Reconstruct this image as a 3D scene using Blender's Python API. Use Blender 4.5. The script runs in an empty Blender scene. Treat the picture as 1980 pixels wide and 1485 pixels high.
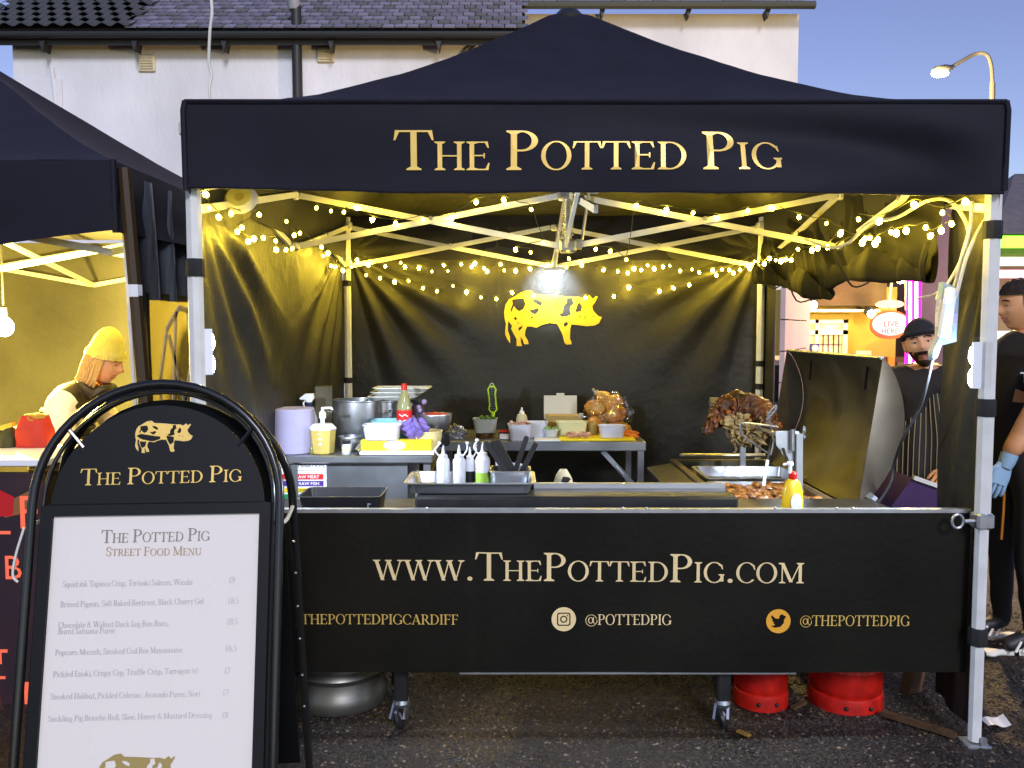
import bpy, bmesh, math, random
from mathutils import Vector, Matrix, Euler, noise
from mathutils.geometry import delaunay_2d_cdt
R = math.radians
rnd = random.Random(7)
SC = bpy.context.scene
COL = SC.collection

# ------------------------------------------------------------------ camera
CAM_H, PITCH, FPX = 1.58, R(3.71), 1650.0
cam = bpy.data.cameras.new('camera')
cam.sensor_width = 36.0
cam.lens = 36.0 * FPX / 1980.0
cam.clip_start, cam.clip_end = 0.05, 400.0
cam_ob = bpy.data.objects.new('camera', cam)
COL.objects.link(cam_ob)
cam_ob.location = (0, 0, CAM_H)
cam_ob.rotation_euler = (R(90) - PITCH, 0, 0)
SC.camera = cam_ob

# ------------------------------------------------------------------ dusk sky and last sunlight from behind the camera
SUN_EL, SUN_AZ = R(30.0), R(166.0)
world = bpy.data.worlds.new('World')
SC.world = world
world.use_nodes = True
wn, wl = world.node_tree.nodes, world.node_tree.links
wn.clear()
wo = wn.new('ShaderNodeOutputWorld')
bg = wn.new('ShaderNodeBackground')
sky = wn.new('ShaderNodeTexSky')
sky.sky_type = 'NISHITA'
sky.sun_disc = False
sky.sun_elevation = SUN_EL
sky.sun_rotation = SUN_AZ
sky.altitude = 20
sky.air_density = 1.0
sky.dust_density = 0.3
sky.ozone_density = 2.5
hs_ = wn.new('ShaderNodeHueSaturation')
hs_.inputs['Saturation'].default_value = 0.96
hs_.inputs['Hue'].default_value = 0.53
wl.new(sky.outputs[0], hs_.inputs['Color'])
wl.new(hs_.outputs[0], bg.inputs['Color'])
bg.inputs['Strength'].default_value = 0.038
wl.new(bg.outputs[0], wo.inputs['Surface'])

sun = bpy.data.lights.new('sun', 'SUN')
sun.energy = 0.58
sun.angle = R(12)
sun.color = (0.90, 0.89, 1.0)
sun_ob = bpy.data.objects.new('sun', sun)
COL.objects.link(sun_ob)
sun_ob.rotation_euler = (R(60), 0, R(14))

SC.view_settings.view_transform = 'Standard'
SC.view_settings.look = 'None'
SC.view_settings.exposure = 1.9
SC.view_settings.gamma = 1.0
SC.view_settings.use_curve_mapping = False
SC.render.engine = 'CYCLES'
SC.cycles.use_denoising = True
SC.cycles.max_bounces = 6
SC.cycles.diffuse_bounces = 3
SC.cycles.glossy_bounces = 3
SC.cycles.transmission_bounces = 6
SC.cycles.sample_clamp_indirect = 4.0
SC.cycles.caustics_reflective = False
SC.cycles.caustics_refractive = False
WARM = (1.0, 0.70, 0.05)
COOL = (0.72, 0.84, 1.0)

# ------------------------------------------------------------------ helpers
_cp, _sp = math.cos(PITCH), math.sin(PITCH)
def ray(px, py):
    u, v = (px - 990.0) / FPX, (742.5 - py) / FPX
    return Vector((u, _cp + v * _sp, -_sp + v * _cp))
def P(px, py, Y):
    d = ray(px, py); t = Y / d.y
    return Vector((d.x * t, Y, CAM_H + d.z * t))
def PZ(px, py, Z):
    d = ray(px, py); t = (Z - CAM_H) / d.z
    return Vector((d.x * t, d.y * t, Z))
def PX(px, py, X):
    d = ray(px, py); t = X / d.x
    return Vector((X, d.y * t, CAM_H + d.z * t))
def XY(px, Y):
    return (px - 990.0) / FPX * Y
def lin(c):
    if isinstance(c, str):
        c = tuple(int(c[i:i + 2], 16) / 255 for i in (0, 2, 4))
        return tuple(x / 12.92 if x <= 0.04045 else ((x + 0.055) / 1.055) ** 2.4 for x in c)
    return c
MATS = {}
def mat(name, col, rough=0.6, metal=0.0, spec=0.5, var=0.0, vscale=8.0, bump=0.0, bscale=40.0, col2=None,
        trans=0.0, emit=None, estr=0.0, sheen=0.0, coat=0.0, stretch=None, alpha=1.0, sss=0.0, detail=5.0, ior=1.45):
    if name in MATS: return MATS[name]
    m = bpy.data.materials.new(name); m.use_nodes = True
    n, l = m.node_tree.nodes, m.node_tree.links
    b = n['Principled BSDF']
    col = lin(col)
    b.inputs['Base Color'].default_value = (*col, 1)
    b.inputs['Roughness'].default_value = rough
    b.inputs['Metallic'].default_value = metal
    b.inputs['Specular IOR Level'].default_value = spec
    b.inputs['Transmission Weight'].default_value = trans
    b.inputs['IOR'].default_value = ior
    b.inputs['Sheen Weight'].default_value = sheen
    b.inputs['Coat Weight'].default_value = coat
    b.inputs['Alpha'].default_value = alpha
    if sss:
        b.inputs['Subsurface Weight'].default_value = sss
        b.inputs['Subsurface Radius'].default_value = (0.02, 0.01, 0.005)
    if emit is not None:
        b.inputs['Emission Color'].default_value = (*lin(emit), 1)
        b.inputs['Emission Strength'].default_value = estr
    if var or bump:
        tc = n.new('ShaderNodeTexCoord')
        src = tc.outputs['Object']
        if stretch:
            mp = n.new('ShaderNodeMapping'); mp.inputs['Scale'].default_value = stretch
            l.new(src, mp.inputs[0]); src = mp.outputs[0]
    if var:
        nz = n.new('ShaderNodeTexNoise'); nz.inputs['Scale'].default_value = vscale; nz.inputs['Detail'].default_value = detail
        l.new(src, nz.inputs['Vector'])
        rp = n.new('ShaderNodeValToRGB')
        c2 = lin(col2) if col2 else tuple(x * (1 - var) for x in col)
        rp.color_ramp.elements[0].position = 0.32; rp.color_ramp.elements[1].position = 0.68
        rp.color_ramp.elements[0].color = (*c2, 1); rp.color_ramp.elements[1].color = (*col, 1)
        l.new(nz.outputs['Fac'], rp.inputs[0]); l.new(rp.outputs[0], b.inputs['Base Color'])
        mr = n.new('ShaderNodeMapRange'); mr.inputs['To Min'].default_value = max(0.02, rough - 0.12); mr.inputs['To Max'].default_value = min(1, rough + 0.12)
        l.new(nz.outputs['Fac'], mr.inputs['Value']); l.new(mr.outputs[0], b.inputs['Roughness'])
    if bump:
        n2 = n.new('ShaderNodeTexNoise'); n2.inputs['Scale'].default_value = bscale; n2.inputs['Detail'].default_value = 4
        l.new(src, n2.inputs['Vector'])
        bp = n.new('ShaderNodeBump'); bp.inputs['Strength'].default_value = bump; bp.inputs['Distance'].default_value = 0.02
        l.new(n2.outputs['Fac'], bp.inputs['Height']); l.new(bp.outputs[0], b.inputs['Normal'])
    MATS[name] = m
    return m

def perp(d):
    d = Vector(d).normalized()
    a = Vector((0, 0, 1)) if abs(d.z) < 0.9 else Vector((1, 0, 0))
    u = d.cross(a).normalized(); return u, u.cross(d).normalized()

class MB:
    def __init__(s): s.v, s.f = [], []
    def add(s, vs, fs):
        o = len(s.v); s.v += [tuple(p) for p in vs]; s.f += [tuple(i + o for i in f) for f in fs]; return s
    def box(s, c, size, rot=None, taper=1.0, bev=0.0):
        hx, hy, hz = (x / 2 for x in size); c = Vector(c)
        if bev:
            b = min(bev, hx * .9, hy * .9, hz * .9); vs = []
            for z, k in ((-hz, b), (-hz + b, 0), (hz - b, 0), (hz, b)):
                for sx, sy in ((-1, -1), (1, -1), (1, 1), (-1, 1)):
                    e = max(k, 0)
                    x, y = hx - e, hy - e
                    a, d = ((x - b, y), (x, y - b)) if sx * sy < 0 else ((x, y - b), (x - b, y))
                    vs += [Vector((sx * a[0], sy * a[1], z)), Vector((sx * d[0], sy * d[1], z))]
            fs = [tuple(range(7, -1, -1)), tuple(range(24, 32))]
            for r in range(3):
                for i in range(8):
                    j = (i + 1) % 8; fs.append((r * 8 + i, r * 8 + j, r * 8 + 8 + j, r * 8 + 8 + i))
        else:
            vs = [Vector((sx * hx * (taper if sz > 0 else 1), sy * hy * (taper if sz > 0 else 1), sz * hz)) for sz in (-1, 1) for sx, sy in ((-1, -1), (1, -1), (1, 1), (-1, 1))]
            fs = [(3, 2, 1, 0), (4, 5, 6, 7), (0, 1, 5, 4), (1, 2, 6, 5), (2, 3, 7, 6), (3, 0, 4, 7)]
        if rot is not None:
            M = Euler(rot).to_matrix(); vs = [M @ v for v in vs]
        return s.add([v + c for v in vs], fs)
    def bar(s, p0, p1, w, h, up=(0, 0, 1)):
        p0, p1 = Vector(p0), Vector(p1); d = (p1 - p0).normalized(); up = Vector(up)
        u = d.cross(up)
        if u.length < 1e-4: u = d.cross(Vector((0, 1, 0)))
        u.normalize(); n = u.cross(d).normalized()
        vs = [p + u * a * w / 2 + n * b * h / 2 for p in (p0, p1) for a, b in ((-1, -1), (1, -1), (1, 1), (-1, 1))]
        return s.add(vs, [(0, 1, 2, 3), (7, 6, 5, 4), (0, 4, 5, 1), (1, 5, 6, 2), (2, 6, 7, 3), (3, 7, 4, 0)])
    def tube(s, pts, r, n=8, cap=True, close=False):
        pts = [Vector(p) for p in pts]; k = len(pts)
        rs = r if isinstance(r, (list, tuple)) else [r] * k
        vs, fs = [], []; u = None
        for i, p in enumerate(pts):
            a = pts[i - 1] if (i > 0 or close) else pts[i]; b = pts[(i + 1) % k] if (i < k - 1 or close) else pts[i]
            d = (b - a)
            d = d.normalized() if d.length > 1e-9 else Vector((0, 0, 1))
            if u is None: u, w = perp(d)
            else:
                u = (u - d * u.dot(d))
                u = u.normalized() if u.length > 1e-6 else perp(d)[0]
                w = u.cross(d).normalized()
            for j in range(n):
                an = 2 * math.pi * j / n
                vs.append(p + (u * math.cos(an) + w * math.sin(an)) * rs[i])
        for i in range(k if close else k - 1):
            i2 = (i + 1) % k
            for j in range(n):
                j2 = (j + 1) % n; fs.append((i * n + j, i * n + j2, i2 * n + j2, i2 * n + j))
        if cap and not close: fs += [tuple(range(n - 1, -1, -1)), tuple(range((k - 1) * n, k * n))]
        return s.add(vs, fs)
    def cyl(s, p0, p1, r0, r1=None, n=16): return s.tube([p0, p1], [r0, r0 if r1 is None else r1], n)
    def lathe(s, prof, c=(0, 0, 0), n=24, M=None, wob=0.0, sx=1.0, sy=1.0):
        c = Vector(c); vs, fs = [], []; k = len(prof)
        for (r, z) in prof:
            for j in range(n):
                a = 2 * math.pi * j / n
                rr = r * (1 + wob * noise.noise(Vector((math.cos(a) * 2, math.sin(a) * 2, z * 20))))
                p = Vector((rr * math.cos(a) * sx, rr * math.sin(a) * sy, z))
                if M is not None: p = M @ p
                vs.append(p + c)
        for i in range(k - 1):
            for j in range(n):
                j2 = (j + 1) % n; fs.append((i * n + j, i * n + j2, i * n + n + j2, i * n + n + j))
        if prof[0][0] > 1e-6: fs.append(tuple(range(n - 1, -1, -1)))
        if prof[-1][0] > 1e-6: fs.append(tuple(range((k - 1) * n, k * n)))
        return s.add(vs, fs)
    def ball(s, c, r, n=12, m=8, nz=0.0, nf=3.0, seed=0.0, M=None):
        c = Vector(c); r = r if isinstance(r, (tuple, list)) else (r, r, r)
        vs, fs = [], []
        for i in range(m + 1):
            th = math.pi * i / m
            for j in range(n):
                a = 2 * math.pi * j / n
                d = Vector((math.sin(th) * math.cos(a), math.sin(th) * math.sin(a), math.cos(th)))
                k = 1 + nz * noise.noise(d * nf + Vector((seed, seed * 1.7, seed * .3)))
                p = Vector((d.x * r[0], d.y * r[1], d.z * r[2])) * k
                if M is not None: p = M @ p
                vs.append(c + p)
        for i in range(m):
            for j in range(n):
                j2 = (j + 1) % n; fs.append((i * n + j, i * n + n + j, i * n + n + j2, i * n + j2))
        return s.add(vs, fs)
    def grid(s, fn, nu, nv, skip=None):
        vs = [fn(i / nu, j / nv) for j in range(nv + 1) for i in range(nu + 1)]
        fs = [(j * (nu + 1) + i, j * (nu + 1) + i + 1, (j + 1) * (nu + 1) + i + 1, (j + 1) * (nu + 1) + i)
              for j in range(nv) for i in range(nu) if not (skip and skip((i + .5) / nu, (j + .5) / nv))]
        return s.add(vs, fs)
    def prism(s, poly, fn, d):
        """poly: 2D list; fn(x,y)->Vector; d: extrusion Vector"""
        a = [fn(*p) for p in poly]; n = len(a); d = Vector(d)
        return s.add(a + [p + d for p in a], [tuple(range(n - 1, -1, -1)), tuple(range(n, 2 * n))] + [(i, (i + 1) % n, n + (i + 1) % n, n + i) for i in range(n)])
    def mesh(s, name, smooth=None):
        me = bpy.data.meshes.new(name); me.from_pydata(s.v, [], s.f); me.update()
        bm = bmesh.new(); bm.from_mesh(me)
        bmesh.ops.remove_doubles(bm, verts=bm.verts, dist=1e-6)
        bmesh.ops.recalc_face_normals(bm, faces=bm.faces)
        if smooth is not None:
            for f in bm.faces: f.smooth = True
            ca = math.radians(smooth)
            for e in bm.edges:
                if len(e.link_faces) == 2 and e.calc_face_angle(0) > ca: e.smooth = False
        bm.to_mesh(me); bm.free()
        return me
    def build(s, name, m=None, parent=None, smooth=35):
        return put(name, s.mesh(name, smooth), m, parent)

def put(name, me, m=None, parent=None, mw=None):
    o = bpy.data.objects.new(name, me); COL.objects.link(o)
    if m is not None and not me.materials: me.materials.append(m)
    if mw is not None: o.matrix_world = mw
    if parent is not None:
        o.parent = parent
        if parent.type == 'EMPTY' and parent.get('_base') is not None:
            o.matrix_parent_inverse = Matrix.Translation(-Vector(parent['_base'][:]))
    return o
def tag(o, label=None, cat=None, group=None, kind=None):
    if label: o['label'] = label
    if cat: o['category'] = cat
    if group: o['group'] = group
    if kind: o['kind'] = kind
    return o
def thing(name, label, cat, base=(0, 0, 0), group=None):
    o = bpy.data.objects.new(name, None); COL.objects.link(o)
    o.location = base; o.empty_display_size = 0.05
    o['_base'] = tuple(base)
    return tag(o, label, cat, group)
def one(name, mb, m, label, cat, group=None, smooth=35, kind=None):
    return tag(mb.build(name, m, None, smooth), label, cat, group, kind)
def lightob(name, kind, loc, energy, color, parent=None, size=0.05, rot=None, spot=None, blend=0.5):
    L = bpy.data.lights.new(name, kind); L.energy = energy; L.color = color
    if kind == 'AREA': L.size = size
    else: L.shadow_soft_size = size
    if kind == 'SPOT': L.spot_size = spot or R(90); L.spot_blend = blend
    o = bpy.data.objects.new(name, L); COL.objects.link(o); o.location = loc
    if rot is not None: o.rotation_euler = rot
    if parent is not None:
        o.parent = parent
        if parent.get('_base') is not None: o.matrix_parent_inverse = Matrix.Translation(-Vector(parent['_base'][:]))
    return o
def aim(d): return Vector(d).to_track_quat('-Z', 'Y').to_euler()
def catmull(pts, k=6):
    pts = [Vector(p) for p in pts]; out = []
    for i in range(len(pts) - 1):
        p0, p1, p2, p3 = pts[max(i - 1, 0)], pts[i], pts[i + 1], pts[min(i + 2, len(pts) - 1)]
        for j in range(k):
            t = j / k
            out.append(0.5 * ((2 * p1) + (p2 - p0) * t + (2 * p0 - 5 * p1 + 4 * p2 - p3) * t * t + (3 * p1 - p0 - 3 * p2 + p3) * t ** 3))
    return out + [pts[-1]]
def fbm(x, y, z=0.0, o=3):
    return sum(noise.noise(Vector((x, y, z)) * 2 ** i) / 2 ** i for i in range(o))

# ------------------------------------------------------------------ a bracketed serif face for the lettering
TT, TN = 0.125, 0.045
def _stem(x, y0=0.0, y1=1.0, w=TT): return [[(x - w / 2, y0), (x + w / 2, y0), (x + w / 2, y1), (x - w / 2, y1)]]
def _ser(x, y, up=1, l=.15, r=.15, w=TT):
    h = w / 2; return [[(x - l, y), (x + r, y), (x + r, y + .035 * up), (x + min(h, r), y + .09 * up), (x - min(h, l), y + .09 * up), (x - l, y + .035 * up)]]
def _bar(y, x0, x1, t=TN): return [[(x0, y), (x1, y), (x1, y + t), (x0, y + t)]]
def _diag(x0, y0, x1, y1, w): return [[(x0 - w / 2, y0), (x0 + w / 2, y0), (x1 + w / 2, y1), (x1 - w / 2, y1)]]
def _beak(x, y, up, h=.22, d=1): return [[(x - .10 * d, y), (x, y), (x + .03 * d, y + h * up), (x - .005 * d, y + h * up)]]
def _arc(cx, cy, rx, ry, a0=0, a1=360, tw=TT, tn=TN, n=22):
    out = []
    for i in range(n):
        q = []
        for a, k in ((a0 + (a1 - a0) * i / n, 0), (a0 + (a1 - a0) * (i + 1) / n, 0), (a0 + (a1 - a0) * (i + 1) / n, 1), (a0 + (a1 - a0) * i / n, 1)):
            c, s_ = math.cos(R(a)), math.sin(R(a)); q.append((cx + (rx - tw * k) * c, cy + (ry - tn * k) * s_))
        out.append(q)
    return out
def _dot(x, y, r=.075, n=12): return [[(x + r * math.cos(2 * math.pi * i / n), y + r * math.sin(2 * math.pi * i / n)) for i in range(n)]]
def _full(x, y1=1.0, w=TT): return _stem(x, 0, y1, w) + _ser(x, 0, 1, w=w) + _ser(x, y1, -1, w=w)
X = .64
def _lst(x, y1=X): return _stem(x, 0, y1, .1) + _ser(x, 0, 1, .1, .1, .1) + [[(x - .12, y1 - .06), (x, y1 - .03), (x + .05, y1), (x - .05, y1)]]
GL = {
 'T': (.80, _stem(.40) + _ser(.40, 0) + _bar(.955, .03, .77) + _beak(.03, 1, -1, .25, -1) + _beak(.77, 1, -1, .25)),
 'H': (.88, _full(.17) + _full(.71) + _bar(.48, .17, .71)),
 'E': (.72, _stem(.18) + _ser(.18, 0, 1, .15, .2) + _ser(.18, 1, -1, .15, .2) + _bar(.955, .18, .62) + _bar(.49, .18, .52) + _bar(0, .18, .64) + _beak(.62, 1, -1) + _beak(.64, 0, 1, .25) + _stem(.52, .42, .6, .035)),
 'F': (.68, _stem(.18) + _ser(.18, 0) + _ser(.18, 1, -1, .15, .2) + _bar(.955, .18, .60) + _bar(.49, .18, .52) + _beak(.60, 1, -1) + _stem(.52, .42, .6, .035)),
 'L': (.66, _stem(.18) + _ser(.18, 0, 1, .15, .2) + _ser(.18, 1, -1) + _bar(0, .18, .6) + _beak(.6, 0, 1, .28)),
 'P': (.70, _full(.18) + _arc(.34, .735, .32, .265, -90, 90) + _bar(.955, .18, .36) + _bar(.47, .18, .36)),
 'R': (.80, _full(.18) + _arc(.34, .735, .30, .265, -90, 90) + _bar(.955, .18, .36) + _bar(.47, .18, .36) + _diag(.72, 0, .40, .5, .14) + _ser(.72, 0, 1, .06, .1)),
 'B': (.74, _full(.18) + _arc(.36, .755, .27, .245, -90, 90) + _arc(.36, .27, .33, .27, -90, 90) + _bar(.955, .18, .38) + _bar(.495, .18, .38) + _bar(0, .18, .38)),
 'O': (.90, _arc(.45, .5, .42, .52)),
 'Q': (.90, _arc(.45, .5, .42, .52) + _diag(.8, -.2, .48, .1, .12)),
 'D': (.86, _full(.18) + _arc(.36, .5, .45, .5, -90, 90) + _bar(.955, .18, .38) + _bar(0, .18, .38)),
 'I': (.38, _full(.19)),
 'G': (.88, _arc(.45, .5, .42, .52, 42, 335) + _stem(.76, .06, .42) + _ser(.76, .42, -1, .14, .1) + _beak(.77, .88, -1, .22)),
 'C': (.80, _arc(.45, .5, .42, .52, 45, 318) + _beak(.76, .88, -1, .24)),
 'S': (.62, _arc(.31, .745, .25, .275, 30, 270, .11) + _arc(.31, .255, .27, .275, -150, 90, .11) + _beak(.54, .92, -1, .22) + _beak(.05, .08, 1, .22, -1)),
 'W': (1.22, _diag(.38, 0, .12, 1, .14) + _diag(.38, 0, .60, 1, .05) + _diag(.86, 0, .60, 1, .14) + _diag(.86, 0, 1.10, 1, .05) + _ser(.13, 1, -1, .14, .16) + _ser(.61, 1, -1, .14, .14) + _ser(1.10, 1, -1, .14, .12, .05)),
 'V': (.86, _diag(.43, 0, .14, 1, .14) + _diag(.43, 0, .72, 1, .05) + _ser(.14, 1, -1) + _ser(.72, 1, -1, .14, .12, .05)),
 'M': (1.06, _stem(.17, 0, 1, .05) + _full(.89) + _diag(.53, 0.05, .17, 1, .14) + _diag(.53, 0.05, .89, 1, .05) + _ser(.17, 0, 1, .13, .13, .05) + _ser(.15, 1, -1, .13, .1)),
 'N': (.92, _stem(.17, 0, 1, .05) + _stem(.74, 0, 1, .05) + _diag(.74, 0, .17, 1, .15) + _ser(.17, 0, 1, .13, .13, .05) + _ser(.74, 1, -1, .13, .13, .05) + _ser(.15, 1, -1, .13, .1)),
 'A': (.86, _diag(.13, 0, .43, 1, .05) + _diag(.73, 0, .43, 1, .14) + _bar(.3, .23, .62) + _ser(.13, 0, 1, .12, .13, .05) + _ser(.73, 0, 1)),
 'U': (.86, _stem(.17, .3, 1) + _stem(.70, .3, 1, .05) + _arc(.43, .3, .32, .32, 180, 360, .12) + _ser(.17, 1, -1) + _ser(.70, 1, -1, .13, .13, .05)),
 'K': (.86, _full(.18) + _diag(.2, .4, .68, 1, .05) + _diag(.72, 0, .34, .6, .14) + _ser(.68, 1, -1, .12, .12, .05) + _ser(.72, 0)),
 '.': (.30, _dot(.15, .07)), ',': (.26, _dot(.12, .06) + [[(.08, .02), (.19, .04), (.10, -.16), (.06, -.15)]]),
 '!': (.3, _dot(.15, .07) + [[(.12, .25), (.18, .25), (.22, 1), (.08, 1)]]), "'": (.2, [[(.08, .7), (.12, .7), (.15, 1), (.05, 1)]]),
 '/': (.5, _diag(.08, -.1, .42, 1.05, .08)), '-': (.35, _bar(.3, .05, .3)),
 '(': (.34, _arc(.42, .4, .34, .62, 115, 245, .06, .03)), ')': (.34, _arc(-.08, .4, .34, .62, -65, 65, .06, .03)),
 '&': (.9, _arc(.36, .75, .2, .25, 0, 360, .08) + _arc(.36, .27, .31, .29, 60, 360, .1) + _diag(.82, 0, .3, .62, .12)),
 '@': (1.15, _arc(.58, .42, .54, .56, 20, 330, .06, .05) + _arc(.52, .42, .24, .30, 0, 360, .09, .05) + _stem(.78, .16, .74, .07) + _arc(.93, .26, .19, .14, 180, 360, .06) + _stem(1.09, .26, .5, .06)),
 '5': (.6, _arc(.28, .3, .27, .31, -140, 120, .11) + _stem(.15, .5, .98, .05) + _bar(.94, .13, .5, .06)),
 '6': (.62, _arc(.31, .31, .28, .33, 0, 360, .11) + _arc(.55, .35, .52, .66, 100, 180, .1)),
 '7': (.6, _bar(.92, .06, .55, .07) + _diag(.2, 0, .52, .95, .1)),
 '8': (.62, _arc(.31, .27, .28, .29, 0, 360, .1) + _arc(.31, .76, .23, .25, 0, 360, .1)),
 '9': (.62, _arc(.31, .69, .28, .33, 0, 360, .11) + _arc(.07, .65, .52, .66, -80, 0, .1)),
 '\u00a3': (.62, _arc(.40, .75, .22, .26, 10, 180, .08) + _stem(.22, .05, .75, .08) + _bar(.42, .06, .42) + _bar(0, .05, .58, .06)),
 'a': (.58, _arc(.26, .2, .22, .22, 0, 360, .09, .04) + _stem(.43, 0, .46, .1) + _arc(.27, .44, .21, .21, 0, 150, .09, .04) + _ser(.46, 0, 1, .02, .08, .05)),
 'b': (.64, _stem(.13, 0, 1.02, .1) + _arc(.34, .31, .25, .33, 0, 360, .1)),
 'c': (.54, _arc(.3, .31, .25, .33, 45, 315, .1)), 'd': (.66, _lst(.51, 1.02) + _arc(.30, .31, .25, .33, 0, 360, .1)),
 'e': (.56, _arc(.3, .31, .25, .33, 20, 325, .1) + _bar(.33, .1, .52)),
 'f': (.42, _stem(.17, 0, .8, .1) + _ser(.17, 0, 1, .1, .12, .1) + _arc(.30, .8, .18, .22, 40, 180, .1) + _bar(.6, .04, .36)),
 'g': (.6, _arc(.28, .38, .21, .26, 0, 360, .09) + _arc(.3, -.1, .26, .17, 0, 360, .08) + _stem(.17, .02, .16, .05)),
 'h': (.7, _lst(.13, 1.02) + _arc(.34, .40, .24, .24, 0, 150, .1) + _stem(.53, 0, .42, .1) + _ser(.53, 0, 1, .1, .1, .1)),
 'i': (.32, _lst(.16) + _dot(.16, .88, .07, 8)), 'k': (.66, _lst(.13, 1.02) + _diag(.16, .25, .5, .62, .05) + _diag(.54, 0, .28, .4, .11) + _ser(.54, 0, 1, .08, .1)),
 'l': (.32, _lst(.16, 1.02)),
 'm': (1.02, _lst(.13) + _arc(.32, .40, .2, .24, 0, 150, .1) + _stem(.47, 0, .42, .1) + _ser(.47, 0, 1, .1, .1, .1) + _arc(.67, .40, .2, .24, 0, 150, .1) + _stem(.83, 0, .42, .1) + _ser(.83, 0, 1, .1, .1, .1)),
 'n': (.7, _lst(.13) + _arc(.34, .40, .24, .24, 0, 150, .1) + _stem(.53, 0, .42, .1) + _ser(.53, 0, 1, .1, .1, .1)),
 'o': (.62, _arc(.31, .31, .27, .33, 0, 360, .1)), 'p': (.66, _stem(.14, -.3, .64, .1) + _ser(.14, -.3, 1, .1, .1, .1) + _arc(.35, .31, .25, .33, 0, 360, .1)),
 'q': (.66, _stem(.5, -.3, .64, .1) + _ser(.5, -.3, 1, .1, .1, .1) + _arc(.3, .31, .25, .33, 0, 360, .1)),
 'r': (.5, _lst(.13) + _arc(.34, .38, .2, .25, 40, 160, .08) + _dot(.43, .55, .06, 8)),
 's': (.46, _arc(.23, .47, .18, .18, 20, 270, .09) + _arc(.23, .16, .19, .18, -160, 90, .09)),
 't': (.42, _stem(.18, .1, .85, .1) + _bar(.6, .04, .36) + _arc(.3, .14, .17, .17, 180, 320, .09)),
 'u': (.7, _stem(.14, .15, .64, .1) + _arc(.34, .22, .25, .24, 180, 330, .1) + _lst(.53)),
 'v': (.6, _diag(.3, 0, .1, .64, .11) + _diag(.3, 0, .5, .64, .04) + _bar(.6, .0, .22, .04) + _bar(.6, .4, .6, .04)),
 'w': (.88, _diag(.26, 0, .1, .64, .1) + _diag(.26, 0, .43, .64, .04) + _diag(.6, 0, .43, .64, .1) + _diag(.6, 0, .78, .64, .04) + _bar(.6, 0, .2, .04) + _bar(.6, .68, .88, .04)),
 'y': (.6, _diag(.3, 0, .1, .64, .11) + _diag(.2, -.3, .5, .64, .05) + _bar(.6, .0, .22, .04) + _bar(.6, .4, .6, .04)),
 'z': (.54, _bar(.58, .05, .48, .06) + _bar(0, .05, .48, .06) + _diag(.12, .02, .42, .62, .1)),
 ' ': (.27, []),
}
def union2d(polys, holes=()):
    vs, fs = [], []
    for p in list(polys) + list(holes):
        a = sum(p[i][0] * p[(i + 1) % len(p)][1] - p[(i + 1) % len(p)][0] * p[i][1] for i in range(len(p)))
        if abs(a) < 1e-9: continue
        q = p if a > 0 else p[::-1]
        fs.append(list(range(len(vs), len(vs) + len(q)))); vs += [Vector(c) for c in q]
    np_ = len(fs) - len(holes)
    if not vs: return [], []
    V, E, F, ov, oe, of = delaunay_2d_cdt(vs, [], fs, 0, 1e-5)
    keep = [f for f, o in zip(F, of) if o and not any(k >= np_ for k in o)]
    return [tuple(v) for v in V], keep
_gc = {}
def glyph(ch):
    if ch not in _gc:
        g = GL.get(ch, GL[' ']); _gc[ch] = (g[0],) + union2d(g[1])
    return _gc[ch]
def text_mesh(txt, size, fn, caps=False, small=.70, track=0.0, width=None, anchor=0.0, bold=None):
    """caps: lower-case letters become small capitals; fn maps (x, y) in metres to a point"""
    x, items = 0.0, []
    for ch in txt:
        k = 1.0
        if caps and ch.islower(): ch, k = ch.upper(), small
        a, V, F = glyph(ch)
        items.append((x, k, V, F)); x += (a + track) * k
    sx = size if width is None else width / x
    off = -anchor * x * sx
    mb = MB()
    for (x0, k, V, F) in items:
        if V: mb.add([fn(off + (x0 + v[0] * k) * sx, v[1] * k * size) for v in V], F)
    return mb
def sans_mesh(txt, size, fn, anchor='LEFT', width=None):
    c = bpy.data.curves.new('t', 'FONT'); c.body = txt; c.size = 1.0; c.align_x = anchor; c.resolution_u = 2
    o = bpy.data.objects.new('t', c); COL.objects.link(o)
    dg = bpy.context.evaluated_depsgraph_get()
    me = bpy.data.meshes.new_from_object(o.evaluated_get(dg))
    w = max((v.co.x for v in me.vertices), default=1) - min((v.co.x for v in me.vertices), default=0)
    k = size / .7; kx = k if width is None else width / max(w, 1e-3)
    mb = MB(); mb.add([fn(v.co.x * kx, v.co.y * k) for v in me.vertices], [tuple(p.vertices) for p in me.polygons])
    bpy.data.objects.remove(o); bpy.data.meshes.remove(me); bpy.data.curves.remove(c)
    return mb
# ------------------------------------------------------------------ materials
M_ALU = mat('white_aluminium', 'd8d8d4', .42, .0, .5, var=.12, vscale=14)
M_ALU2 = mat('silver_aluminium', 'b9bcc0', .35, .75, .5, var=.1, vscale=20)
M_FAB = mat('black_tent_fabric', (.0105, .0098, .0185), .66, 0, .22, var=.35, vscale=5, bump=.10, bscale=240, sheen=.05)
M_FABW = mat('black_wall_fabric', (.026, .025, .021), .5, 0, .35, var=.3, vscale=3.5, bump=.22, bscale=22)
M_STRAP = mat('black_webbing', (.015, .015, .016), .8)
M_GOLD = mat('gold_vinyl', 'f0c96a', .38, .35, .5, var=.12, vscale=6)
M_GOLD2 = mat('pale_gold_vinyl', 'f2d9a0', .45, .1, .5, var=.15, vscale=4)
M_YEL = mat('yellow_vinyl', 'f2c418', .4, 0, .5, var=.08, vscale=9)
M_STEEL = mat('brushed_steel', 'b8bcc2', .32, .9, .5, var=.10, vscale=5, detail=2)
M_STEELD = mat('smoked_steel', '6f6a58', .42, .8, .5, var=.45, vscale=7)
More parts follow.
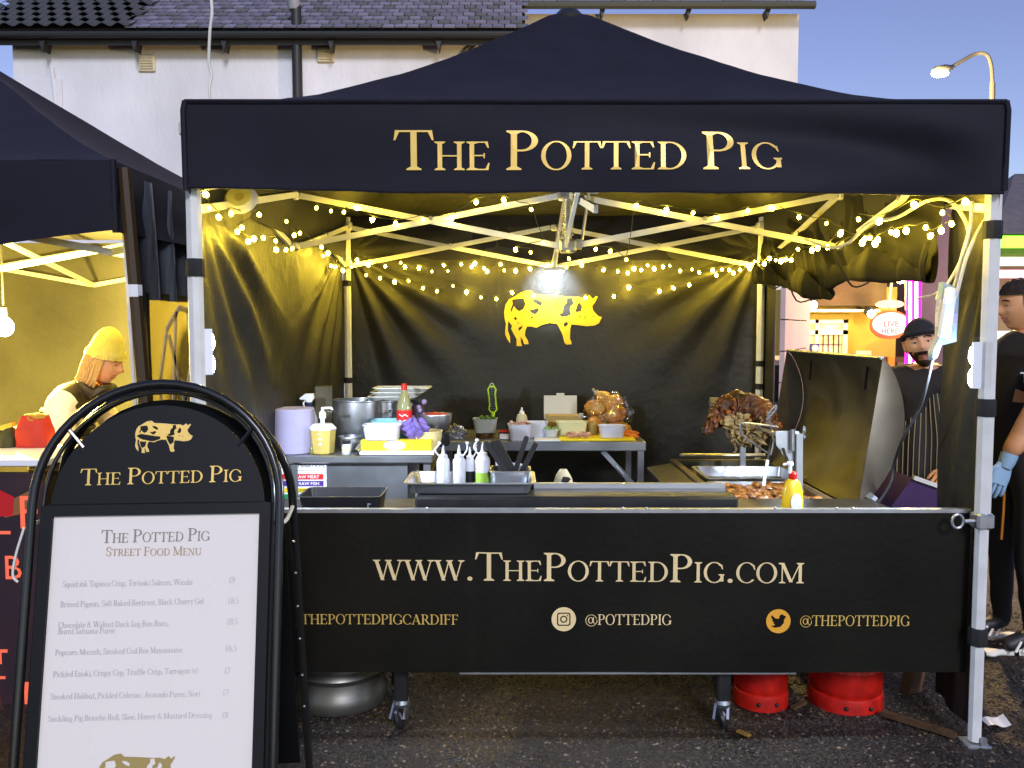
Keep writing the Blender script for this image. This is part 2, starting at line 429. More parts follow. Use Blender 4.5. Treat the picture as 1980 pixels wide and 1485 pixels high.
M_BLKM = mat('black_metal', (.02, .02, .021), .45, .2, .5, var=.3, vscale=12)
M_WPL = mat('white_plastic', 'e4e6ea', .35, 0, .5)
M_CPL = mat('clear_plastic', 'dfe6ea', .2, 0, .5, trans=.35)
M_BLKP = mat('black_plastic', (.018, .018, .02), .38, 0, .5)
M_RED = mat('red_plastic', 'd01c14', .4)
M_WHITEP = mat('white_paint', 'dedfe4', .75, 0, .3, var=.24, vscale=.9, bump=.35, bscale=16, stretch=(1, 1, .45), detail=8)

# ------------------------------------------------------------------ ground
def tarmac_material():
    m = bpy.data.materials.new('tarmac'); m.use_nodes = True
    n, l = m.node_tree.nodes, m.node_tree.links; b = n['Principled BSDF']
    tc = n.new('ShaderNodeTexCoord')
    vo = n.new('ShaderNodeTexVoronoi'); vo.inputs['Scale'].default_value = 95; l.new(tc.outputs['Object'], vo.inputs['Vector'])
    nz = n.new('ShaderNodeTexNoise'); nz.inputs['Scale'].default_value = 1.9; nz.inputs['Detail'].default_value = 6; l.new(tc.outputs['Object'], nz.inputs['Vector'])
    r1 = n.new('ShaderNodeValToRGB'); e = r1.color_ramp.elements
    e[0].position = 0; e[0].color = (.008, .0065, .005, 1); e[1].position = 1; e[1].color = (.10, .072, .048, 1)
    k = e.new(.5); k.color = (.014, .0105, .0075, 1); k = e.new(.86); k.color = (.032, .023, .016, 1)
    sp = n.new('ShaderNodeSeparateColor'); l.new(vo.outputs['Color'], sp.inputs[0]); l.new(sp.outputs[0], r1.inputs[0])
    mx = n.new('ShaderNodeMix'); mx.data_type = 'RGBA'; mx.blend_type = 'MULTIPLY'; mx.inputs['Factor'].default_value = .8
    r2 = n.new('ShaderNodeValToRGB'); r2.color_ramp.elements[0].position = .35; r2.color_ramp.elements[1].position = .7
    r2.color_ramp.elements[0].color = (.3, .28, .26, 1); r2.color_ramp.elements[1].color = (1.7, 1.6, 1.5, 1)
    l.new(nz.outputs['Fac'], r2.inputs[0]); l.new(r1.outputs[0], mx.inputs['A']); l.new(r2.outputs[0], mx.inputs['B'])
    l.new(mx.outputs['Result'], b.inputs['Base Color'])
    mr = n.new('ShaderNodeMapRange'); mr.inputs['From Min'].default_value = .35; mr.inputs['From Max'].default_value = .65
    mr.inputs['To Min'].default_value = .42; mr.inputs['To Max'].default_value = .8
    l.new(nz.outputs['Fac'], mr.inputs['Value']); l.new(mr.outputs[0], b.inputs['Roughness'])
    bp = n.new('ShaderNodeBump'); bp.inputs['Strength'].default_value = 1.0; bp.inputs['Distance'].default_value = .008
    l.new(vo.outputs['Distance'], bp.inputs['Height']); l.new(bp.outputs[0], b.inputs['Normal'])
    return m
M_TAR = tarmac_material()
g = MB()
def gz(x, y): return 0.012 * fbm(x * .9, y * .9, 3.0) + .004 * noise.noise(Vector((x * 7, y * 7, 0)))
g.grid(lambda u, v: Vector((-4 + 8 * u, 1.6 + 6.4 * v, gz(-4 + 8 * u, 1.6 + 6.4 * v))), 120, 100)
tag(g.build('ground', M_TAR, None, 60), 'dark wet tarmac strewn with grit under the stalls', 'ground', kind='structure')
g2 = MB()
for (x0, x1, y0, y1) in ((-60, 60, -40, 1.6), (-60, -4, 1.6, 8), (4, 60, 1.6, 8), (-60, 60, 8, 120)):
    g2.add([(x0, y0, -.004), (x1, y0, -.004), (x1, y1, -.004), (x0, y1, -.004)], [(0, 1, 2, 3)])
tag(g2.build('car_park', M_TAR), 'tarmac car park stretching away behind the tents', 'ground', kind='structure')
# loose grit
gr = MB()
base_oct = [(1, 0, 0), (0, 1, 0), (-1, 0, 0), (0, -1, 0), (0, 0, .7), (0, 0, -.3)]
oct_f = [(0, 1, 4), (1, 2, 4), (2, 3, 4), (3, 0, 4), (1, 0, 5), (2, 1, 5), (3, 2, 5), (0, 3, 5)]
def grit(n, smin, smax, zone):
    mb = MB()
    for i in range(n):
        x, y = zone()
        s = smin + (smax - smin) * rnd.random() ** 3; a = rnd.random() * 6.3; ca, sa = math.cos(a), math.sin(a)
        kx, ky = .6 + .8 * rnd.random(), .6 + .8 * rnd.random(); z = gz(x, y)
        mb.add([(x + s * (vx * kx * ca - vy * ky * sa), y + s * (vx * kx * sa + vy * ky * ca), z + s * vz * (.5 + .6 * rnd.random())) for vx, vy, vz in base_oct], oct_f)
    return mb
def zone_a():
    y = 2.9 + 2.6 * rnd.random() ** 1.6; return (-1.6 + 4.4 * rnd.random(), y)
M_GR1 = mat('grey_grit', (.050, .034, .021), .75, 0, .5, var=.6, vscale=60)
M_GR2 = mat('pale_grit', (.22, .155, .10), .7, 0, .5, var=.4, vscale=40)
tag(grit(22000, .005, .014, zone_a).build('gravel', M_GR1, None, None), 'fine brown grit scattered over the tarmac', 'gravel', kind='stuff')
tag(grit(16000, .004, .013, zone_a).build('gravel', mat('dark_grit', (.014, .011, .009), .6), None, None), 'dark stones pressed into the tarmac', 'gravel', kind='stuff')
tag(grit(5000, .003, .010, zone_a).build('gravel', M_GR2, None, None), 'pale chips of stone scattered among the grit', 'gravel', kind='stuff')

# ------------------------------------------------------------------ white buildings behind
M_SLATE = [mat('slate_%d' % i, c, .55, 0, .5, var=.4, vscale=9, bump=.2, bscale=30) for i, c in enumerate(((.27, .255, .33), (.20, .19, .25), (.34, .32, .41), (.15, .155, .16)))]
M_TILE = mat('mossy_tile', (.09, .095, .10), .85, var=.7, vscale=5, bump=.4)
M_GUT = mat('black_gutter', (.016, .017, .017), .5)
M_VENT = mat('cream_vent', 'd2c8a8', .6, var=.1)
def slate_mesh(w, l, t, m, seed):
    r = random.Random(seed); j = lambda: (r.random() - .5) * .012
    w -= .017; mb = MB(); mb.add([(-w / 2 + j(), j(), 0), (w / 2 + j(), j(), 0), (w / 2, l, 0), (-w / 2, l, 0), (-w / 2 + j(), j(), t), (w / 2 + j(), j(), t), (w / 2, l, t * .5), (-w / 2, l, t * .5)],
                      [(3, 2, 1, 0), (4, 5, 6, 7), (0, 1, 5, 4), (1, 2, 6, 5), (2, 3, 7, 6), (3, 0, 4, 7)])
    me = mb.mesh('slate', None); me.materials.append(m); return me
def lay_slates(parent, x0, x1, ye, ze, slope, rows, w, gauge, limit=300, name='slate', meshes=None, fade=0.0, xlim=None):
    cs, sn = math.cos(slope), math.sin(slope); n = 0; extra = MB()
    Rm = Matrix.Rotation(slope, 4, 'X')
    for r in range(rows):
        y, z = ye + r * gauge * cs, ze + r * gauge * sn
        x = x0 - (w / 2 if r % 2 else 0)
        while x < x1:
            xc = x + w / 2; x += w
            if xc < x0 - .02 or xc > x1 + .02: continue
            if xlim and not xlim(xc, r): continue
            me = rnd.choice(meshes)
            T = Matrix.Translation((xc, y - sn * .012, z + .014 * cs + rnd.random() * .006)) @ Rm @ Matrix.Rotation((rnd.random() - .5) * .03, 4, 'Z') @ Matrix.Rotation(-.06, 4, 'X')
            if n < limit:
                o = put(name, me, None, parent); o.matrix_local = T; n += 1
            else: extra.add([T @ v.co for v in me.vertices], [tuple(p.vertices) for p in me.polygons])
    if extra.v: tag(extra.build(name + 's_far', meshes[0].materials[0], parent, None), kind='stuff')
def rect_wall(mb, x0, x1, y, z0, z1, th=.3): mb.box(((x0 + x1) / 2, y + th / 2, (z0 + z1) / 2), (x1 - x0, th, z1 - z0))

WY = 15.0
xl, xr = P(25, 120, WY).x, P(1004, 90, WY).x
ze = P(500, 84, WY).z
cot = thing('white_cottage', 'low white rendered building with mossy slate roof and black gutter behind the tents', 'building', (-4, WY, 0))
w = MB(); w.box(((xl + xr) / 2, WY + 2, ze / 2), (xr - xl, 4, ze))
w.build('wall', M_WHITEP, cot)
q = MB(); q.box((xl + .42, WY - .02, ze / 2 - .3), (.84, .05, ze - .6), bev=.015); q.build('wall_pier', M_WHITEP, cot)
sl1 = R(36); e_y, e_z = WY - .32, ze + .12
rf = MB(); L1 = 2.15
rf.add([(xl - .5, e_y, e_z), (xr + .1, e_y, e_z), (xr + .1, e_y + L1 * math.cos(sl1), e_z + L1 * math.sin(sl1)), (xl - .5, e_y + L1 * math.cos(sl1), e_z + L1 * math.sin(sl1))], [(0, 1, 2, 3)])
rf.add([(xl - .5, e_y, e_z - .05), (xr + .1, e_y, e_z - .05), (xr + .1, e_y + L1 * math.cos(sl1), e_z + L1 * math.sin(sl1) - .3), (xl - .5, e_y + L1 * math.cos(sl1), e_z + L1 * math.sin(sl1) - .3)], [(0, 1, 2, 3)])
roof1 = rf.build('roof', mat('roof_felt', (.012, .012, .014), .9), cot)
sm1 = [slate_mesh(.205, .225, .018, M_SLATE[k], k) for k in (0, 1, 1, 3, 0)]
lay_slates(roof1, xl + 2.1, xr + .08, e_y - .05, e_z, sl1, 9, .205, .21, 300, meshes=sm1)
tm = []
for k in range(2):
    mb = MB(); mb.grid(lambda u, v: Vector((-.14 + .28 * u, -.0 + .36 * v, .03 * math.sin(u * 6.28) + .02 - .015 * v)), 6, 1)
    me = mb.mesh('tile', 60); me.materials.append(M_TILE); tm.append(me)
lay_slates(roof1, xl - .5, xl + 2.1, e_y - .06, e_z + .03, sl1, 6, .27, .3, 300, name='tile', meshes=tm)
gt = MB(); gt.tube([(xl - .55, e_y - .07, e_z - .10), (xr + .12, e_y - .07, e_z - .10)], .058, 10); gt.build('gutter', M_GUT, cot)
gt = MB(); gt.box(((xl + xr) / 2 - .2, e_y + .06, e_z - .13), (xr - xl + .7, .04, .2)); gt.build('fascia', M_GUT, cot)
for px in (82, 260, 433, 640, 848):
    x = P(px, 85, e_y).x
    b = MB(); b.add([(x - .05, e_y - .02, e_z - .18), (x + .05, e_y - .02, e_z - .18), (x, e_y - .02, e_z - .36), (x - .03, e_y + .25, e_z - .18), (x + .03, e_y + .25, e_z - .18), (x, e_y + .25, e_z - .33)],
                    [(0, 1, 2), (5, 4, 3), (0, 3, 4, 1), (1, 4, 5, 2), (2, 5, 3, 0)]); b.build('bracket', M_GUT, cot, None)
for px, py in ((284, 122), (630, 104)):
    c = P(px, py, WY - .02); b = MB(); b.box(c, (.29, .05, .29), bev=.012); v = b.build('vent', M_VENT, cot)
    b = MB()
    for i in range(5): b.box(c + Vector((0, -.035, -.09 + i * .045)), (.22, .03, .018), rot=(.5, 0, 0))
    b.build('louvre', M_VENT, v, None)
b = MB(); c = P(575, 120, WY - .25); b.tube([(c.x, WY - .2, 0.2), (c.x - .02, WY - .2, P(570, 20, WY).z)], .085, 14)
vp = b.build('vent_pipe', M_GUT, cot)
b = MB(); c = P(569, 14, WY - .2); b.lathe([(.095, -.05), (.11, 0), (.11, .09), (.06, .14), (.0, .14)], c, 14); b.build('pipe_cowl', mat('lead_grey', '8d8f92', .5, var=.2), vp)
b = MB(); c = P(922, 79, WY - .04); b.box(c, (.13, .08, .13), bev=.01); jb = b.build('junction_box', M_GUT, cot)
b = MB()
for pts in ([(848, 72), (900, 78), (918, 80)], [(918, 84), (900, 95), (888, 112), (905, 100), (920, 88)], [(930, 82), (960, 78), (1000, 92)], [(930, 88), (938, 104)]):
    b.tube(catmull([P(x, y, WY - .05) for x, y in pts]), .014, 6)
b.build('wire', M_GUT, jb)
b = MB(); b.tube(catmull([P(100, 130, WY - .03), P(106, 180, WY - .03), P(112, 235, WY - .03)]), .04, 8); b.build('wall_pipe', M_WHITEP, cot)

RY = 16.2
xr2 = P(1543, 120, RY).x; ze2 = P(1300, 27, RY).z
hs = thing('white_house', 'taller white house wall with pale slate roof behind the pointed canopy', 'building', (3, RY, 0))
w = MB(); w.box((( -3 + xr2) / 2, RY + 3, ze2 / 2), (xr2 + 3, 6, ze2)); w.build('wall', M_WHITEP, hs)
sl2 = R(44); y2, z2 = RY - .3, ze2 + .08
rf = MB(); x0r, x1r = -7.2, xr2 + .02; L2 = 3.0
rf.add([(x0r, y2, z2), (x1r, y2, z2), (x1r, y2 + L2 * math.cos(sl2), z2 + L2 * math.sin(sl2)), (x0r, y2 + L2 * math.cos(sl2), z2 + L2 * math.sin(sl2)),
        (x0r, y2 + .1, z2 - .06), (x1r, y2 + .1, z2 - .06), (x1r, y2 + L2 * math.cos(sl2), z2 + L2 * math.sin(sl2) - .3), (x0r, y2 + L2 * math.cos(sl2), z2 + L2 * math.sin(sl2) - .3)],
       [(0, 1, 2, 3), (7, 6, 5, 4), (0, 4, 5, 1), (1, 5, 6, 2), (3, 7, 4, 0)])
roof2 = rf.build('roof', MATS['roof_felt'], hs, None)
sm2 = [slate_mesh(.25, .275, .02, M_SLATE[k], k + 9) for k in (0, 2, 2, 0, 1)]
lay_slates(roof2, x0r, x1r, y2 - .04, z2, sl2, 6, .25, .26, 300, meshes=sm2, xlim=lambda x, r: x > .1 or r > 0)
gt = MB(); gt.tube([(P(1012, 40, RY).x, y2 - .06, z2 - .05), (P(1563, 20, RY).x, y2 - .06, z2 - .05)], .07, 10); gt.build('gutter', mat('green_gutter', (.05, .055, .04), .6), hs)
for px in (1165, 1332, 1485):
    x = P(px, 30, y2).x
    b = MB(); b.add([(x - .05, y2, z2 - .1), (x + .05, y2, z2 - .1), (x, y2, z2 - .26), (x - .03, y2 + .25, z2 - .1), (x + .03, y2 + .25, z2 - .1), (x, y2 + .25, z2 - .24)], [(0, 1, 2), (5, 4, 3), (0, 3, 4, 1), (1, 4, 5, 2), (2, 5, 3, 0)])
    b.build('bracket', M_GUT, hs, None)

# ------------------------------------------------------------------ street lamp
LY = 9.0
sl_ = thing('street_lamp', 'lit street lamp on a curved grey pole above the tent', 'street lamp', (P(1919, 200, LY).x, LY, 0))
M_POLE = mat('galvanised_pole', (.035, .037, .04), .7, 0)
pb = P(1921, 300, LY)
hd = P(1838, 131, LY - .1)
b = MB(); b.tube([(pb.x, LY, 0), (pb.x, LY, 2.5)], .09, 12); b.tube([(pb.x, LY, 2.4), P(1919, 160, LY)], .028, 10)
b.build('pole', M_POLE, sl_)
b = MB(); b.tube(catmull([P(1919, 160, LY), P(1917, 130, LY), P(1911, 110, LY), P(1900, 103, LY), P(1880, 107, LY), hd]), .019, 8); b.build('arm', M_POLE, sl_)
d = (P(1800, 140, LY - .2) - hd).normalized()
b = MB(); b.tube([hd - d * .03, hd + d * .03, hd + d * .07, hd + d * .2, hd + d * .25], [.022, .034, .045, .048, .02], 12); lh = b.build('lamp_head', M_POLE, sl_)
M_SLAMP = mat('street_lamp_glow', 'ffffff', .5, emit=(1, .86, .5), estr=90)
b = MB(); b.ball(hd + d * .15 + Vector((0, 0, -.032)), (.088, .044, .036), 14, 8); b.build('lens', M_SLAMP, lh)
lightob('street_lamp_light', 'POINT', hd + d * .18 + Vector((-.3, -.3, -.25)), 320, (1, .66, .24), sl_, .1)

# ------------------------------------------------------------------ pub seen through the open side of the tent
PY = 13.0
M_PUB = mat('ochre_render', 'b0a03c', .8, var=.15, vscale=2, bump=.1)
M_STONE = mat('brown_stone', '64502e', .85, var=.4, vscale=3, bump=.5, bscale=14)
M_WFR = mat('cream_frame', 'e8dcb0', .6)
M_BULB = mat('floodlight_glow', 'ffffff', .5, emit=(1, .85, .5), estr=25)
def pbox(mb, x0, y0, x1, y1, Y, th): # a slab whose front face covers a pixel rectangle at depth Y
    a, b_ = P(x0, y1, Y), P(x1, y0, Y); a2, b2 = P(x0, y0, Y), P(x1, y1, Y)
    xa, xb = (a.x + a2.x) / 2, (b_.x + b2.x) / 2
    mb.box(((xa + xb) / 2, Y + th / 2, (a.z + b_.z) / 2), (xb - xa, th, b_.z - a.z)); return mb
pub = thing('pub', 'ochre painted pub with cream leaded window beyond the open tent side', 'building', (P(1640, 800, PY).x, PY, 0))
b = MB(); a = P(1540, 555, PY); c = P(1735, 555, PY); b.box(((a.x + c.x) / 2, PY + 2, a.z / 2), (c.x - a.x, 4, a.z)); b.build('wall', M_PUB, pub)
b = MB(); x0, x1 = P(1560, 590, PY).x, P(1700, 590, PY).x
b.prism([(x0, P(1560, 592, PY).z), (x1, P(1560, 592, PY).z), (x1, P(1560, 480, PY).z), (P(1640, 500, PY).x, P(1560, 470, PY).z), (P(1600, 570, PY).x, P(1560, 560, PY).z), (x0, P(1560, 575, PY).z)], lambda x, z: Vector((x, PY - .25, z)), (0, .2, 0))
b.build('stone_gable', M_STONE, pub, None)
b = MB(); pbox(b, 1558, 598, 1702, 603, PY - .35, .2); b.build('cornice', M_WFR, pub)
b = MB(); pbox(b, 1555, 608, 1648, 618, PY - .12, .12); pbox(b, 1638, 618, 1648, 830, PY - .12, .12); b.build('surround', mat('olive_paint', '8f8422', .7), pub, None)
M_LIT = mat('lit_window', 'ffe9a0', .3, emit=(1, .72, .25), estr=.16, var=.5, vscale=6, col2='b88a2c')
wi = MB(); pbox(wi, 1556, 618, 1640, 830, PY - .06, .04); win = wi.build('window', M_LIT, pub)
fr = MB()
for r in ((1556, 618, 1640, 625), (1556, 638, 1640, 647), (1628, 618, 1640, 830), (1574, 618, 1581, 830)): pbox(fr, *r, PY - .11, .06)
fr.build('frame', M_WFR, win, None)
fr = MB()
for x in (1590, 1600, 1610, 1620): pbox(fr, x, 645, x + 1.2, 830, PY - .09, .03)
for y in (665, 690, 715, 740, 765): pbox(fr, 1581, y, 1628, y + 1.2, PY - .092, .03)
fr.build('leading', M_GUT, win, None)
cr = MB(); c = P(1575, 672, PY - .16)
cr.prism([(-.07, .06), (.07, .06), (.07, -.03), (.04, -.09), (0, -.12), (-.04, -.09), (-.07, -.03)], lambda x, z: c + Vector((x, 0, z)), (0, .02, 0)); o = cr.build('crest', mat('navy_print', '26305a', .6), win, None)
cr = MB(); cr.lathe([(.001, 0), (.05, 0), (.05, .012)], c + Vector((0, -.015, -.01)), 16, M=Matrix.Rotation(R(90), 3, 'X')); cr.build('crest_disc', M_WFR, o)
dr = MB(); pbox(dr, 1690, 690, 1756, 860, PY - .06, .05); door = dr.build('door', mat('brown_wood', '5a3c1c', .6, var=.3), pub)
for r in ((1695, 700, 1712, 850), (1733, 700, 1752, 850)):
    k = MB(); pbox(k, *r, PY - .1, .03); k.build('pane', mat('dim_glass', '6c5a3c', .15, spec=.6), door)
k = MB(); pbox(k, 1716, 690, 1728, 860, PY - .12, .05); k.build('post', mat('yellow_wood', 'c08a20', .6), door)
k = MB(); pbox(k, 1655, 678, 1685, 700, PY - .08, .03); k.build('notice', M_WFR, pub)
for i, (px, py) in enumerate(((1573, 590), (1685, 607), (1741, 541))):
    c = P(px, py, PY - .55); b = MB(); b.ball(c, .055, 12, 8)
    fl = thing('floodlight', ('round floodlight at the corner over the leaded window', 'round floodlight beside the oval sign', 'highest floodlight above the oval sign')[i], 'floodlight', tuple(c), 'floodlights on the pub wall')
    b.build('lamp', M_BULB, fl)
    b = MB(); b.tube([c + Vector((0, .06, .02)), c + Vector((0, .5, .1))], .02, 8); b.lathe([(.03, .0), (.07, .05), (.075, .09)], c + Vector((0, .02, -.0)), 12, M=Matrix.Rotation(R(-60), 3, 'X')); b.build('bracket', M_GUT, fl)
    lightob('flood', 'POINT', c + Vector((0, -.1, -.08)), (5, 5, 3)[i], (1, .78, .3), fl, .06)
# oval hanging sign
sg = thing('hanging_sign', 'white oval sign edged in orange hanging over the pub door', 'sign', tuple(P(1722, 625, PY - .8)))
c = P(1722, 628, PY - .8)
def oval(rx, rz, c, y, th):
    mb = MB(); mb.prism([(rx * math.cos(i * .1963), rz * math.sin(i * .1963)) for i in range(32)], lambda x, z: c + Vector((x, y, z)), (0, th, 0)); return mb
oval(.285, .205, c, 0, .05).build('rim', mat('orange_print', 'e0702a', .5), sg, None)
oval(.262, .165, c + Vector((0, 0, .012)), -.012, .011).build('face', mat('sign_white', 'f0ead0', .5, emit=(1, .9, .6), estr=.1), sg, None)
M_PRT = mat('brown_print', '4a3c10', .6)
for t, s, dz in (('WATCH IT', .035, .085), ('LIVE', .085, -.025), ('HERE!', .075, -.125)):
    sans_mesh(t, s, lambda x, y: c + Vector((x, -.017, dz + y)), 'CENTER').build('lettering', M_PRT if s > .05 else mat('pale_print', 'a89a60', .6), sg, None)
oval(.2, .06, P(1722, 588, PY - .8), 0, .04).build('topper', M_WFR, sg, None)
b = MB(); b.tube([P(1718, 595, PY - .8), P(1726, 530, PY - .7)], .02, 8); b.tube([P(1752, 600, PY - .8), P(1752, 540, PY - .7)], .02, 8); b.build('hanger', M_WFR, sg)
# neon column
b = MB(); x0 = P(1765, 650, 11.5)
nt = thing('neon_column', 'glowing magenta neon column behind the man in the black beanie', 'neon light', (x0.x, 11.5, 0))
pbox(b, 1757, 530, 1778, 860, 11.5, .12); b.build('panel', mat('magenta_panel', 'd0109a', .4, emit=(1, 0, .62), estr=.75), nt)
for px in (1760, 1772):
    b = MB(); b.tube([P(px, 545, 11.4), P(px, 850, 11.4)], .018, 8); b.build('tube', mat('neon_tube', 'ffffff', .4, emit=(1, .45, .95), estr=5), nt)
lightob('neon_light', 'POINT', P(1768, 690, 11.2), 18, (1, .05, .6), nt, .3)
# dark building beyond with stone pier
b = MB(); pbox(b, 1779, 300, 1850, 900, 13.5, 3); one('stone_pier', b, mat('mauve_stone', '5a4858', .85, var=.3, vscale=2), 'dim mauve stone wall beside the magenta neon column', 'wall')
# shops on the far right
sh = thing('shop_row', 'row of shops with dark roof and green lit fascia past the corner leg', 'building', (P(1990, 800, 14).x, 14, 0))
b = MB(); pbox(b, 1900, 452, 2500, 1000, 14, 4); b.build('wall', mat('shop_wall', '6a5a48', .8, var=.2), sh)
b = MB(); p0 = P(1948, 452, 13.7); p1 = P(1962, 336, 16.5); x9 = 14
b.add([(p0.x - .2, 13.7, p0.z), (x9, 13.7, p0.z), (x9, 16.5, p1.z), (p1.x, 16.5, p1.z), (p0.x - .2, 16.6, p0.z)], [(0, 1, 2, 3), (0, 3, 4)]); b.build('roof', mat('dusky_slate', (.13, .12, .135), .7, var=.3), sh, None)
b = MB(); pbox(b, 1925, 456, 2500, 476, 13.6, .3); b.build('green_fascia', mat('green_neon', '50c020', .4, emit=(.3, 1, .05), estr=.8), sh)
b = MB(); pbox(b, 1925, 497, 2500, 512, 13.65, .25); b.build('pale_fascia', mat('mint_glow', 'b8d8b0', .5, emit=(.7, .9, .6), estr=.3), sh)  # pale strip made to glow faintly in its own colour, without a lamp
b = MB(); pbox(b, 1925, 522, 2500, 536, 13.65, .25); b.build('pink_fascia', mat('pink_neon', 'd88ab0', .5, emit=(1, .45, .7), estr=.6), sh)
b = MB(); pbox(b, 1925, 640, 2500, 800, 13.8, .15); sgn = b.build('sign_board', mat('sign_grey', 'b8c4bc', .6, emit=(.8, .9, .85), estr=.25), sh)
c = P(1934, 703, 13.77)
sans_mesh('TION', .36, lambda x, y: c + Vector((x, 0, y))).build('lettering', mat('sign_dark', '3c4844', .6), sgn, None)
lightob('fascia_glow', 'POINT', P(1960, 560, 12.8), 25, (1, .8, .5), sh, .3)
# pinkish boarded wall and brown posts right behind the tent
bw = thing('boarded_wall', 'pinkish white boarded wall with brown posts behind the rolled up tent side', 'wall', (2.55, 7.2, 0))
M_PINK = mat('pinkish_paint', 'd8bcb8', .7, var=.12, vscale=3)
M_BRN = mat('brown_timber', '5e2c14', .6, var=.3)
def bwp(px, Y): return XY(px, Y)
ya, yb = 7.0, 8.4; xa_, xb_ = XY(1512, ya), XY(1560, yb)
def bl(t, z): return Vector((xa_ + (xb_ - xa_) * t, ya + (yb - ya) * t, z))
n_ = 5
for i in range(9):
    z0 = .1 + i * .26
    b = MB(); b.bar(bl(0, z0 + .125), bl(1, z0 + .125), .04, .25); b.build('board', M_PINK, bw, None)
for t in (.16, .62, .93):
    b = MB(); p = bl(t, 0) + Vector((-.035, -.035, 0)); b.box((p.x, p.y, 1.22), (.045, .045, 2.4)); b.build('post', M_BRN, bw)
# white car
CYR = 8.6
def car():
    c0 = P(1748, 860, CYR); t = thing('parked_car', 'white car parked in front of the pub door', 'car', (c0.x, CYR, 0))
    M_CAR = mat('white_car_paint', 'dcdad0', .25, coat=.5)
    X0 = XY(1782, CYR) - 3.5
    
    K = .86
    prof = [(0, .28), (0, .6), (.15, .86), (1.25, 1.0), (1.75, 1.47), (2.9, 1.47), (3.1, 1.38), (3.5, .93), (3.98, .86), (4.05, .62), (4.05, .28)]
    b = MB(); b.prism(prof, lambda x, z: Vector((X0 + x * K, CYR, z * K)), (0, 1.5, 0)); b.build('body', M_CAR, t, None)
    b = MB(); b.prism([(1.4, .98), (1.8, 1.41), (2.25, 1.41), (2.25, .98)], lambda x, z: Vector((X0 + x * K, CYR - .012, z * K)), (0, .01, 0)); b.build('side_window', mat('car_glass', '2c3a34', .08), t, None)
    b = MB(); b.prism([(2.33, .98), (2.33, 1.41), (2.85, 1.41), (3.05, 1.33), (3.38, .98)], lambda x, z: Vector((X0 + x * K, CYR - .012, z * K)), (0, .01, 0)); b.build('side_window', MATS['car_glass'], t, None)
    for x in (.75, 3.2):
        b = MB(); b.lathe([(.0, -.1), (.2, -.1), (.31, -.08), (.32, 0), (.31, .09), (.0, .1)], (X0 + x * K, CYR + .03, .30), 20, M=Matrix.Rotation(R(90), 3, 'X')); wh = b.build('wheel', M_BLKP, t)
        b = MB(); b.lathe([(.0, 0), (.19, .0), (.19, .02), (0, .03)], (X0 + x * K, CYR - .06, .30), 16, M=Matrix.Rotation(R(90), 3, 'X')); b.build('rim', M_ALU2, wh)
    b = MB(); b.box((X0 + 4.04 * K, CYR + .3, .62), (.06, .25, .14), bev=.02); b.build('tail_light', M_RED, t)
car()
# crowd barrier draped with a purple strap
br = thing('crowd_barrier', 'white slatted barrier with purple strap behind the smoker lid', 'barrier', (XY(1735, 7.0), 7.0, 0))
bx0, bx1 = XY(1712, 7.0), XY(1860, 7.0)
M_PUR = mat('purple_strap', '6a3cc0', .5)
zt = P(1730, 755, 7.0).z
for i in range(14):
    x = bx0 + (bx1 - bx0) * i / 13; b = MB(); b.tube([(x, 7.0, .18), (x, 7.0, zt)], .012, 6); b.build('bar', M_ALU, br)
for z in (.18, zt):
    b = MB(); b.tube([(bx0 - .03, 7.0, z), (bx1 + .03, 7.0, z)], .02, 8); b.build('rail', M_ALU, br)
for x in (bx0 + .1, bx1 - .1):
    b = MB(); b.bar((x, 7.35, .015), (x, 7.85, .015), .05, .03); b.tube([(x, 7.0, 0.02), (x, 7.0, .2)], .015, 6); b.build('foot', M_ALU, br)
b = MB(); b.tube(catmull([P(1728, 762, 7.55), P(1736, 772, 7.5), P(1735, 815, 7.5), P(1728, 850, 7.52), P(1733, 890, 7.5)]), .018, 6); b.build('strap', M_PUR, br)
for i in range(5):
    b = MB(); z = .55 + .12 * i; b.box(((bx0 + bx1) / 2, 7.55, z), (bx1 - bx0, .012, .085)); b.build('slat', mat('cream_slat', 'cfc39a', .7), br, None)
# ------------------------------------------------------------------ main tent
XL, XR, YF, YB = -1.162, 1.757, 3.15, 6.05
XC, YC = (XL + XR) / 2, (YF + YB) / 2
ZT, ZL, ZE, ZP = 2.30, 2.03, 2.385, 3.275
tent = thing('food_tent', 'black pop up tent with gold lettering on its valance and white legs', 'tent', (XC, YC, 0))
HX, HY = (XR - XL) / 2 + .002, (YB - YF) / 2 + .05
def canopy_pt(a, s):
    """a: 0..4 around the square, s: 0 at the peak .. 1 at the eaves"""
    k = int(a) % 4; t = (a - int(a)) * 2 - 1
    c = [(t, -1), (1, t), (-t, 1), (-1, -t)][k]
    edge = 1 - abs(t)
    # the roof cloth sags a little between its hip seams
    sag = .05 * math.sin(math.pi * min(s, 1)) * math.sin(math.pi * (t + 1) / 2)
    g_ = max(0.0, 1 - s) ** 1.4
    z = ZE + (ZP - ZE) * g_ - sag
    x, y = XC + HX * c[0] * s, YC + HY * c[1] * s
    if s < .08: z -= .03 * (1 - s / .08)
    z += .010 * fbm(x * 3, y * 3, 1.0) * min(1, s * 3)
    return Vector((x, y, z))
cv = MB(); NA, NS = 96, 30
pts = [[canopy_pt(4 * i / NA, .008 + .992 * j / NS) for i in range(NA)] for j in range(NS + 1)]
vs = [p for r in pts for p in r]; fs = [(j * NA + i, j * NA + (i + 1) % NA, (j + 1) * NA + (i + 1) % NA, (j + 1) * NA + i) for j in range(NS) for i in range(NA)] + [tuple(range(NA))]
cv.add(vs, fs); canopy = cv.build('canopy', M_FAB, tent, 40)
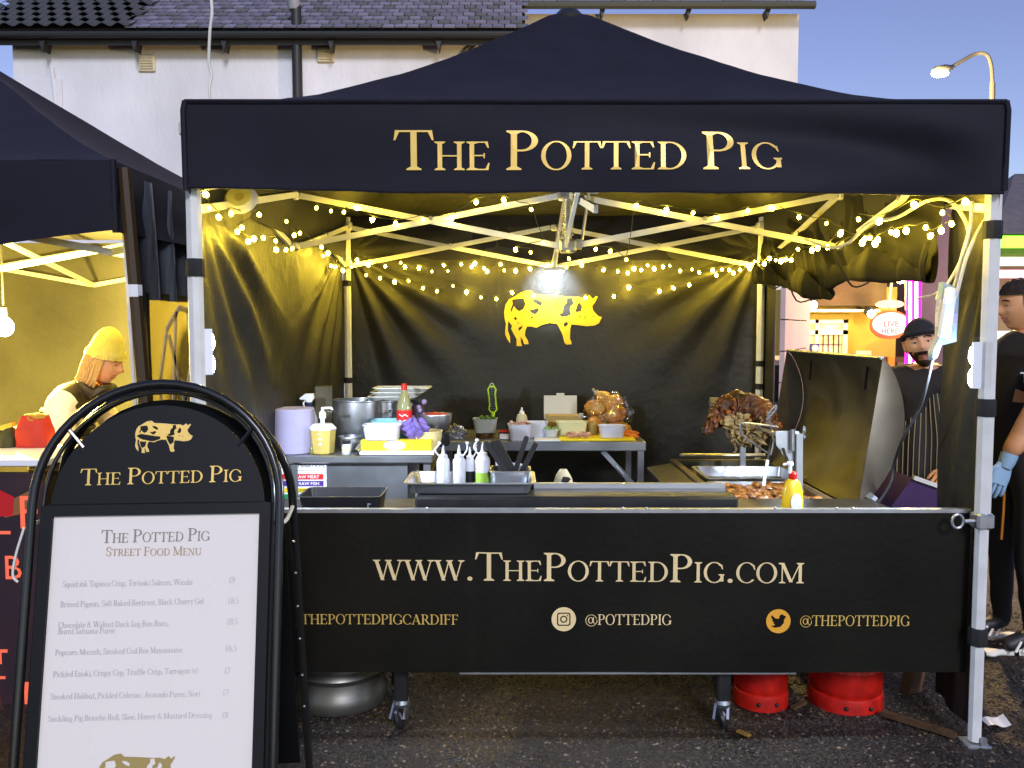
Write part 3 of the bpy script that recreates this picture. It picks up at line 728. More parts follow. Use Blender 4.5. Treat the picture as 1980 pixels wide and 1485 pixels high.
cv = MB(); cv.add([canopy_pt(4 * i / 64, .04 + .95 * j / 16) - Vector((0, 0, .010)) for j in range(17) for i in range(64)], [(j * 64 + i, j * 64 + (i + 1) % 64, (j + 1) * 64 + (i + 1) % 64, (j + 1) * 64 + i) for j in range(16) for i in range(64)]); cv.build('underside_sheet', M_FABW, canopy, 40)  # added sheet, paler than the canopy, so the underside looks more brightly lit
# valance: four cloth strips, softly rippled, rounded over at the eaves
ZVB = 2.072
def val_off(x, z, amp=1.0):
    k = min(1, max(0, (ZE - z) / (ZE - ZVB)))
    e = min(1, (x - (XC - HX)) / .25, (XC + HX - x) / .25); e = max(0, e)
    fold = .055 * math.sin((x * 1.6 - (ZE - z) * 5.0) * 2.0 + 2.5 * noise.noise(Vector((x * .8, z * 3, 0)))) * k * (0.25 + .75 * max(0, min(1, (x - .2) / 1.0)))
    return amp * e * (fold + .026 * k * noise.noise(Vector((x * 1.7, z * 3.2, 5.0)))) 
def val_z(x, v): # v 0 top, 1 bottom
    u = (x - XC) / HX
    bot = ZVB - .003 - .010 * u - .006 * math.cos(u * math.pi / 2) + .004 * math.sin(x * 5) + .004 * noise.noise(Vector((x * 6, 0, 0)))
    top = ZE + .004
    return top + (bot - top) * v
def front_pt(x, z): return Vector((x, YC - HY - .006 + val_off(x, z), z))
vl = MB()
vl.grid(lambda u, v: front_pt(XC - HX + 2 * HX * u, val_z(XC - HX + 2 * HX * u, v)), 120, 14)
valance = vl.build('valance', M_FAB, tent, 60)
for side in (0, 1, 2):
    vl = MB()
    if side == 0: vl.grid(lambda u, v: Vector((XC - HX + .004 + .01 * v * min(1, u * 6) * noise.noise(Vector((u * 8, v * 3, 1))), YC - HY + 2 * HY * u, ZE + .004 + (ZVB - ZE - .01) * v)), 40, 6)
    elif side == 1: vl.grid(lambda u, v: Vector((XC + HX - .002 + .01 * v * min(1, u * 6) * noise.noise(Vector((u * 8, v * 3, 4))), YC - HY + 2 * HY * u, ZE + .004 + (ZVB - ZE - .01) * v)), 40, 6)
    else: vl.grid(lambda u, v: Vector((XC - HX + 2 * HX * u, YC + HY + .004 + .01 * v * noise.noise(Vector((u * 8, v * 3, 9))), ZE + .004 + (ZVB - ZE - .01) * v)), 40, 6)
    vl.build('valance', M_FAB, tent, 60)
hem = MB(); hem.tube([front_pt(XC - HX + 2 * HX * i / 60, val_z(XC - HX + 2 * HX * i / 60, .985)) + Vector((0, -.003, 0)) for i in range(61)], .006, 6); hem.build('hem', M_FAB, valance)
hem = MB(); hem.tube([front_pt(XC - HX + 2 * HX * i / 60, ZE + .001) for i in range(61)], .009, 6); hem.build('seam', M_FAB, valance)
for sx in (-1, 1):
    hem = MB(); hem.tube([(XC + sx * HX, YC - HY - .004, ZE + .003), (XC + sx * (HX + .006), YC - HY - .008, ZE - .03), (XC + sx * (HX + .004), YC - HY - .007, ZVB)], .011, 8); hem.build('corner_binding', M_FAB, valance)
ta = P(762, 329, YC - HY); tb = P(1508, 331, YC - HY); cap = P(1000, 254, YC - HY).z - P(1000, 330, YC - HY).z
text_mesh('The Potted Pig', cap, lambda x, y: front_pt(ta.x + x, ta.z + (tb.z - ta.z) * x / (tb.x - ta.x) + y) + Vector((0, -.004, 0)), caps=True, small=.72, width=tb.x - ta.x).build('lettering', M_GOLD, valance, None)
# legs
def octo(mb, p0, p1, r):
    mb.tube([p0, p1], r, 8); return mb
straps = {(XL, YF): (518, 1, 1), (XR, YF): (445, 788, 1230), (XL, YB): (548, 735, 1), (XR, YB): (703, 747, 1)}
for (x, y), pys in straps.items():
    big = y == YF
    r = .029 if big else .027
    b = MB(); octo(b, (x, y, .86 if big else .9), (x, y, ZT + .03 if y == YF else ZT + .06), r); leg = b.build('leg', M_ALU, tent, 20)
    b = MB(); octo(b, (x, y, .02), (x, y, .87), r * .84); b.build('lower_leg', M_ALU, leg, 20)
    b = MB(); b.box((x, y, .008), (.09, .09, .012), bev=.003); b.tube([(x + .02, y - .03, .01), (x + .02, y - .03, .04)], .012, 6); b.build('foot', M_ALU2, leg)
    b = MB(); b.box((x, y, .865), (.066, .066, .06), bev=.008); b.build('leg_lock', M_ALU2 if big else M_ALU, leg)
    if (x, y) == (XR, YF):
        b = MB(); b.tube([(x - .03, y - .01, .865), (x - .075, y - .015, .865)], .008, 8); b.tube([Vector((x - .10 + .021 * math.cos(i * .5236), y - .016, .865 + .026 * math.sin(i * .5236))) for i in range(12)], .005, 6, close=True); b.build('pull_ring', M_ALU2, leg)
    for py in pys:
        if py < 10: continue
        z = P(990, py, y).z
        b = MB(); b.lathe([(r * 1.12, -.033 if big else -.02), (r * 1.16, -.03 if big else -.018), (r * 1.16, .03 if big else .018), (r * 1.12, .033 if big else .02)], (x, y, z), 8, M=Matrix.Rotation(R(22.5), 3, 'Z')); b.build('strap', M_STRAP, leg, 20)
    if not big:
        b = MB(); b.box((x, y, ZL), (.075, .075, .06), bev=.01); b.build('slider', M_ALU, leg)
    b = MB(); b.box((x, y, ZT), (.075, .075, .06), bev=.01); b.build('top_bracket', M_ALU, leg)
# scissor trusses
def truss(pa, pb, name='truss_bar', m=M_ALU, lift=0.0):
    """pa, pb: (x, y) of neighbouring uprights; draws the crossing pair between the high and low joints"""
    d = (Vector((*pb, 0)) - Vector((*pa, 0))).normalized(); o = Vector((-d.y, d.x, 0)) * .012
    for s, za, zb in ((1, ZT - .012, ZL - .01 + lift), (-1, ZL - .01 + lift, ZT - .012)):
        b = MB(); b.bar(Vector((*pa, za)) + d * .03 + o * s, Vector((*pb, zb)) - d * .03 + o * s, .016, .03); b.build(name, m, tent, None)
    c = (Vector((*pa, (ZT + ZL) / 2)) + Vector((*pb, (ZT + ZL) / 2))) / 2; b = MB(); b.tube([c - o * 2.2, c + o * 2.2], .012, 8); b.build('pivot_bolt', M_ALU2, tent)
nodes = {'FL': (XL, YF), 'FR': (XR, YF), 'BL': (XL, YB), 'BR': (XR, YB), 'F': (XC, YF), 'B': (XC, YB), 'L': (XL, YC), 'R': (XR, YC), 'C': (XC, YC)}
for a, b_ in (('FL', 'F'), ('F', 'FR'), ('BL', 'B'), ('B', 'BR'), ('FL', 'L'), ('L', 'BL'), ('FR', 'R'), ('R', 'BR'), ('L', 'C'), ('C', 'R'), ('F', 'C'), ('C', 'B')):
    truss(nodes[a], nodes[b_], lift=.075 if a in ('FL', 'F') and b_ in ('F', 'FR') else 0.0)
for k in ('F', 'B', 'L', 'R'):
    for z in (ZT - .012, ZL - .01 + (.075 if k == 'F' else 0)):
        b = MB(); b.box((*nodes[k], z), (.05, .05, .045), bev=.008); b.build('joint', M_ALU2 if z < 2.1 else M_ALU, tent)
b = MB(); b.tube([(XC, YC, ZL - .03), (XC, YC, ZP - .1)], .022, 12); hub = b.build('center_pole', M_ALU2, tent)
b = MB(); b.box((XC, YC, ZL - .01), (.09, .09, .07), bev=.01); b.box((XC + .06, YC, ZL + .0), (.03, .06, .05)); b.build('lower_hub', M_ALU2, hub)
b = MB(); b.box((XC, YC, ZT - .01), (.11, .11, .05), bev=.01); b.build('upper_hub', M_ALU2, hub)
b = MB(); b.tube([Vector((XC + .029 * math.cos(i * .7), YC + .029 * math.sin(i * .7), ZL + .05 + .0014 * i)) for i in range(110)], .0035, 5); b.build('spring', M_ALU2, hub)
b = MB(); b.tube([(XC + .075, YC - .02, ZL + .02), (XC + .11, YC - .02, ZT)], .008, 8); b.build('strut', M_ALU2, hub)
b = MB(); b.lathe([(.001, .02), (.05, .02), (.09, -.02), (.085, -.04)], (XC, YC, ZP - .05), 16); b.build('peak_cap', M_BLKP, hub)
# walls: cloth panels hung inside the legs
def back_y(x, z):
    k = max(0, min(1, (2.25 - z) / 1.6)); u = (x - XL) / (XR - XL)
    f = 0
    for cx, sg_ in ((XR, -1), (XL, 1)):  # tension folds fanning from the upper corners
        dx, dz = (x - cx) * sg_, 2.12 - z
        r = math.hypot(dx, dz)
        if r > .02:
            an = math.atan2(dz, max(dx, 1e-3)); f += .022 * math.sin(an * (15 if sg_ < 0 else 19) + 1.2 * sg_) * math.exp(-((r - .55) / .5) ** 2) * (1 if .25 < an < 1.35 else .25)
    c1 = -.004 if abs((x - .64)) < .006 or abs(x + .11) < .006 else 0
    c2 = -.004 if abs(z - 1.49) < .006 else 0
    return YB + .055 + f + .02 * fbm(x * 1.3, z * 1.3, 2.0) * (.4 + .6 * k) + c1 + c2
bwl = MB(); bwl.grid(lambda u, v: Vector((XL - .02 + (XR - XL + .04) * u, back_y(XL - .02 + (XR - XL + .04) * u, .03 + 2.27 * v), .03 + 2.27 * v)), 220, 150)
back = bwl.build('back_wall', M_FABW, tent, 60)
def side_x(y, z):
    u = (y - YF) / (YB - YF); f = 0
    for cy, s in ((YF, 1), (YB, -1)):
        dy, dz = (y - cy) * s, 2.14 - z; r = math.hypot(dy, dz)
        if r > .02:
            an = math.atan2(dz, max(dy, 1e-3)); f += .024 * math.sin(an * 21) * math.exp(-((r - .75) / .6) ** 2) * (1 if .35 < an < 1.5 else .3)
    return f + .022 * fbm(y * 1.5, z * 1.5, 7.0)
sw = MB(); sw.grid(lambda u, v: Vector((XL - .004 - .03 * u + min(1, u * 5) * side_x(YF - .01 + (YB - YF + .03) * u, .03 + 2.27 * v), YF - .01 + (YB - YF + .03) * u, .03 + 2.27 * v)), 130, 110)
sw.build('side_wall', M_FABW, tent, 60)
# right wall: a narrow strip left hanging at the front, the rest gathered up under the eaves
sw = MB(); sw.grid(lambda u, v: Vector((XR + .004 + .02 * u + .02 * math.sin(u * 9) * (1 - v) * u + .3 * side_x(YF + u, .03 + 2.2 * v), YF - .015 + .38 * u + .03 * math.sin(v * 4), .05 + 2.2 * v)), 24, 60)
sw.build('side_wall', M_FABW, tent, 60)
sw = MB(); sw.grid(lambda u, v: Vector((XR + .03 + .02 * math.sin(u * 11), YB - .22 + .26 * u, .05 + 2.2 * v)), 20, 50)
sw.build('side_wall', M_FABW, tent, 60)
ZB_ = [(3.47, 1.77), (3.75, 1.80), (3.95, 1.80), (4.2, 1.82), (4.46, 1.84), (4.62, 1.80), (4.75, 1.755), (4.95, 1.76), (5.1, 1.80), (5.35, 1.83), (5.6, 1.87), (6.0, 1.9)]
def zb_at(y):
    for (a, za), (b_, zb) in zip(ZB_[:-1], ZB_[1:]):
        if y <= b_: return za + (zb - za) * max(0, min(1, (y - a) / (b_ - a)))
    return ZB_[-1][1]
def swag(u, v):
    """gathered wall cloth: down from the eaves, under at the hem and loosely back up inside"""
    y = YF + .32 + (YB - .08 - YF - .32) * u; zb = zb_at(y); zt_ = 2.28
    d = min(1, v / .62)
    diag = y * 9 + (zt_ - (zt_ - zb) * d) * 7
    wv = noise.noise(Vector((y * 1.7, d * 1.2, 1)))
    rid = max(0, 1 - 2.2 * abs(noise.noise(Vector((y * 2.6 + d * 1.1 + wv, d * .7 - y * .4, 3)))))
    rid2 = max(0, 1 - 2.4 * abs(noise.noise(Vector((y * 6.5 + d * 3 + wv * 2, d * 1.6, 8)))))
    amp = .3 + .7 * d
    x = XR + .02 - .05 * amp * rid ** 1.2 - .025 * amp * rid2 - .015 * math.sin(math.pi * d) ** 2
    if v <= .62: z = zt_ + (zb - zt_) * d + .012 * rid2 * d
    else:
        k = (v - .62) / .38; x -= .025 * math.sin(k * math.pi * .5) + .03 * rid * math.sin(math.pi * k); z = zb - .02 * math.sin(math.pi * min(1, k * 1.6)) + (.03 + .11 * rid) * k * k + .03 * rid2 * k
    return Vector((x, y, z))
sw = MB(); sw.grid(swag, 260, 46)
rolled = sw.build('rolled_wall', mat('matte_wall_fabric', (.014, .0135, .011), .75, 0, .15, var=.3, vscale=6), tent, 80)
for u_ in (.30, .60, .86):
    p = swag(u_, .62); b = MB(); b.tube(catmull([(XR - .02, p.y, 2.05), (XR - .17, p.y, 1.98), (p.x - .06, p.y + .01, p.z - .03), (XR + .02, p.y, p.z - .0)], 5), .005, 6); b.build('tie', M_STRAP, rolled)
# pig emblem on the back wall
PIG = [(545,570),(430,585),(330,650),(240,700),(195,770),(175,870),(180,960),(200,1030),(190,1120),(190,1180),(215,1240),(258,1300),(255,1210),(225,1130),(225,1050),(232,990),(270,1040),(285,1060),(270,1100),(300,1160),(345,1240),(345,1340),(425,1340),(405,1290),(400,1210),(430,1250),(450,1315),(515,1312),(500,1260),(460,1195),(465,1130),(490,1070),(550,1070),(620,1085),(700,1045),(800,1020),(900,1030),(930,1080),(965,1150),(985,1200),(1005,1290),(1030,1318),(1100,1315),(1105,1290),(1080,1240),(1085,1100),(1100,1040),(1200,1050),(1310,1065),(1420,1055),(1480,1025),(1520,940),(1480,930),(1440,895),(1400,850),(1385,790),(1420,740),(1465,660),(1440,650),(1400,690),(1350,640),(1290,690),(1200,662),(1100,665),(1000,655),(850,640),(700,630),(600,625)]
SPOTS = [[(280,700),(340,690),(440,680),(470,760),(440,830),(380,860),(340,830),(310,790),(270,880),(262,840),(290,760)],
 [(500,830),(560,840),(640,810),(660,850),(600,905),(550,880)], [(1040,680),(1110,670),(1135,760),(1090,790),(1080,850),(1100,900),(1040,930),(970,940),(920,900),(980,880),(990,790),(1040,740)],
 [(1130,800),(1165,835),(1185,760),(1215,738),(1250,790),(1235,860),(1170,875)], [(308,960),(330,935),(355,960),(330,985)], [(530,935),(580,930),(560,968)], [(990,1040),(1030,995),(1060,1035),(1010,1080)],
 [(370,1090),(430,1055),(420,1095),(375,1135)], [(1205,930),(1235,910),(1215,952)], [(1280,940),(1310,905),(1290,950),(1300,1000)], [(560,690),(640,700),(700,740),(690,790),(640,770),(580,730)], [(350,1015),(385,1018),(370,1035)], [(1385,935),(1430,925),(1420,940)]]
def pig_parts(extra=()):
    return union2d([PIG], list(SPOTS) + list(extra))
def dense(V, F, k): return V, F
PV, PF = pig_parts()
def subdiv2d(V, F, fn, maxlen):
    bm = bmesh.new(); vs_ = [bm.verts.new((x, y, 0)) for x, y in V]
    for f in F:
        try: bm.faces.new([vs_[i] for i in f])
        except ValueError: pass
    for _ in range(4):
        es = [e for e in bm.edges if e.calc_length() > maxlen]
        if not es: break
        bmesh.ops.subdivide_edges(bm, edges=es, cuts=1, use_grid_fill=False); bmesh.ops.triangulate(bm, faces=bm.faces)
    bm.verts.index_update(); mb = MB(); mb.add([fn(v.co.x, v.co.y) for v in bm.verts], [tuple(v.index for v in f.verts) for f in bm.faces]); bm.free(); return mb
def pig_wall(zx, zy):
    q = P(950 + zx / 7.07, 480 + zy / 7.07, YB); return Vector((q.x, back_y(q.x, q.z) - .009, q.z))
subdiv2d(PV, PF, pig_wall, 60).build('pig_emblem', M_YEL, back, 60)

# ------------------------------------------------------------------ fairy lights
M_FAIRY = [mat('fairy_bulb_%d' % i, 'ffffff', .4, emit=WARM, estr=e) for i, e in enumerate((16.0, 42.0, 80.0))]
M_WIRE = mat('dark_wire', (.03, .035, .02), .6)
bulb_me = MB(); bulb_me.ball((0, 0, 0), (.0095, .0095, .0115), 8, 6); 
bulb_mes = []
for m_ in M_FAIRY:
    me_ = bulb_me.mesh('bulb', 60); me_.materials.append(m_); bulb_mes.append(me_)
cap_me = MB(); cap_me.cyl((0, 0, .006), (0, 0, .022), .005, .004, 6); cap_me = cap_me.mesh('bulb_cap', None); cap_me.materials.append(M_WIRE)
def string_lights(label, pts, big=1.0, w=(1, 2, 2)):
    t = thing('string_lights', label, 'fairy lights', tuple(pts[0]), 'warm fairy lights hung inside the tent')
    up = [p + Vector((0, 0, .022)) for p in pts]
    mid = []
    for a, b_ in zip(up[:-1], up[1:]): mid += [a, (a + b_) / 2 + Vector((0, 0, -.012 * min(1, (b_ - a).length * 3)))]
    c = MB(); c.tube(catmull(mid + [up[-1]], 3), .0022, 5); c.build('wire', M_WIRE, t)
    for p in pts:
        i_ = rnd.choices((0, 1, 2), w)[0]; k = big * (.75 + .15 * i_ + .3 * rnd.random())
        o = put('bulb', bulb_mes[i_], None, t); o.location = p; o.scale = (k, k, k); o.rotation_euler = (rnd.random() - .5, rnd.random() - .5, 0)
    return t
def sx_at(px, py): # points just inside the left wall
    q = PX(px, py, XL + .07); return q if YF < q.y < YB else P(px, py, min(max(q.y, YF + .05), YB - .05))
def rx_at(px, py):
    q = PX(px, py, XR - .17); return q if YF < q.y < YB - .1 else P(px, py, min(max(q.y, YF + .1), YB - .1))
yb = YB - .05
string_lights('dense row of fairy lights along the top of the back wall', [P(x, y, yb) for x, y in ((690,503),(712,512),(745,515),(775,508),(783,516),(810,518),(835,525),(858,513),(866,524),(892,511),(912,516),(918,510),(936,519),(942,525),(968,511),(975,523),(997,524),(1025,520),(1060,513),(1095,517),(1125,513),(1167,522),(1195,525),(1214,528),(1226,520),(1240,522),(1252,513),(1265,520),(1282,516),(1295,514),(1315,524),(1338,521),(1352,527),(1378,523),(1396,521),(1410,522),(1431,522),(1447,515),(1460,507))])
string_lights('long loop of fairy lights sagging in front of the pig emblem', [P(x, y, yb) for x, y in ((708,532),(735,538),(763,545),(790,543),(818,557),(845,563),(876,553),(902,565),(930,575),(960,578),(990,566),(1032,572),(1075,570),(1132,576),(1187,573),(1216,556),(1275,563),(1302,557),(1333,551),(1385,532),(1418,528),(1450,520))])
string_lights('fairy lights wound along the middle truss left of the pole', [P(x, y, YC - .04) for x, y in ((612,402),(640,408),(665,410),(690,402),(720,425),(765,432),(818,424),(872,424),(921,391),(974,387),(1027,405),(1050,470),(997,483),(1026,488))], 1.0, (4, 2, .5))
string_lights('fairy lights wound along the middle truss beyond the pole', [P(x, y, YC - .04) for x, y in ((1100,500),(1152,482),(1180,486),(1211,502),(1230,398),(1289,405),(1340,412),(1388,421),(1446,407),(1494,403),(1545,420),(1598,432),(1627,447))], 1.0, (4, 2, .5))
string_lights('fairy lights trailing down the cloth wall by the front leg', [sx_at(x, y) for x, y in ((398,376),(405,403),(423,420),(447,413),(501,415),(468,440),(459,448),(480,467),(491,462),(509,460),(533,466),(534,483),(553,483),(565,481),(554,428),(569,455),(580,451),(622,478),(625,495),(634,490),(648,516),(640,514),(663,523),(680,516),(690,502))], 1.0, (4, 2, .5))
string_lights('fairy lights strung over the gathered up tent side', [rx_at(x, y) for x, y in ((1867,390),(1822,410),(1840,433),(1820,446),(1799,456),(1790,440),(1752,446),(1733,451),(1723,449),(1697,464),(1692,471),(1682,460),(1667,470),(1672,462),(1625,452),(1600,478),(1581,480),(1570,484),(1543,482),(1530,503),(1520,502),(1510,505),(1500,503),(1488,500),(1478,510))])
string_lights('few fairy lights hung under the valance by the corner leg', [P(x, y, YF + .12) for x, y in ((1660,424),(1700,428),(1768,396),(1822,412),(1866,391))])
lightob('fairy_glow', 'POINT', P(1000, 505, YB - .3), .01, WARM, None, .05)
bpy.data.objects.remove(bpy.data.objects['fairy_glow'])

# ------------------------------------------------------------------ LED work lamps
M_LED = mat('led_glow', 'ffffff', .4, emit=(.82, .92, 1.0), estr=35)
def led(label, c, d, watts, spot, blend=.6):
    c, d = Vector(c), Vector(d).normalized(); u, w_ = perp(d)
    t = thing('work_lamp', label, 'work lamp', tuple(c), 'white LED work lamps clipped to the tent')
    b = MB(); b.bar(c - Vector((0, 0, .085)), c + Vector((0, 0, .085)), .05, .03, up=d); b.build('housing', M_WPL, t, None)
    for s in (-1, 1):
        b = MB(); b.ball(c + d * .016 + Vector((0, 0, s * .042)), (.012, .012, .033), 12, 8); b.build('lens', M_LED, t)
    lightob('led_light', 'SPOT', c + d * .05, watts, COOL, t, .04, aim(d), spot, blend)
    return t
led('white LED lamp clipped to the leg beside the menu board', P(401, 680, YF + .03), (.85, .45, -.40), 30, R(140))
led('white LED lamp on the corner leg facing the cook', P(1888, 706, YF - .0), (-.9, .38, -.38), 24, R(140))
t = thing('strip_lamp', 'white LED lamp hung above the pig emblem', 'work lamp', tuple(P(1072, 523, YB - .22)))
c = P(1072, 521, YB - .22)
b = MB(); b.box(c, (.15, .07, .025), bev=.006); b.tube([c, c + Vector((.03, -.02, .22))], .012, 8); b.build('housing', M_WPL, t)
for s in (-1, 1):
    b = MB(); b.box(c + Vector((s * .035, 0, -.015)), (.055, .05, .008)); b.build('lens', M_LED, t, None)
lightob('strip_light', 'SPOT', c + Vector((0, 0, -.03)), 16, COOL, t, .03, aim((0, .95, -.3)), R(80), .5)
# round white disc under the eaves and the loose cables
dsh = thing('round_fitting', 'round white dish fixed under the valance by the front leg', 'light fitting', tuple(P(465, 385, 3.5)))
c = P(465, 384, 3.5); b = MB(); b.lathe([(.0, .02), (.05, .02), (.066, .005), (.068, -.01), (.06, -.012), (.052, .002), (.0, .004)], c, 28, M=Matrix.Rotation(R(62), 3, 'X')); b.build('dish', M_WPL, dsh)
b = MB(); b.lathe([(.0, .01), (.02, .01), (.02, 0), (0, 0)], c + Vector((0, -.012, 0)), 16, M=Matrix.Rotation(R(62), 3, 'X')); b.build('boss', M_VENT, dsh)
b = MB(); b.bar(c + Vector((0, .01, .03)), c + Vector((0, .03, .16)), .02, .01); b.build('bracket', M_ALU, dsh, None)
M_WCAB = mat('white_cable', 'd6d2c4', .45)
def cable(label, pts, r, m, name='cable', group=None):
    b = MB(); b.tube(catmull(pts, 8), r, 8); return one(name, b, m, label, 'cable', group)
cable('white cable rising from the canopy corner past the cottage roof', [P(407, 198, 3.12), P(405, 170, 3.12), P(409, 145, 3.13), P(404, 120, 3.13), P(406, 60, 3.12), P(410, 20, 3.12), P(405, -30, 3.14)], .0055, M_WCAB)
cable('white cable looping along the truss into the power strip, upper one', [P(1556, 462, 4.5), P(1600, 478, 4.2), P(1640, 470, 3.9), P(1680, 432, 3.7), P(1735, 420, 3.45), P(1790, 390, 3.3), P(1835, 388, 3.25), P(1868, 430, 3.25), P(1870, 470, 3.25), P(1850, 520, 3.26), P(1825, 560, 3.27)], .007, M_WCAB)
cable('white cable hanging from the corner bracket, middle one', [P(1880, 390, 3.22), P(1876, 440, 3.22), P(1860, 495, 3.22), P(1848, 545, 3.24), P(1834, 580, 3.25)], .007, M_WCAB)
cable('white cable hanging nearest the corner leg', [P(1905, 425, 3.2), P(1890, 450, 3.2), P(1868, 500, 3.2), P(1852, 560, 3.22), P(1843, 585, 3.24)], .007, M_WCAB)
cable('pale cable sagging from the power strip behind the cook', [P(1775, 577, 4.2), P(1800, 572, 3.8), P(1815, 565, 3.5), P(1812, 578, 3.4), P(1826, 570, 3.3)], .006, M_WCAB)
cable('black cable curving down beside the smoker lid', [P(1803, 695, 3.26), P(1793, 740, 3.3), P(1778, 790, 3.4), P(1745, 850, 3.5), P(1728, 900, 3.6), P(1722, 935, 3.6), P(1690, 985, 3.6)], .006, M_BLKP)
ps = thing('power_strip', 'power strip wrapped in a bluish clear bag hanging on cables', 'power strip', tuple(P(1832, 620, 3.25)))
M_BAG = mat('bluish_bag', 'b9b6e6', .25, trans=.25, var=.3, vscale=9, col2='7fb8c8')
b = MB()
prof = [P(1822, 545, 3.25), P(1850, 560, 3.25), P(1843, 660, 3.25), P(1822, 668, 3.25), P(1806, 690, 3.25), P(1799, 696, 3.25), P(1796, 680, 3.25), P(1812, 650, 3.25), P(1818, 600, 3.25)]
b.prism([(p.x, p.z) for p in prof], lambda x, z: Vector((x + .004 * math.sin(z * 90), 3.235 + .012 * math.sin(x * 70), z)), (0, .04, 0)); b.build('bag', M_BAG, ps, 60)
b = MB(); b.box(P(1832, 605, 3.232), (.045, .02, .19), rot=(0, .12, 0), bev=.006); b.build('strip', M_WPL, ps)
b = MB(); b.box(P(1834, 575, 3.22), (.018, .008, .05), rot=(0, .12, 0)); b.build('switch', mat('blue_led', '2838ff', .4, emit=(.15, .2, 1), estr=2.0), ps, None)
# ------------------------------------------------------------------ front banner
BY = 3.2
ban = thing('front_banner', 'long black banner with gold web address across the stall front', 'banner', (XC, BY, .27))
M_BAN = mat('black_banner_vinyl', (.0085, .0075, .0045), .5, 0, .22, var=.5, vscale=2.5, bump=.06, bscale=30)
zb0, zb1 = P(1200, 1300, BY).z, P(1200, 990, BY).z
bx0, bx1 = XL + .02, XR - .015
def ban_y(x, z): return BY + .006 * noise.noise(Vector((x * 1.4, z * 2, 0))) + (.004 * math.exp(-((x + .125) / .012) ** 2))
b = MB(); b.grid(lambda u, v: Vector((bx0 + (bx1 - bx0) * u, ban_y(bx0 + (bx1 - bx0) * u, zb0 + (zb1 - zb0) * v), zb0 + (zb1 - zb0) * v)), 120, 24)
sheet = b.build('sheet', M_BAN, ban, 60)
b = MB(); b.bar((bx0, BY + .012, zb1 + .004), (bx1, BY + .012, zb1 + .004), .03, .014); b.build('top_rail', M_ALU2, ban, None)
b = MB(); b.bar((XC - .5, BY + .03, zb0 - .005), (XC + .8, BY + .03, zb0 - .005), .03, .018); b.build('bottom_rail', M_ALU2, ban, None)
for px in (826, 1205, 1250, 1500, 1618, 1650):
    p = P(px, 989, BY); b = MB(); b.ball((p.x, BY + .004, zb1 + .013), .006, 8, 6); b.build('rivet', M_ALU2, ban)
def ban_fn(p0, p1):
    return lambda x, y: (lambda X_, Z_: Vector((X_, ban_y(X_, Z_) - .004, Z_)))(p0.x + x, p0.z + (p1.z - p0.z) * x / (p1.x - p0.x) + y)
def ban_text(t, x0, y0, x1, y1, cappx, m, small=.72):
    p0, p1 = P(x0, y0, BY), P(x1, y1, BY)
    text_mesh(t, cappx / 513.0, ban_fn(p0, p1), caps=True, small=small, width=p1.x - p0.x).build('lettering', m, sheet, None)
ban_text('www.ThePottedPig.com', 722, 1121, 1554, 1127, 56, M_GOLD2)
ban_text('/THEPOTTEDPIGCARDIFF', 572, 1206, 887, 1207, 20, M_GOLD)
ban_text('@POTTEDPIG', 1131, 1208, 1298, 1208, 21, M_GOLD2)
ban_text('@THEPOTTEDPIG', 1545, 1209, 1758, 1210, 21, M_GOLD)
def disc(cx, cy, r, n=40): return [(cx + r * math.cos(2 * math.pi * i / n), cy + r * math.sin(2 * math.pi * i / n)) for i in range(n)]
def rrect(h, r, n=6):
    o = []
    for k, (sx, sy) in enumerate(((1, 1), (-1, 1), (-1, -1), (1, -1))):
        for i in range(n + 1):
            a = math.pi / 2 * (k + i / n); o.append((sx * (h - r) + r * math.cos(a), sy * (h - r) + r * math.sin(a)))
    return o
def ring(a, b_): return [[a[i], a[(i + 1) % len(a)], b_[(i + 1) % len(b_)], b_[i]] for i in range(len(a))]
c = P(1090, 1197, BY); k = 24 / 513.0
V, F = union2d([disc(0, 0, 1)], ring(rrect(.55, .2), rrect(.45, .14)) + ring(disc(0, 0, .30, 24), disc(0, 0, .20, 24)) + [disc(.30, .30, .06, 10)])
mb = MB(); mb.add([(c.x + x * k, ban_y(c.x + x * k, c.z + y * k) - .004, c.z + y * k) for x, y in V], F); mb.build('photo_app_badge', M_GOLD2, sheet, None)
c = P(1504, 1200, BY)
bird = [(670,658),(662,656),(652,649),(641,655),(638,670),(622,668),(606,653),(603,664),(612,678),(605,677),(618,689),(611,690),(622,697),(615,701),(602,703),(622,711),(645,707),(660,690),(662,672),(671,664),(665,665)]
bird = [((x - 636) / 68.0 * 1.25, -(y - 681) / 68.0 * 1.25) for x, y in bird]
V, F = union2d([disc(0, 0, 1)], [bird])
mb = MB(); mb.add([(c.x + x * k, ban_y(c.x + x * k, c.z + y * k) - .004, c.z + y * k) for x, y in V], F); mb.build('bird_badge', mat('amber_vinyl', 'e8a838', .4, .1), sheet, None)

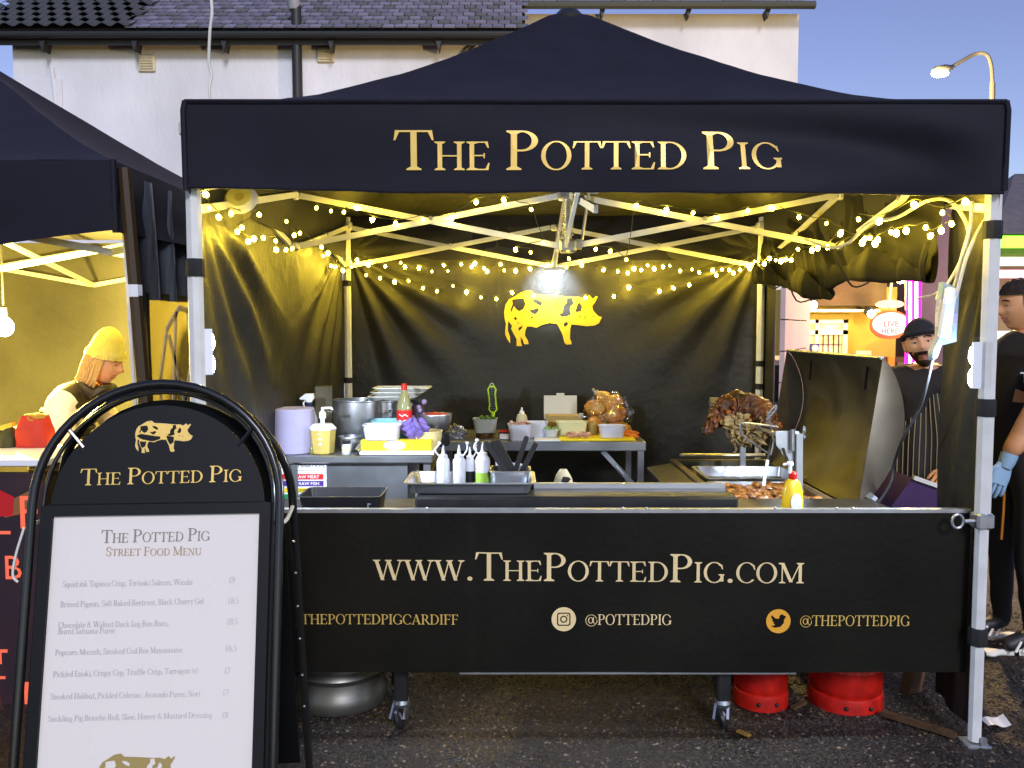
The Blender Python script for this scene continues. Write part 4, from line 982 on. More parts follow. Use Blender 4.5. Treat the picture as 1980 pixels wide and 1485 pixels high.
# ------------------------------------------------------------------ serving counter behind the banner
TZ = .84
ct = thing('serving_counter', 'black serving counter on castor legs behind the banner', 'counter', (.2, 3.45, 0))
b = MB(); b.box((.27, 3.47, TZ - .02), (2.6, .44, .04), bev=.006); b.build('top', M_BLKM, ct)
for px, py in ((776, 1408), (1402, 1415)):
    g_ = PZ(px, py, .0); x, y = g_.x, max(3.3, g_.y)
    b = MB(); b.box((x, y, .48), (.055, .055, .74), bev=.006); lg = b.build('leg', M_BLKM, ct)
    b = MB(); b.lathe([(.018, .12), (.03, .115), (.034, .10), (.028, .085), (.012, .08)], (x, y, 0), 12); b.build('castor_fork', M_STEEL, lg)
    b = MB(); b.bar((x - .022, y, .095), (x - .036, y - .02, .04), .01, .03); b.bar((x + .022, y, .095), (x + .016, y - .02, .04), .01, .03); b.build('castor_cheek', M_STEEL, lg, None)
    b = MB(); b.lathe([(.0, -.014), (.03, -.014), (.042, -.006), (.042, .006), (.03, .014), (0, .014)], (x - .008, y - .02, .045), 18, M=Matrix.Rotation(R(75), 3, 'Y')); b.build('castor_wheel', M_BLKP, lg)
for x in (-.5, .95):
    b = MB(); b.box((x, 3.66, .42), (.05, .05, .8), bev=.006); b.build('leg', M_BLKM, ct)
gb = thing('griddle', 'low black griddle with steel rear lip on the serving counter', 'griddle', (.25, 3.4, TZ))
gx0, gx1 = P(802, 970, 3.3).x, P(1428, 970, 3.3).x
b = MB(); b.box(((gx0 + gx1) / 2, 3.38, TZ + .042), (gx1 - gx0, .16, .084), bev=.01); b.build('body', M_BLKM, gb)
b = MB(); b.box(((.08 + gx1) / 2 , 3.475, TZ + .055), (gx1 - .08 - .02, .02, .105)); b.build('rear_lip', M_STEEL, gb, None)
# gastro tray with bottles and utensils
def gn_tray(mb, x0, x1, y0, y1, z0, z1, wall=.012, lip=.018, t=.003):
    def rr(x0, x1, y0, y1, r, z, n=4):
        o = []
        for k, (cx, cy) in enumerate(((x1 - r, y1 - r), (x0 + r, y1 - r), (x0 + r, y0 + r), (x1 - r, y0 + r))):
            for i in range(n + 1):
                a = math.pi / 2 * (k + i / n); o.append(Vector((cx + r * math.cos(a), cy + r * math.sin(a), z)))
        return o
    L = [rr(x0 - lip, x1 + lip, y0 - lip, y1 + lip, .03, z1 - .004), rr(x0 - lip, x1 + lip, y0 - lip, y1 + lip, .03, z1), rr(x0, x1, y0, y1, .025, z1), rr(x0 + wall, x1 - wall, y0 + wall, y1 - wall, .025, z0 + t), rr(x0 + wall - t, x1 - wall + t, y0 + wall - t, y1 - wall + t, .027, z0), rr(x0 - t, x1 + t, y0 - t, y1 + t, .027, z1 - .004)]
    n = len(L[0]); vs = [p for l in L for p in l]
    fs = [(a * n + i, a * n + (i + 1) % n, a * n + n + (i + 1) % n, a * n + n + i) for a in (0, 1, 2) for i in range(n)] + [tuple(range(3 * n, 4 * n))] + [(4 * n + i, 4 * n + (i + 1) % n, 5 * n + (i + 1) % n, 5 * n + i) for i in range(n)] + [tuple(range(5 * n - 1, 4 * n - 1, -1))] + [(5 * n + i, 5 * n + (i + 1) % n, (i + 1) % n, i) for i in range(n)]
    mb.add(vs, fs); return mb
tx0, tx1 = P(790, 945, 3.36).x, P(1028, 945, 3.36).x
tz0 = TZ + .088
b = MB(); gn_tray(b, tx0, tx1, 3.34, 3.6, tz0, tz0 + .045); one('gastro_tray', b, M_STEEL, 'shallow steel tray holding squeezy bottles on the griddle', 'tray')
def squeezy(px, Y, label, m, h=.14, r=.027, fill=None, tilt=0.0, fillh=.5):
    c = Vector((XY(px, Y), Y, tz0 + .006)); t = thing('squeezy_bottle', label, 'squeezy bottle', tuple(c), 'squeezy bottles in the steel tray')
    b = MB(); b.lathe([(.0, 0), (r, 0), (r, .003), (r, h * .72), (r * .9, h * .8), (r * .62, h * .86)], c, 20); body = b.build('body', m, t)
    if fill:
        b = MB(); b.lathe([(r * 1.012, .004), (r * 1.012, h * fillh)], c, 20); b.build('sauce', fill, body)
    b = MB(); b.lathe([(r * .68, h * .84), (r * .66, h * .93), (r * .3, h * .96), (r * .1, h * 1.22), (0, h * 1.22)], c, 16); cp = b.build('nozzle', m if not fill else M_WPL, t)
    b = MB(); s = 1 if tilt >= 0 else -1
    b.tube(catmull([c + Vector((s * r * .6, -.004, h * .9)), c + Vector((s * r * 1.2, -.006, h * 1.08)), c + Vector((s * (r * .9 + tilt * .01), -.006, h * 1.25))]), .0035, 6); b.ball(c + Vector((s * (r * .9 + tilt * .01), -.006, h * 1.28)), .007, 8, 6); b.build('tethered_cap', M_WPL, cp)
M_SQZ = mat('milky_plastic', 'e6eaf2', .35, trans=.15)
squeezy(856, 3.47, 'white squeezy bottle at the end of the tray, cap hanging off', M_SQZ, tilt=-1)
squeezy(887, 3.47, 'white squeezy bottle standing second in the tray', M_SQZ, tilt=1)
squeezy(908, 3.50, 'small squeezy bottle of black sauce in the tray', M_SQZ, .13, .022, mat('black_sauce', (.01, .015, .015), .3), .4, .46)
squeezy(933, 3.47, 'squeezy bottle of green sauce beside the knife pot', M_SQZ, .15, .03, mat('green_sauce', '9ac24a', .4), -.4, .4)
b = MB(); kx0, kx1 = P(950, 930, 3.42).x, P(1022, 930, 3.42).x; gn_tray(b, kx0, kx1, 3.40, 3.54, tz0 + .006, tz0 + .08, .006, .01)
one('utensil_pot', b, M_STEEL, 'deep steel pot of black handled knives in the tray', 'pot')
for i, (x0, y0, x1, y1, lab) in enumerate(((985, 922, 940, 856, 'black knife handle leaning furthest out over the bottles'), (992, 922, 953, 855, 'black knife handle second from the bottles'), (1000, 922, 962, 852, 'black knife handle third from the bottles'), (992, 922, 1018, 846, 'thick black tongs handle leaning towards the bag'), (1004, 922, 1036, 858, 'black knife handle leaning furthest towards the bag'))):
    Y = 3.44 + .018 * i; p0, p1 = P(x0, y0, Y), P(x1, y1, Y); d = (p1 - p0); t = thing('kitchen_knife', lab, 'knife', tuple(p0), 'knives and tongs in the steel pot')
    b = MB(); b.bar(p0 + d * .12, p1, .02, .03, up=(0, 1, 0)); b.bar(p1 - d * .02, p1 + d * .03, .016, .024, up=(0, 1, 0)); b.build('handle', M_BLKP, t, None)
    b = MB(); b.bar(p0 - d * .35, p0 + d * .13, .003, .024, up=(0, 1, 0)); b.build('blade', M_STEEL, t, None)
def blob(name, c, r, m, label, cat, nz=.25, nf=3, seed=1.0, n=28, mm=18, group=None, parent=None):
    b = MB(); b.ball(c, r, n, mm, nz, nf, seed)
    return one(name, b, m, label, cat, group, 60) if parent is None else b.build(name, m, parent, 60)
M_CREAMB = mat('cream_carrier', 'd8cfa4', .4, trans=.1, var=.12)
cb = thing('carrier_bag', 'cream plastic carrier bag slumped behind the griddle', 'bag', tuple(P(1090, 950, 3.6)))
c = P(1089, 950, 3.58); b = MB()
def bagp(u, v):
    a = u * 2 * math.pi; w_ = (1 - v) ** .6
    r_ = .058 * (1 - .75 * v ** 1.5) * (1 + .18 * noise.noise(Vector((math.cos(a) * 1.6, math.sin(a) * 1.6, v * 3))))
    return c + Vector((r_ * math.cos(a), .6 * r_ * math.sin(a), -.02 + .115 * v))
b.grid(bagp, 28, 14); b.build('bag', M_CREAMB, cb, 70)
b = MB(); b.prism([(-.018, .03), (-.012, .052), (.012, .05), (.022, .042), (.012, .03), (.014, .02), (-.006, .026)], lambda x, z: c + Vector((x + .008, -.042, z + .018)), (0, .003, 0)); b.build('handle_hole', M_BLKP, cb, None)
b = MB(); c2 = P(985, 890, 3.68); b.grid(lambda u, v: c2 + Vector((-.06 + .14 * u, .02 * math.sin(u * 9), -.05 + .075 * v - .05 * u * v + .006 * math.sin(u * 20))), 16, 8)
one('paper_bag', b, mat('white_paper', 'dcdcea', .7), 'crumpled white paper bag behind the knife handles', 'bag', None, 60)
# black crate at the counter's end
b = MB(); x0, x1 = P(585, 965, 3.36).x, P(738, 965, 3.36).x
cr = thing('black_crate', 'shallow black tray with pale rim at the end of the counter', 'tray', ((x0 + x1) / 2, 3.4, TZ))
gn_tray(b, x0, x1, 3.30, 3.5, TZ + .003, TZ + .085, .012, .008); b.build('tray', M_BLKP, cr)
b = MB(); b.tube([(x1 - .02, 3.31, TZ + .055), (x1 - .045, 3.30, TZ + .055), (x1 - .045, 3.3, TZ + .03), (x1 - .02, 3.31, TZ + .03)], .004, 6); b.build('clip', M_ALU2, cr)
# washing up liquid
c = Vector((XY(1538, 3.33), 3.33, TZ + .002)); t = thing('washing_up_bottle', 'yellow pump bottle with red cap standing in front of the roaster', 'bottle', tuple(c))
b = MB(); b.lathe([(0, 0), (.036, 0), (.042, .01), (.043, .06), (.038, .105), (.028, .135), (.014, .15)], c, 22, sy=.65); bd = b.build('body', mat('yellow_liquid', 'e8c020', .25, spec=.6), t)
b = MB(); b.lathe([(.0001, 0), (.022, 0), (.022, .002)], c + Vector((.006, -.03, .06)), 20, M=Matrix.Rotation(R(90), 3, 'X') @ Matrix.Diagonal((1, 1.6, 1)).to_3x3()); b.build('label', M_WPL, bd)
b = MB(); b.lathe([(.015, .148), (.016, .152), (.016, .168), (.010, .176), (0, .176)], c, 16); cp = b.build('cap', M_RED, t)
b = MB(); b.lathe([(.008, .17), (.007, .2), (.013, .202), (.012, .215), (0, .216)], c + Vector((-.012, 0, 0)), 12); b.tube([c + Vector((-.012, 0, .208)), c + Vector((-.04, -.004, .205))], .005, 6); b.build('pump', M_WPL, cp)

# ------------------------------------------------------------------ steel cabinet table with its clutter
SZ, SL, DL = .88, .95, -.47
st = thing('steel_cabinet', 'stainless steel cabinet table against the cloth wall', 'cabinet', (-.75, 4.5, 0))
sx0, sx1, sy0, sy1 = -1.13, XY(835, 4.21), 4.21, 4.85
b = MB(); b.box(((sx0 + sx1) / 2, (sy0 + sy1) / 2, SL - .02), (sx1 - sx0, sy1 - sy0, .04), bev=.006); b.build('top', M_STEEL, st)
b = MB(); b.box(((sx0 + sx1) / 2 - .05, 4.25 + .27, .50), (sx1 - sx0 - .16, .54, .84)); cbn = b.build('body', M_STEEL, st, None)
for x in (sx0 + .04, sx1 - .03):
    b = MB(); b.box((x, 4.25, .46), (.035, .035, .9)); b.build('leg', M_STEEL, st, None)
b = MB(); b.tube([(sx1 - .08, 4.23, .80), (sx1 - .08, 4.20, .80), (sx1 - .08, 4.20, .6), (sx1 - .08, 4.23, .6)], .006, 6); b.build('handle', M_ALU2, st)
# hygiene notice
nx1 = XY(628, 4.24); nz1 = P(620, 892, 4.24).z; nz0 = P(620, 970, 4.24).z; nx0 = nx1 - .34
hn = thing('hygiene_notice', 'white food contamination notice with coloured bars on the cabinet door', 'notice', (nx0, 4.24, nz0))
b = MB(); b.box(((nx0 + nx1) / 2, 4.242, (nz0 + nz1) / 2), (nx1 - nx0, .004, nz1 - nz0)); b.build('sheet', M_WPL, hn, None)
for (py0, py1, col, txt, tc) in ((917, 927, 'cc2020', 'RAW MEAT', 'ffffff'), (930, 940, '4c2c8c', 'RAW FISH', 'ffffff'), (944, 952, 'e0c81c', 'COOKED MEATS', '30300c'), (956, 966, '1f8a4c', 'SALAD & FRUIT', 'ffffff')):
    z1_, z0_ = P(620, py0, 4.235).z, P(620, py1, 4.235).z
    b = MB(); b.box((nx1 - .15, 4.238, (z0_ + z1_) / 2), (.27, .003, z1_ - z0_)); o = b.build('bar', mat('bar_' + col, col, .5), hn, None)
    sans_mesh(txt, (z1_ - z0_) * .62, lambda x, y: Vector((nx1 - .035 + x, 4.2345, z0_ + (z1_ - z0_) * .2 + y)), 'RIGHT').build('lettering', mat('ink_' + tc, tc, .6), o, None)
zt_ = P(620, 904, 4.235).z
sans_mesh('AVOID CONTAMINATION', .019, lambda x, y: Vector((nx1 - .008 + x, 4.237, zt_ + y)), 'RIGHT').build('lettering', mat('ink_black', '15151a', .6), hn, None)
for i, s in enumerate(('colour coded chopping boards', 'and knives must be used for')):
    sans_mesh(s, .009, lambda x, y: Vector((nx1 - .02 + x, 4.237, zt_ - .018 - .016 * i + y)), 'RIGHT').build('lettering', mat('ink_grey', '909098', .6), hn, None)

def at_t(px, Y, z=SZ): return Vector((XY(px, Y), Y, z + .001))
def at_l(px, Y, z=SL): return at_t(px, Y + DL, z)
# paper roll
c = at_l(566, 4.8); t = thing('paper_roll', 'big lilac paper towel roll standing on the steel cabinet', 'paper roll', tuple(c))
b = MB(); b.lathe([(.03, .002), (.10, 0), (.104, .004), (.104, .222), (.10, .226), (.03, .226)], c, 32); b.build('paper', mat('lilac_paper', 'a8a4c4', .85, var=.06, vscale=20, bump=.1, bscale=90), t)
b = MB(); b.lathe([(.03, .0), (.03, .2265), (.026, .2265), (.026, .0)], c, 20); b.build('core', mat('card_core', 'a08a60', .8), t)
# spray bottle
c = at_l(597, 4.98); t = thing('spray_bottle', 'white trigger spray bottle behind the paper roll', 'spray bottle', tuple(c))
b = MB(); b.lathe([(0, 0), (.04, 0), (.042, .01), (.042, .15), (.025, .2), (.014, .215)], c, 18); b.build('body', M_CPL, t)
b = MB(); b.lathe([(.016, .213), (.018, .22), (.018, .236), (.012, .24)], c, 14); b.build('collar', mat('navy_plastic', '20264c', .4), t)
b = MB(); b.prism([(-.045, .255), (-.05, .262), (-.02, .285), (.022, .287), (.026, .262), (.012, .24), (-.012, .24), (-.016, .254)], lambda x, z: c + Vector((x, -.012, z)), (0, .024, 0)); b.build('head', M_WPL, t, None)
b = MB(); b.tube([c + Vector((-.02, 0, .25)), c + Vector((-.032, 0, .235)), c + Vector((-.028, 0, .215))], .005, 6); b.build('trigger', M_WPL, t)
# pump dispenser jug
c = at_l(622, 4.75); t = thing('soap_jug', 'translucent jug of yellow liquid with white pump on the cabinet edge', 'jug', tuple(c))
b = MB(); b.lathe([(0, 0), (.05, 0), (.056, .006), (.064, .10), (.066, .125)], c, 8); b.build('body', mat('amber_jug', 'd8c06a', .25, trans=.15), t, 20)
b = MB(); b.lathe([(.068, .122), (.07, .13), (.05, .15), (.0, .152)], c, 8); b.build('lid', M_WPL, t, 20)
b = MB(); b.lathe([(.011, .15), (.011, .175), (.018, .18), (.017, .21), (.008, .215), (.007, .235), (0, .235)], c, 12); b.tube([c + Vector((0, 0, .23)), c + Vector((.045, -.005, .232)), c + Vector((.052, -.006, .222))], .006, 6); b.build('pump', M_WPL, t)
for i in range(3):
    b = MB(); b.prism([(-.012, 0), (.012, 0), (.0, .014)], lambda x, z: c + Vector((x, -.0625, z + .05 + i * .026)), (0, .003, 0)); b.build('print', M_WPL, t, None)
# steel bain-marie panel, pots
b = MB(); b.box(P(626, 790, 4.78), (.10, .05, .26), rot=(0, 0, .25), bev=.004); b.box(P(640, 812, 4.83), (.15, .10, .14), rot=(0, 0, .25)); one('steel_box', b, M_STEELD, 'tall dull steel box behind the stock pot', 'box')
def potm(label, px, Y, r, h, m=M_STEEL, handles=True, z=SL, name='stock_pot', cat='pot', group='cooking pots on the cabinet'):
    c = at_l(px, Y, z); t = thing(name, label, cat, tuple(c), group)
    b = MB(); b.lathe([(0, .002), (r * .97, 0), (r, .01), (r, h), (r * 1.03, h + .004), (r * 1.03, h + .009), (r * .98, h + .008), (r * .975, .012), (0, .012)], c, 36); b.build('body', m, t)
    if handles:
        for s in (-1, 1):
            b = MB(); b.tube(catmull([c + Vector((s * r, -.045, h * .75)), c + Vector((s * (r + .035), -.04, h * .77)), c + Vector((s * (r + .035), .04, h * .77)), c + Vector((s * r, .045, h * .75))]), .006, 6); b.build('handle', M_STEEL, t)
    return t
potm('large steel stock pot on the cabinet', 692, 5.12, .135, .235)
potm('wide bright steel pot beside the stock pot', 738, 5.2, .10, .225)
# trays stacked
t = thing('tray_stack', 'loose stack of white foil trays on the pots', 'trays', tuple(P(765, 768, 4.75)))
for i in range(3):
    b = MB(); c = P(764 + 5 * i, 768 - 8 * i, 4.75); gn_tray(b, c.x - .13, c.x + .12 + .02 * i, 4.65, 4.83, c.z - .012, c.z + .012, .02, .012); b.build('tray', mat('foil_white', 'd4d4cc', .4, .2), t)
# cola bottle
c = at_l(781, 4.98, SL + .0); t = thing('soft_drink_bottle', 'clear plastic bottle with red label and red cap', 'bottle', tuple(c))
b = MB(); b.lathe([(0, 0), (.036, 0), (.04, .012), (.04, .20), (.038, .225), (.022, .285), (.0135, .30), (.0135, .315)], c, 24); b.build('body', mat('pet_plastic', 'c8c890', .12, trans=.55), t)
b = MB(); b.lathe([(.0408, .125), (.0408, .20)], c, 24); lb = b.build('label', mat('red_label', 'd81c1c', .4), t)
for i, s in enumerate((.155, .185)):
    b = MB(); b.tube([c + Vector((.0415 * math.sin(a), -.0415 * math.cos(a), s - .012 + .005 * math.sin(a * 9))) for a in [x * .12 - .6 for x in range(11)]], .003, 5); b.build('script', M_WPL, lb)
b = MB(); b.lathe([(.0155, .305), (.0155, .335), (.013, .338), (0, .338)], c, 18); b.build('cap', M_RED, t)
# dark fruit bag / jars behind
t = thing('jar_of_plums', 'tall jar of dark purple fruit beside the drink bottle', 'jar', tuple(at_l(806, 5.1)))
c = at_l(806, 5.1); b = MB(); b.lathe([(0, 0), (.045, 0), (.048, .01), (.048, .2), (.035, .225)], c, 20); b.build('body', mat('plum_glass', '3c2838', .15, spec=.6), t)
for i in range(14):
    a = i * 2.4; b = MB(); b.ball(c + Vector((.04 * math.cos(a), -abs(.042 * math.sin(a)) - .008, .05 + .014 * i)), .016, 8, 6); b.build('plum', mat('plum_skin', '4c2c50' if i % 2 else '8a80a8', .35), t)
b = MB(); b.lathe([(.037, .222), (.04, .228), (.04, .245), (0, .247)], c, 18); b.build('lid', M_BLKP, t)
def bowl(label, px, Y, r, h, m, z=SL, fill=None, name='mixing_bowl', group='bowls among the ingredients'):
    c = at_l(px, Y, z); t = thing(name, label, 'bowl', tuple(c), group)
    pr = [(0, 0), (r * .5, 0)] + [(r * (.5 + .5 * math.sin(i * .26)), h * (1 - math.cos(i * .26))) for i in range(1, 7)]
    pr += [(r * 1.04, h + .0), (r * 1.03, h + .005)] + [(r * (.5 + .48 * math.sin(i * .26)), h * (1 - math.cos(i * .26)) + .006) for i in range(6, 0, -1)] + [(0, .006)]
    b = MB(); b.lathe(pr, c, 32); b.build('bowl', m, t)
    if fill:
        b = MB(); b.ball(c + Vector((0, 0, h * .82)), (r * .9, r * .9, h * .32), 24, 10, .25, 6, px); b.build('contents', fill, t, 60)
    return t
b = MB(); c = at_l(842, 5.05); b.lathe([(.07, 0), (.075, .01), (.075, .075), (.06, .08)], c, 20); one('upturned_tub', b, M_BLKP, 'black tub holding up the bowl of red salad', 'tub')
bowl('steel bowl heaped with red salad on a black tub', 842, 5.05, .085, .085, M_STEEL, SL + .082, mat('red_salad', '8c1c14', .5, var=.6, vscale=60, col2='c04030'))
bowl('cream bowl beside the purple cloth', 822, 4.85, .085, .10, mat('cream_bowl', 'd8cc90', .4))
bowl('small steel bowl behind the little jar', 676, 4.86, .065, .07, M_STEEL)
# tubs
def tub(label, px, Y, w_, d_, h, m, z=None, fill=None, name='plastic_tub', group='plastic tubs of ingredients', rz=0.0):
    c = at_t(px, Y, SZ if z is None else z); t = thing(name, label, 'tub', tuple(c), group)
    b = MB(); gn_tray(b, -w_ / 2, w_ / 2, -d_ / 2, d_ / 2, 0, h, .01, .006, .002); me = b.mesh('tub', 40)
    o = put('tub', me, m, t); o.matrix_parent_inverse = Matrix(); o.rotation_euler = (0, 0, rz)
    if fill:
        f = MB()
        for i in range(26): f.ball((rnd.uniform(-.38, .38) * w_, rnd.uniform(-.38, .38) * d_, h * rnd.uniform(.75, 1.12)), (.012, .01, .008), 6, 5, .6, 5, i)
        o2 = put('contents', f.mesh('contents', 60), fill, t); o2.matrix_parent_inverse = Matrix(); o2['kind'] = 'stuff'
    return t
M_TUB = mat('frosted_tub', 'dcdcee', .35, trans=.12)
M_BTUB = mat('blue_tub', '86c4d4', .35, trans=.1)
tub('pale blue lidded tub behind the white box', 757, 4.48, .2, .14, .15, M_BTUB, SL)
tub('white plastic box on the cling film carton', 738, 4.29, .18, .12, .075, M_TUB, SL + .072)
t = thing('purple_cloth', 'crumpled purple cloth beside the white plastic box', 'cloth', tuple(at_l(802, 4.78, SL + .072)))
b = MB(); c = at_l(802, 4.79, SL + .07)
def clothp(u, v):
    a = u * 2 * math.pi; r_ = .062 * math.sin(math.pi * (.08 + .84 * v)) ** .7
    f = 1 + .35 * math.sin(a * 6 + v * 5) * (1 - v * .3) + .3 * noise.noise(Vector((math.cos(a) * 2, math.sin(a) * 2, v * 4)))
    return c + Vector((r_ * f * math.cos(a), r_ * f * .7 * math.sin(a), .095 * v ** .8 * (1 + .15 * math.sin(a * 3))))
b.grid(clothp, 60, 20); b.build('cloth', mat('purple_cotton', '7a68b4', .85, var=.2, vscale=30), t, 70)
# cling film carton on a white board
c = at_l(765, 4.72); b = MB(); b.box(c + Vector((.005, .03, .009)), (.37, .13, .018), bev=.003); one('white_board', b, M_WPL, 'white chopping board at the cabinet edge', 'chopping board')
t = thing('film_carton', 'long yellow cling film carton with white label', 'carton', tuple(c + Vector((0, .02, .019))))
b = MB(); b.box(c + Vector((-.002, .03, .045)), (.355, .055, .052), bev=.002); b.build('box', mat('yellow_card', 'ecd81c', .5), t)
b = MB(); b.prism(disc(0, 0, 1, 24), lambda x, z: c + Vector((-.01 + .055 * x, .0, .045 + .024 * z)), (0, .002, 0)); b.build('label', M_WPL, t, None)
# small jar, tube
c = at_l(668, 4.72); t = thing('spice_jar', 'little glass jar with dark lid on the cabinet edge', 'jar', tuple(c))
b = MB(); b.lathe([(0, 0), (.022, 0), (.024, .005), (.024, .045), (.018, .055)], c, 16); b.build('glass', M_CPL, t); b = MB(); b.lathe([(.02, .054), (.021, .058), (.021, .07), (0, .071)], c, 16); b.build('lid', M_BLKP, t)
b = MB(); b.lathe([(.0242, .015), (.0242, .04)], c, 16); b.build('label', M_VENT, t)
p0, p1 = at_l(686, 4.69, SL + .016), at_l(702, 4.86, SL + .05); b = MB(); b.tube([p0, p1], .013, 14, cap=False); b.tube([p1, p0], .0105, 14, cap=False); one('steel_tube', b, M_ALU2, 'short silver tube lying beside the little jar', 'tube')
b = MB(); c = at_l(600, 4.72); b.lathe([(0, 0), (.012, 0), (.012, .03), (.006, .04), (0, .04)], c, 10); one('small_vial', b, mat('olive_glass', '6c7040', .2), 'small olive vial beside the yellow jug', 'bottle')

# ------------------------------------------------------------------ steel table with ingredients
st2 = thing('steel_table', 'long stainless steel table with diagonal leg brace at the back', 'table', (.2, 5.6, 0))
ux0, ux1, uy0, uy1 = XY(846, 5.27), XY(1251, 5.27), 5.27, 5.9
b = MB(); b.box(((ux0 + ux1) / 2, (uy0 + uy1) / 2, SZ - .03), (ux1 - ux0, uy1 - uy0, .06), bev=.004); b.build('top', M_STEEL, st2)
for x in (ux0 + .03, ux1 - .03):
    for y in (uy0 + .03, uy1 - .04):
        b = MB(); b.box((x, y, (SZ - .06) / 2), (.038, .038, SZ - .06)); b.build('leg', M_STEEL, st2, None)
p0, p1 = P(1165, 872, 5.35), P(1232, 945, 5.33); b = MB(); b.bar(p0, p1, .03, .035, up=(0, 1, 0)); brc = b.build('brace', M_STEEL, st2, None)
m_ = p0.lerp(p1, .5); b = MB(); b.bar(p0.lerp(p1, .38) + Vector((0, -.018, 0)), p0.lerp(p1, .6) + Vector((0, -.018, 0)), .004, .037, up=(0, 1, 0)); b.build('sticker', M_WPL, brc, None)
b = MB(); b.bar((ux0 + .03, uy0 + .03, .82), (ux0 - .15, uy0 - .3, .5), .03, .03); b.build('strut', M_STEELD, st2, None)
# foil ball
c = at_t(881, 5.42, SZ + .035); b = MB(); b.ball(c, (.06, .05, .05), 40, 26, .5, 5.5, 3.3); one('foil_bundle', b, mat('crumpled_foil', '9a9aa0', .22, .95, bump=.9, bscale=60), 'crumpled silver foil bundle at the steel table end', 'foil', None, 10)
b = MB(); c = at_t(857, 5.4, SZ); b.lathe([(0, 0), (.018, 0), (.02, .05), (.012, .07), (.009, .085), (0, .085)], c, 12); one('sauce_bottle', b, mat('dark_red_glass', '4c1410', .15), 'tiny dark red sauce bottle next to the foil', 'bottle')
tub('clear tub of green leaves at the back of the steel table', 938, 5.5, .15, .13, .09, M_CPL, SZ + .03, mat('leaf_green', '6a9a3c', .6, var=.5, vscale=30))
b = MB(); c = at_t(938, 5.5, SZ); b.lathe([(0, 0), (.06, 0), (.062, .003), (.062, .026), (0, .029)], c, 20); one('brown_dish', b, mat('brown_glaze', '5c3c1c', .3), 'brown dish under the tub of leaves', 'dish')
# lime green grater
t = thing('hand_grater', 'lime green handled grater standing up among the tubs', 'grater', tuple(P(953, 830, 5.55)))
q0, q1, q2, q3 = P(953, 822, 5.55), P(953, 797, 5.55), P(951, 747, 5.55), P(951, 742, 5.55)
M_LIME = mat('lime_plastic', 'b4e02a', .4)
b = MB(); b.tube([q0, q1], .013, 10); b.build('handle', M_LIME, t)
hw = .026
b = MB(); pth = [q1 + Vector((-.012, 0, 0)), q1 + Vector((-hw, 0, .02)), q1 + Vector((-hw * .8, 0, .05)), q2 + Vector((-hw * .8, 0, -.05)), q2 + Vector((-hw, 0, -.02)), q2 + Vector((-.014, 0, 0)), q2 + Vector((.014, 0, 0)), q2 + Vector((hw, 0, -.02)), q2 + Vector((hw * .8, 0, -.05)), q1 + Vector((hw * .8, 0, .05)), q1 + Vector((hw, 0, .02)), q1 + Vector((.012, 0, 0))]
b.tube(pth, .006, 6, close=True); b.build('frame', M_LIME, t)
b = MB(); b.bar(q1 + Vector((0, .002, .01)), q2 + Vector((0, .002, -.008)), .034, .003, up=(0, 1, 0)); pl = b.build('blade', M_BLKM, t, None)
for i in range(9):
    for s in (-1, 0, 1):
        b = MB(); z = q1.z + .025 + i * (q2.z - q1.z - .045) / 8; b.box((q1.x + s * .009, 5.545, z), (.003, .003, .003)); b.build('tooth', M_ALU2, pl, None)
b = MB(); b.tube([q2 + Vector((.012 * math.cos(i * .5236), 0, .006 + .014 * math.sin(i * .5236))) for i in range(12)], .003, 6, close=True); b.build('loop', M_ALU, t)
# gadget with red top
c = at_t(975, 5.36); t = thing('kitchen_timer', 'small white and red gadget on the steel table', 'gadget', tuple(c))
b = MB(); b.box(c + Vector((0, 0, .022)), (.07, .02, .06), rot=(-.5, 0, 0), bev=.004); b.build('body', M_BLKP, t); b = MB(); b.box(c + Vector((0, -.012, .02)), (.058, .004, .035), rot=(-.5, 0, 0)); b.build('screen', M_WPL, t, None); b = MB(); b.box(c + Vector((0, .004, .05)), (.06, .022, .014), rot=(-.5, 0, 0)); b.build('strip', M_RED, t, None)
tub('white tub of pink radish beside the gadget', 1005, 5.36, .14, .12, .10, M_TUB, SZ, mat('radish', 'b87078', .5, var=.5, vscale=60, col2='e8d8d0'))
tub('long white tub behind the cress', 1034, 5.48, .16, .12, .10, M_TUB)
c = at_t(1009, 5.6, SZ); t = thing('sauce_squeezer', 'cream squeezy bottle standing behind the radish tub', 'bottle', tuple(c))
b = MB(); b.lathe([(0, 0), (.036, 0), (.037, .11), (.028, .135), (.016, .14)], c, 18); b.build('body', M_VENT, t); b = MB(); b.lathe([(.018, .138), (.016, .155), (.007, .162), (.006, .18), (0, .182)], c, 14); b.build('nozzle', M_WPL, t)
tub('shallow tub of green cress on the white board', 1066, 5.42, .09, .09, .05, M_CPL, SZ + .012, mat('cress', '8ab46a', .6, var=.4, vscale=50))
b = MB(); b.box(at_t(1058, 5.36) + Vector((0, 0, .005)), (.16, .2, .01), bev=.002); one('white_sheet_board', b, M_WPL, 'thin white board beside the yellow chopping board', 'chopping board')
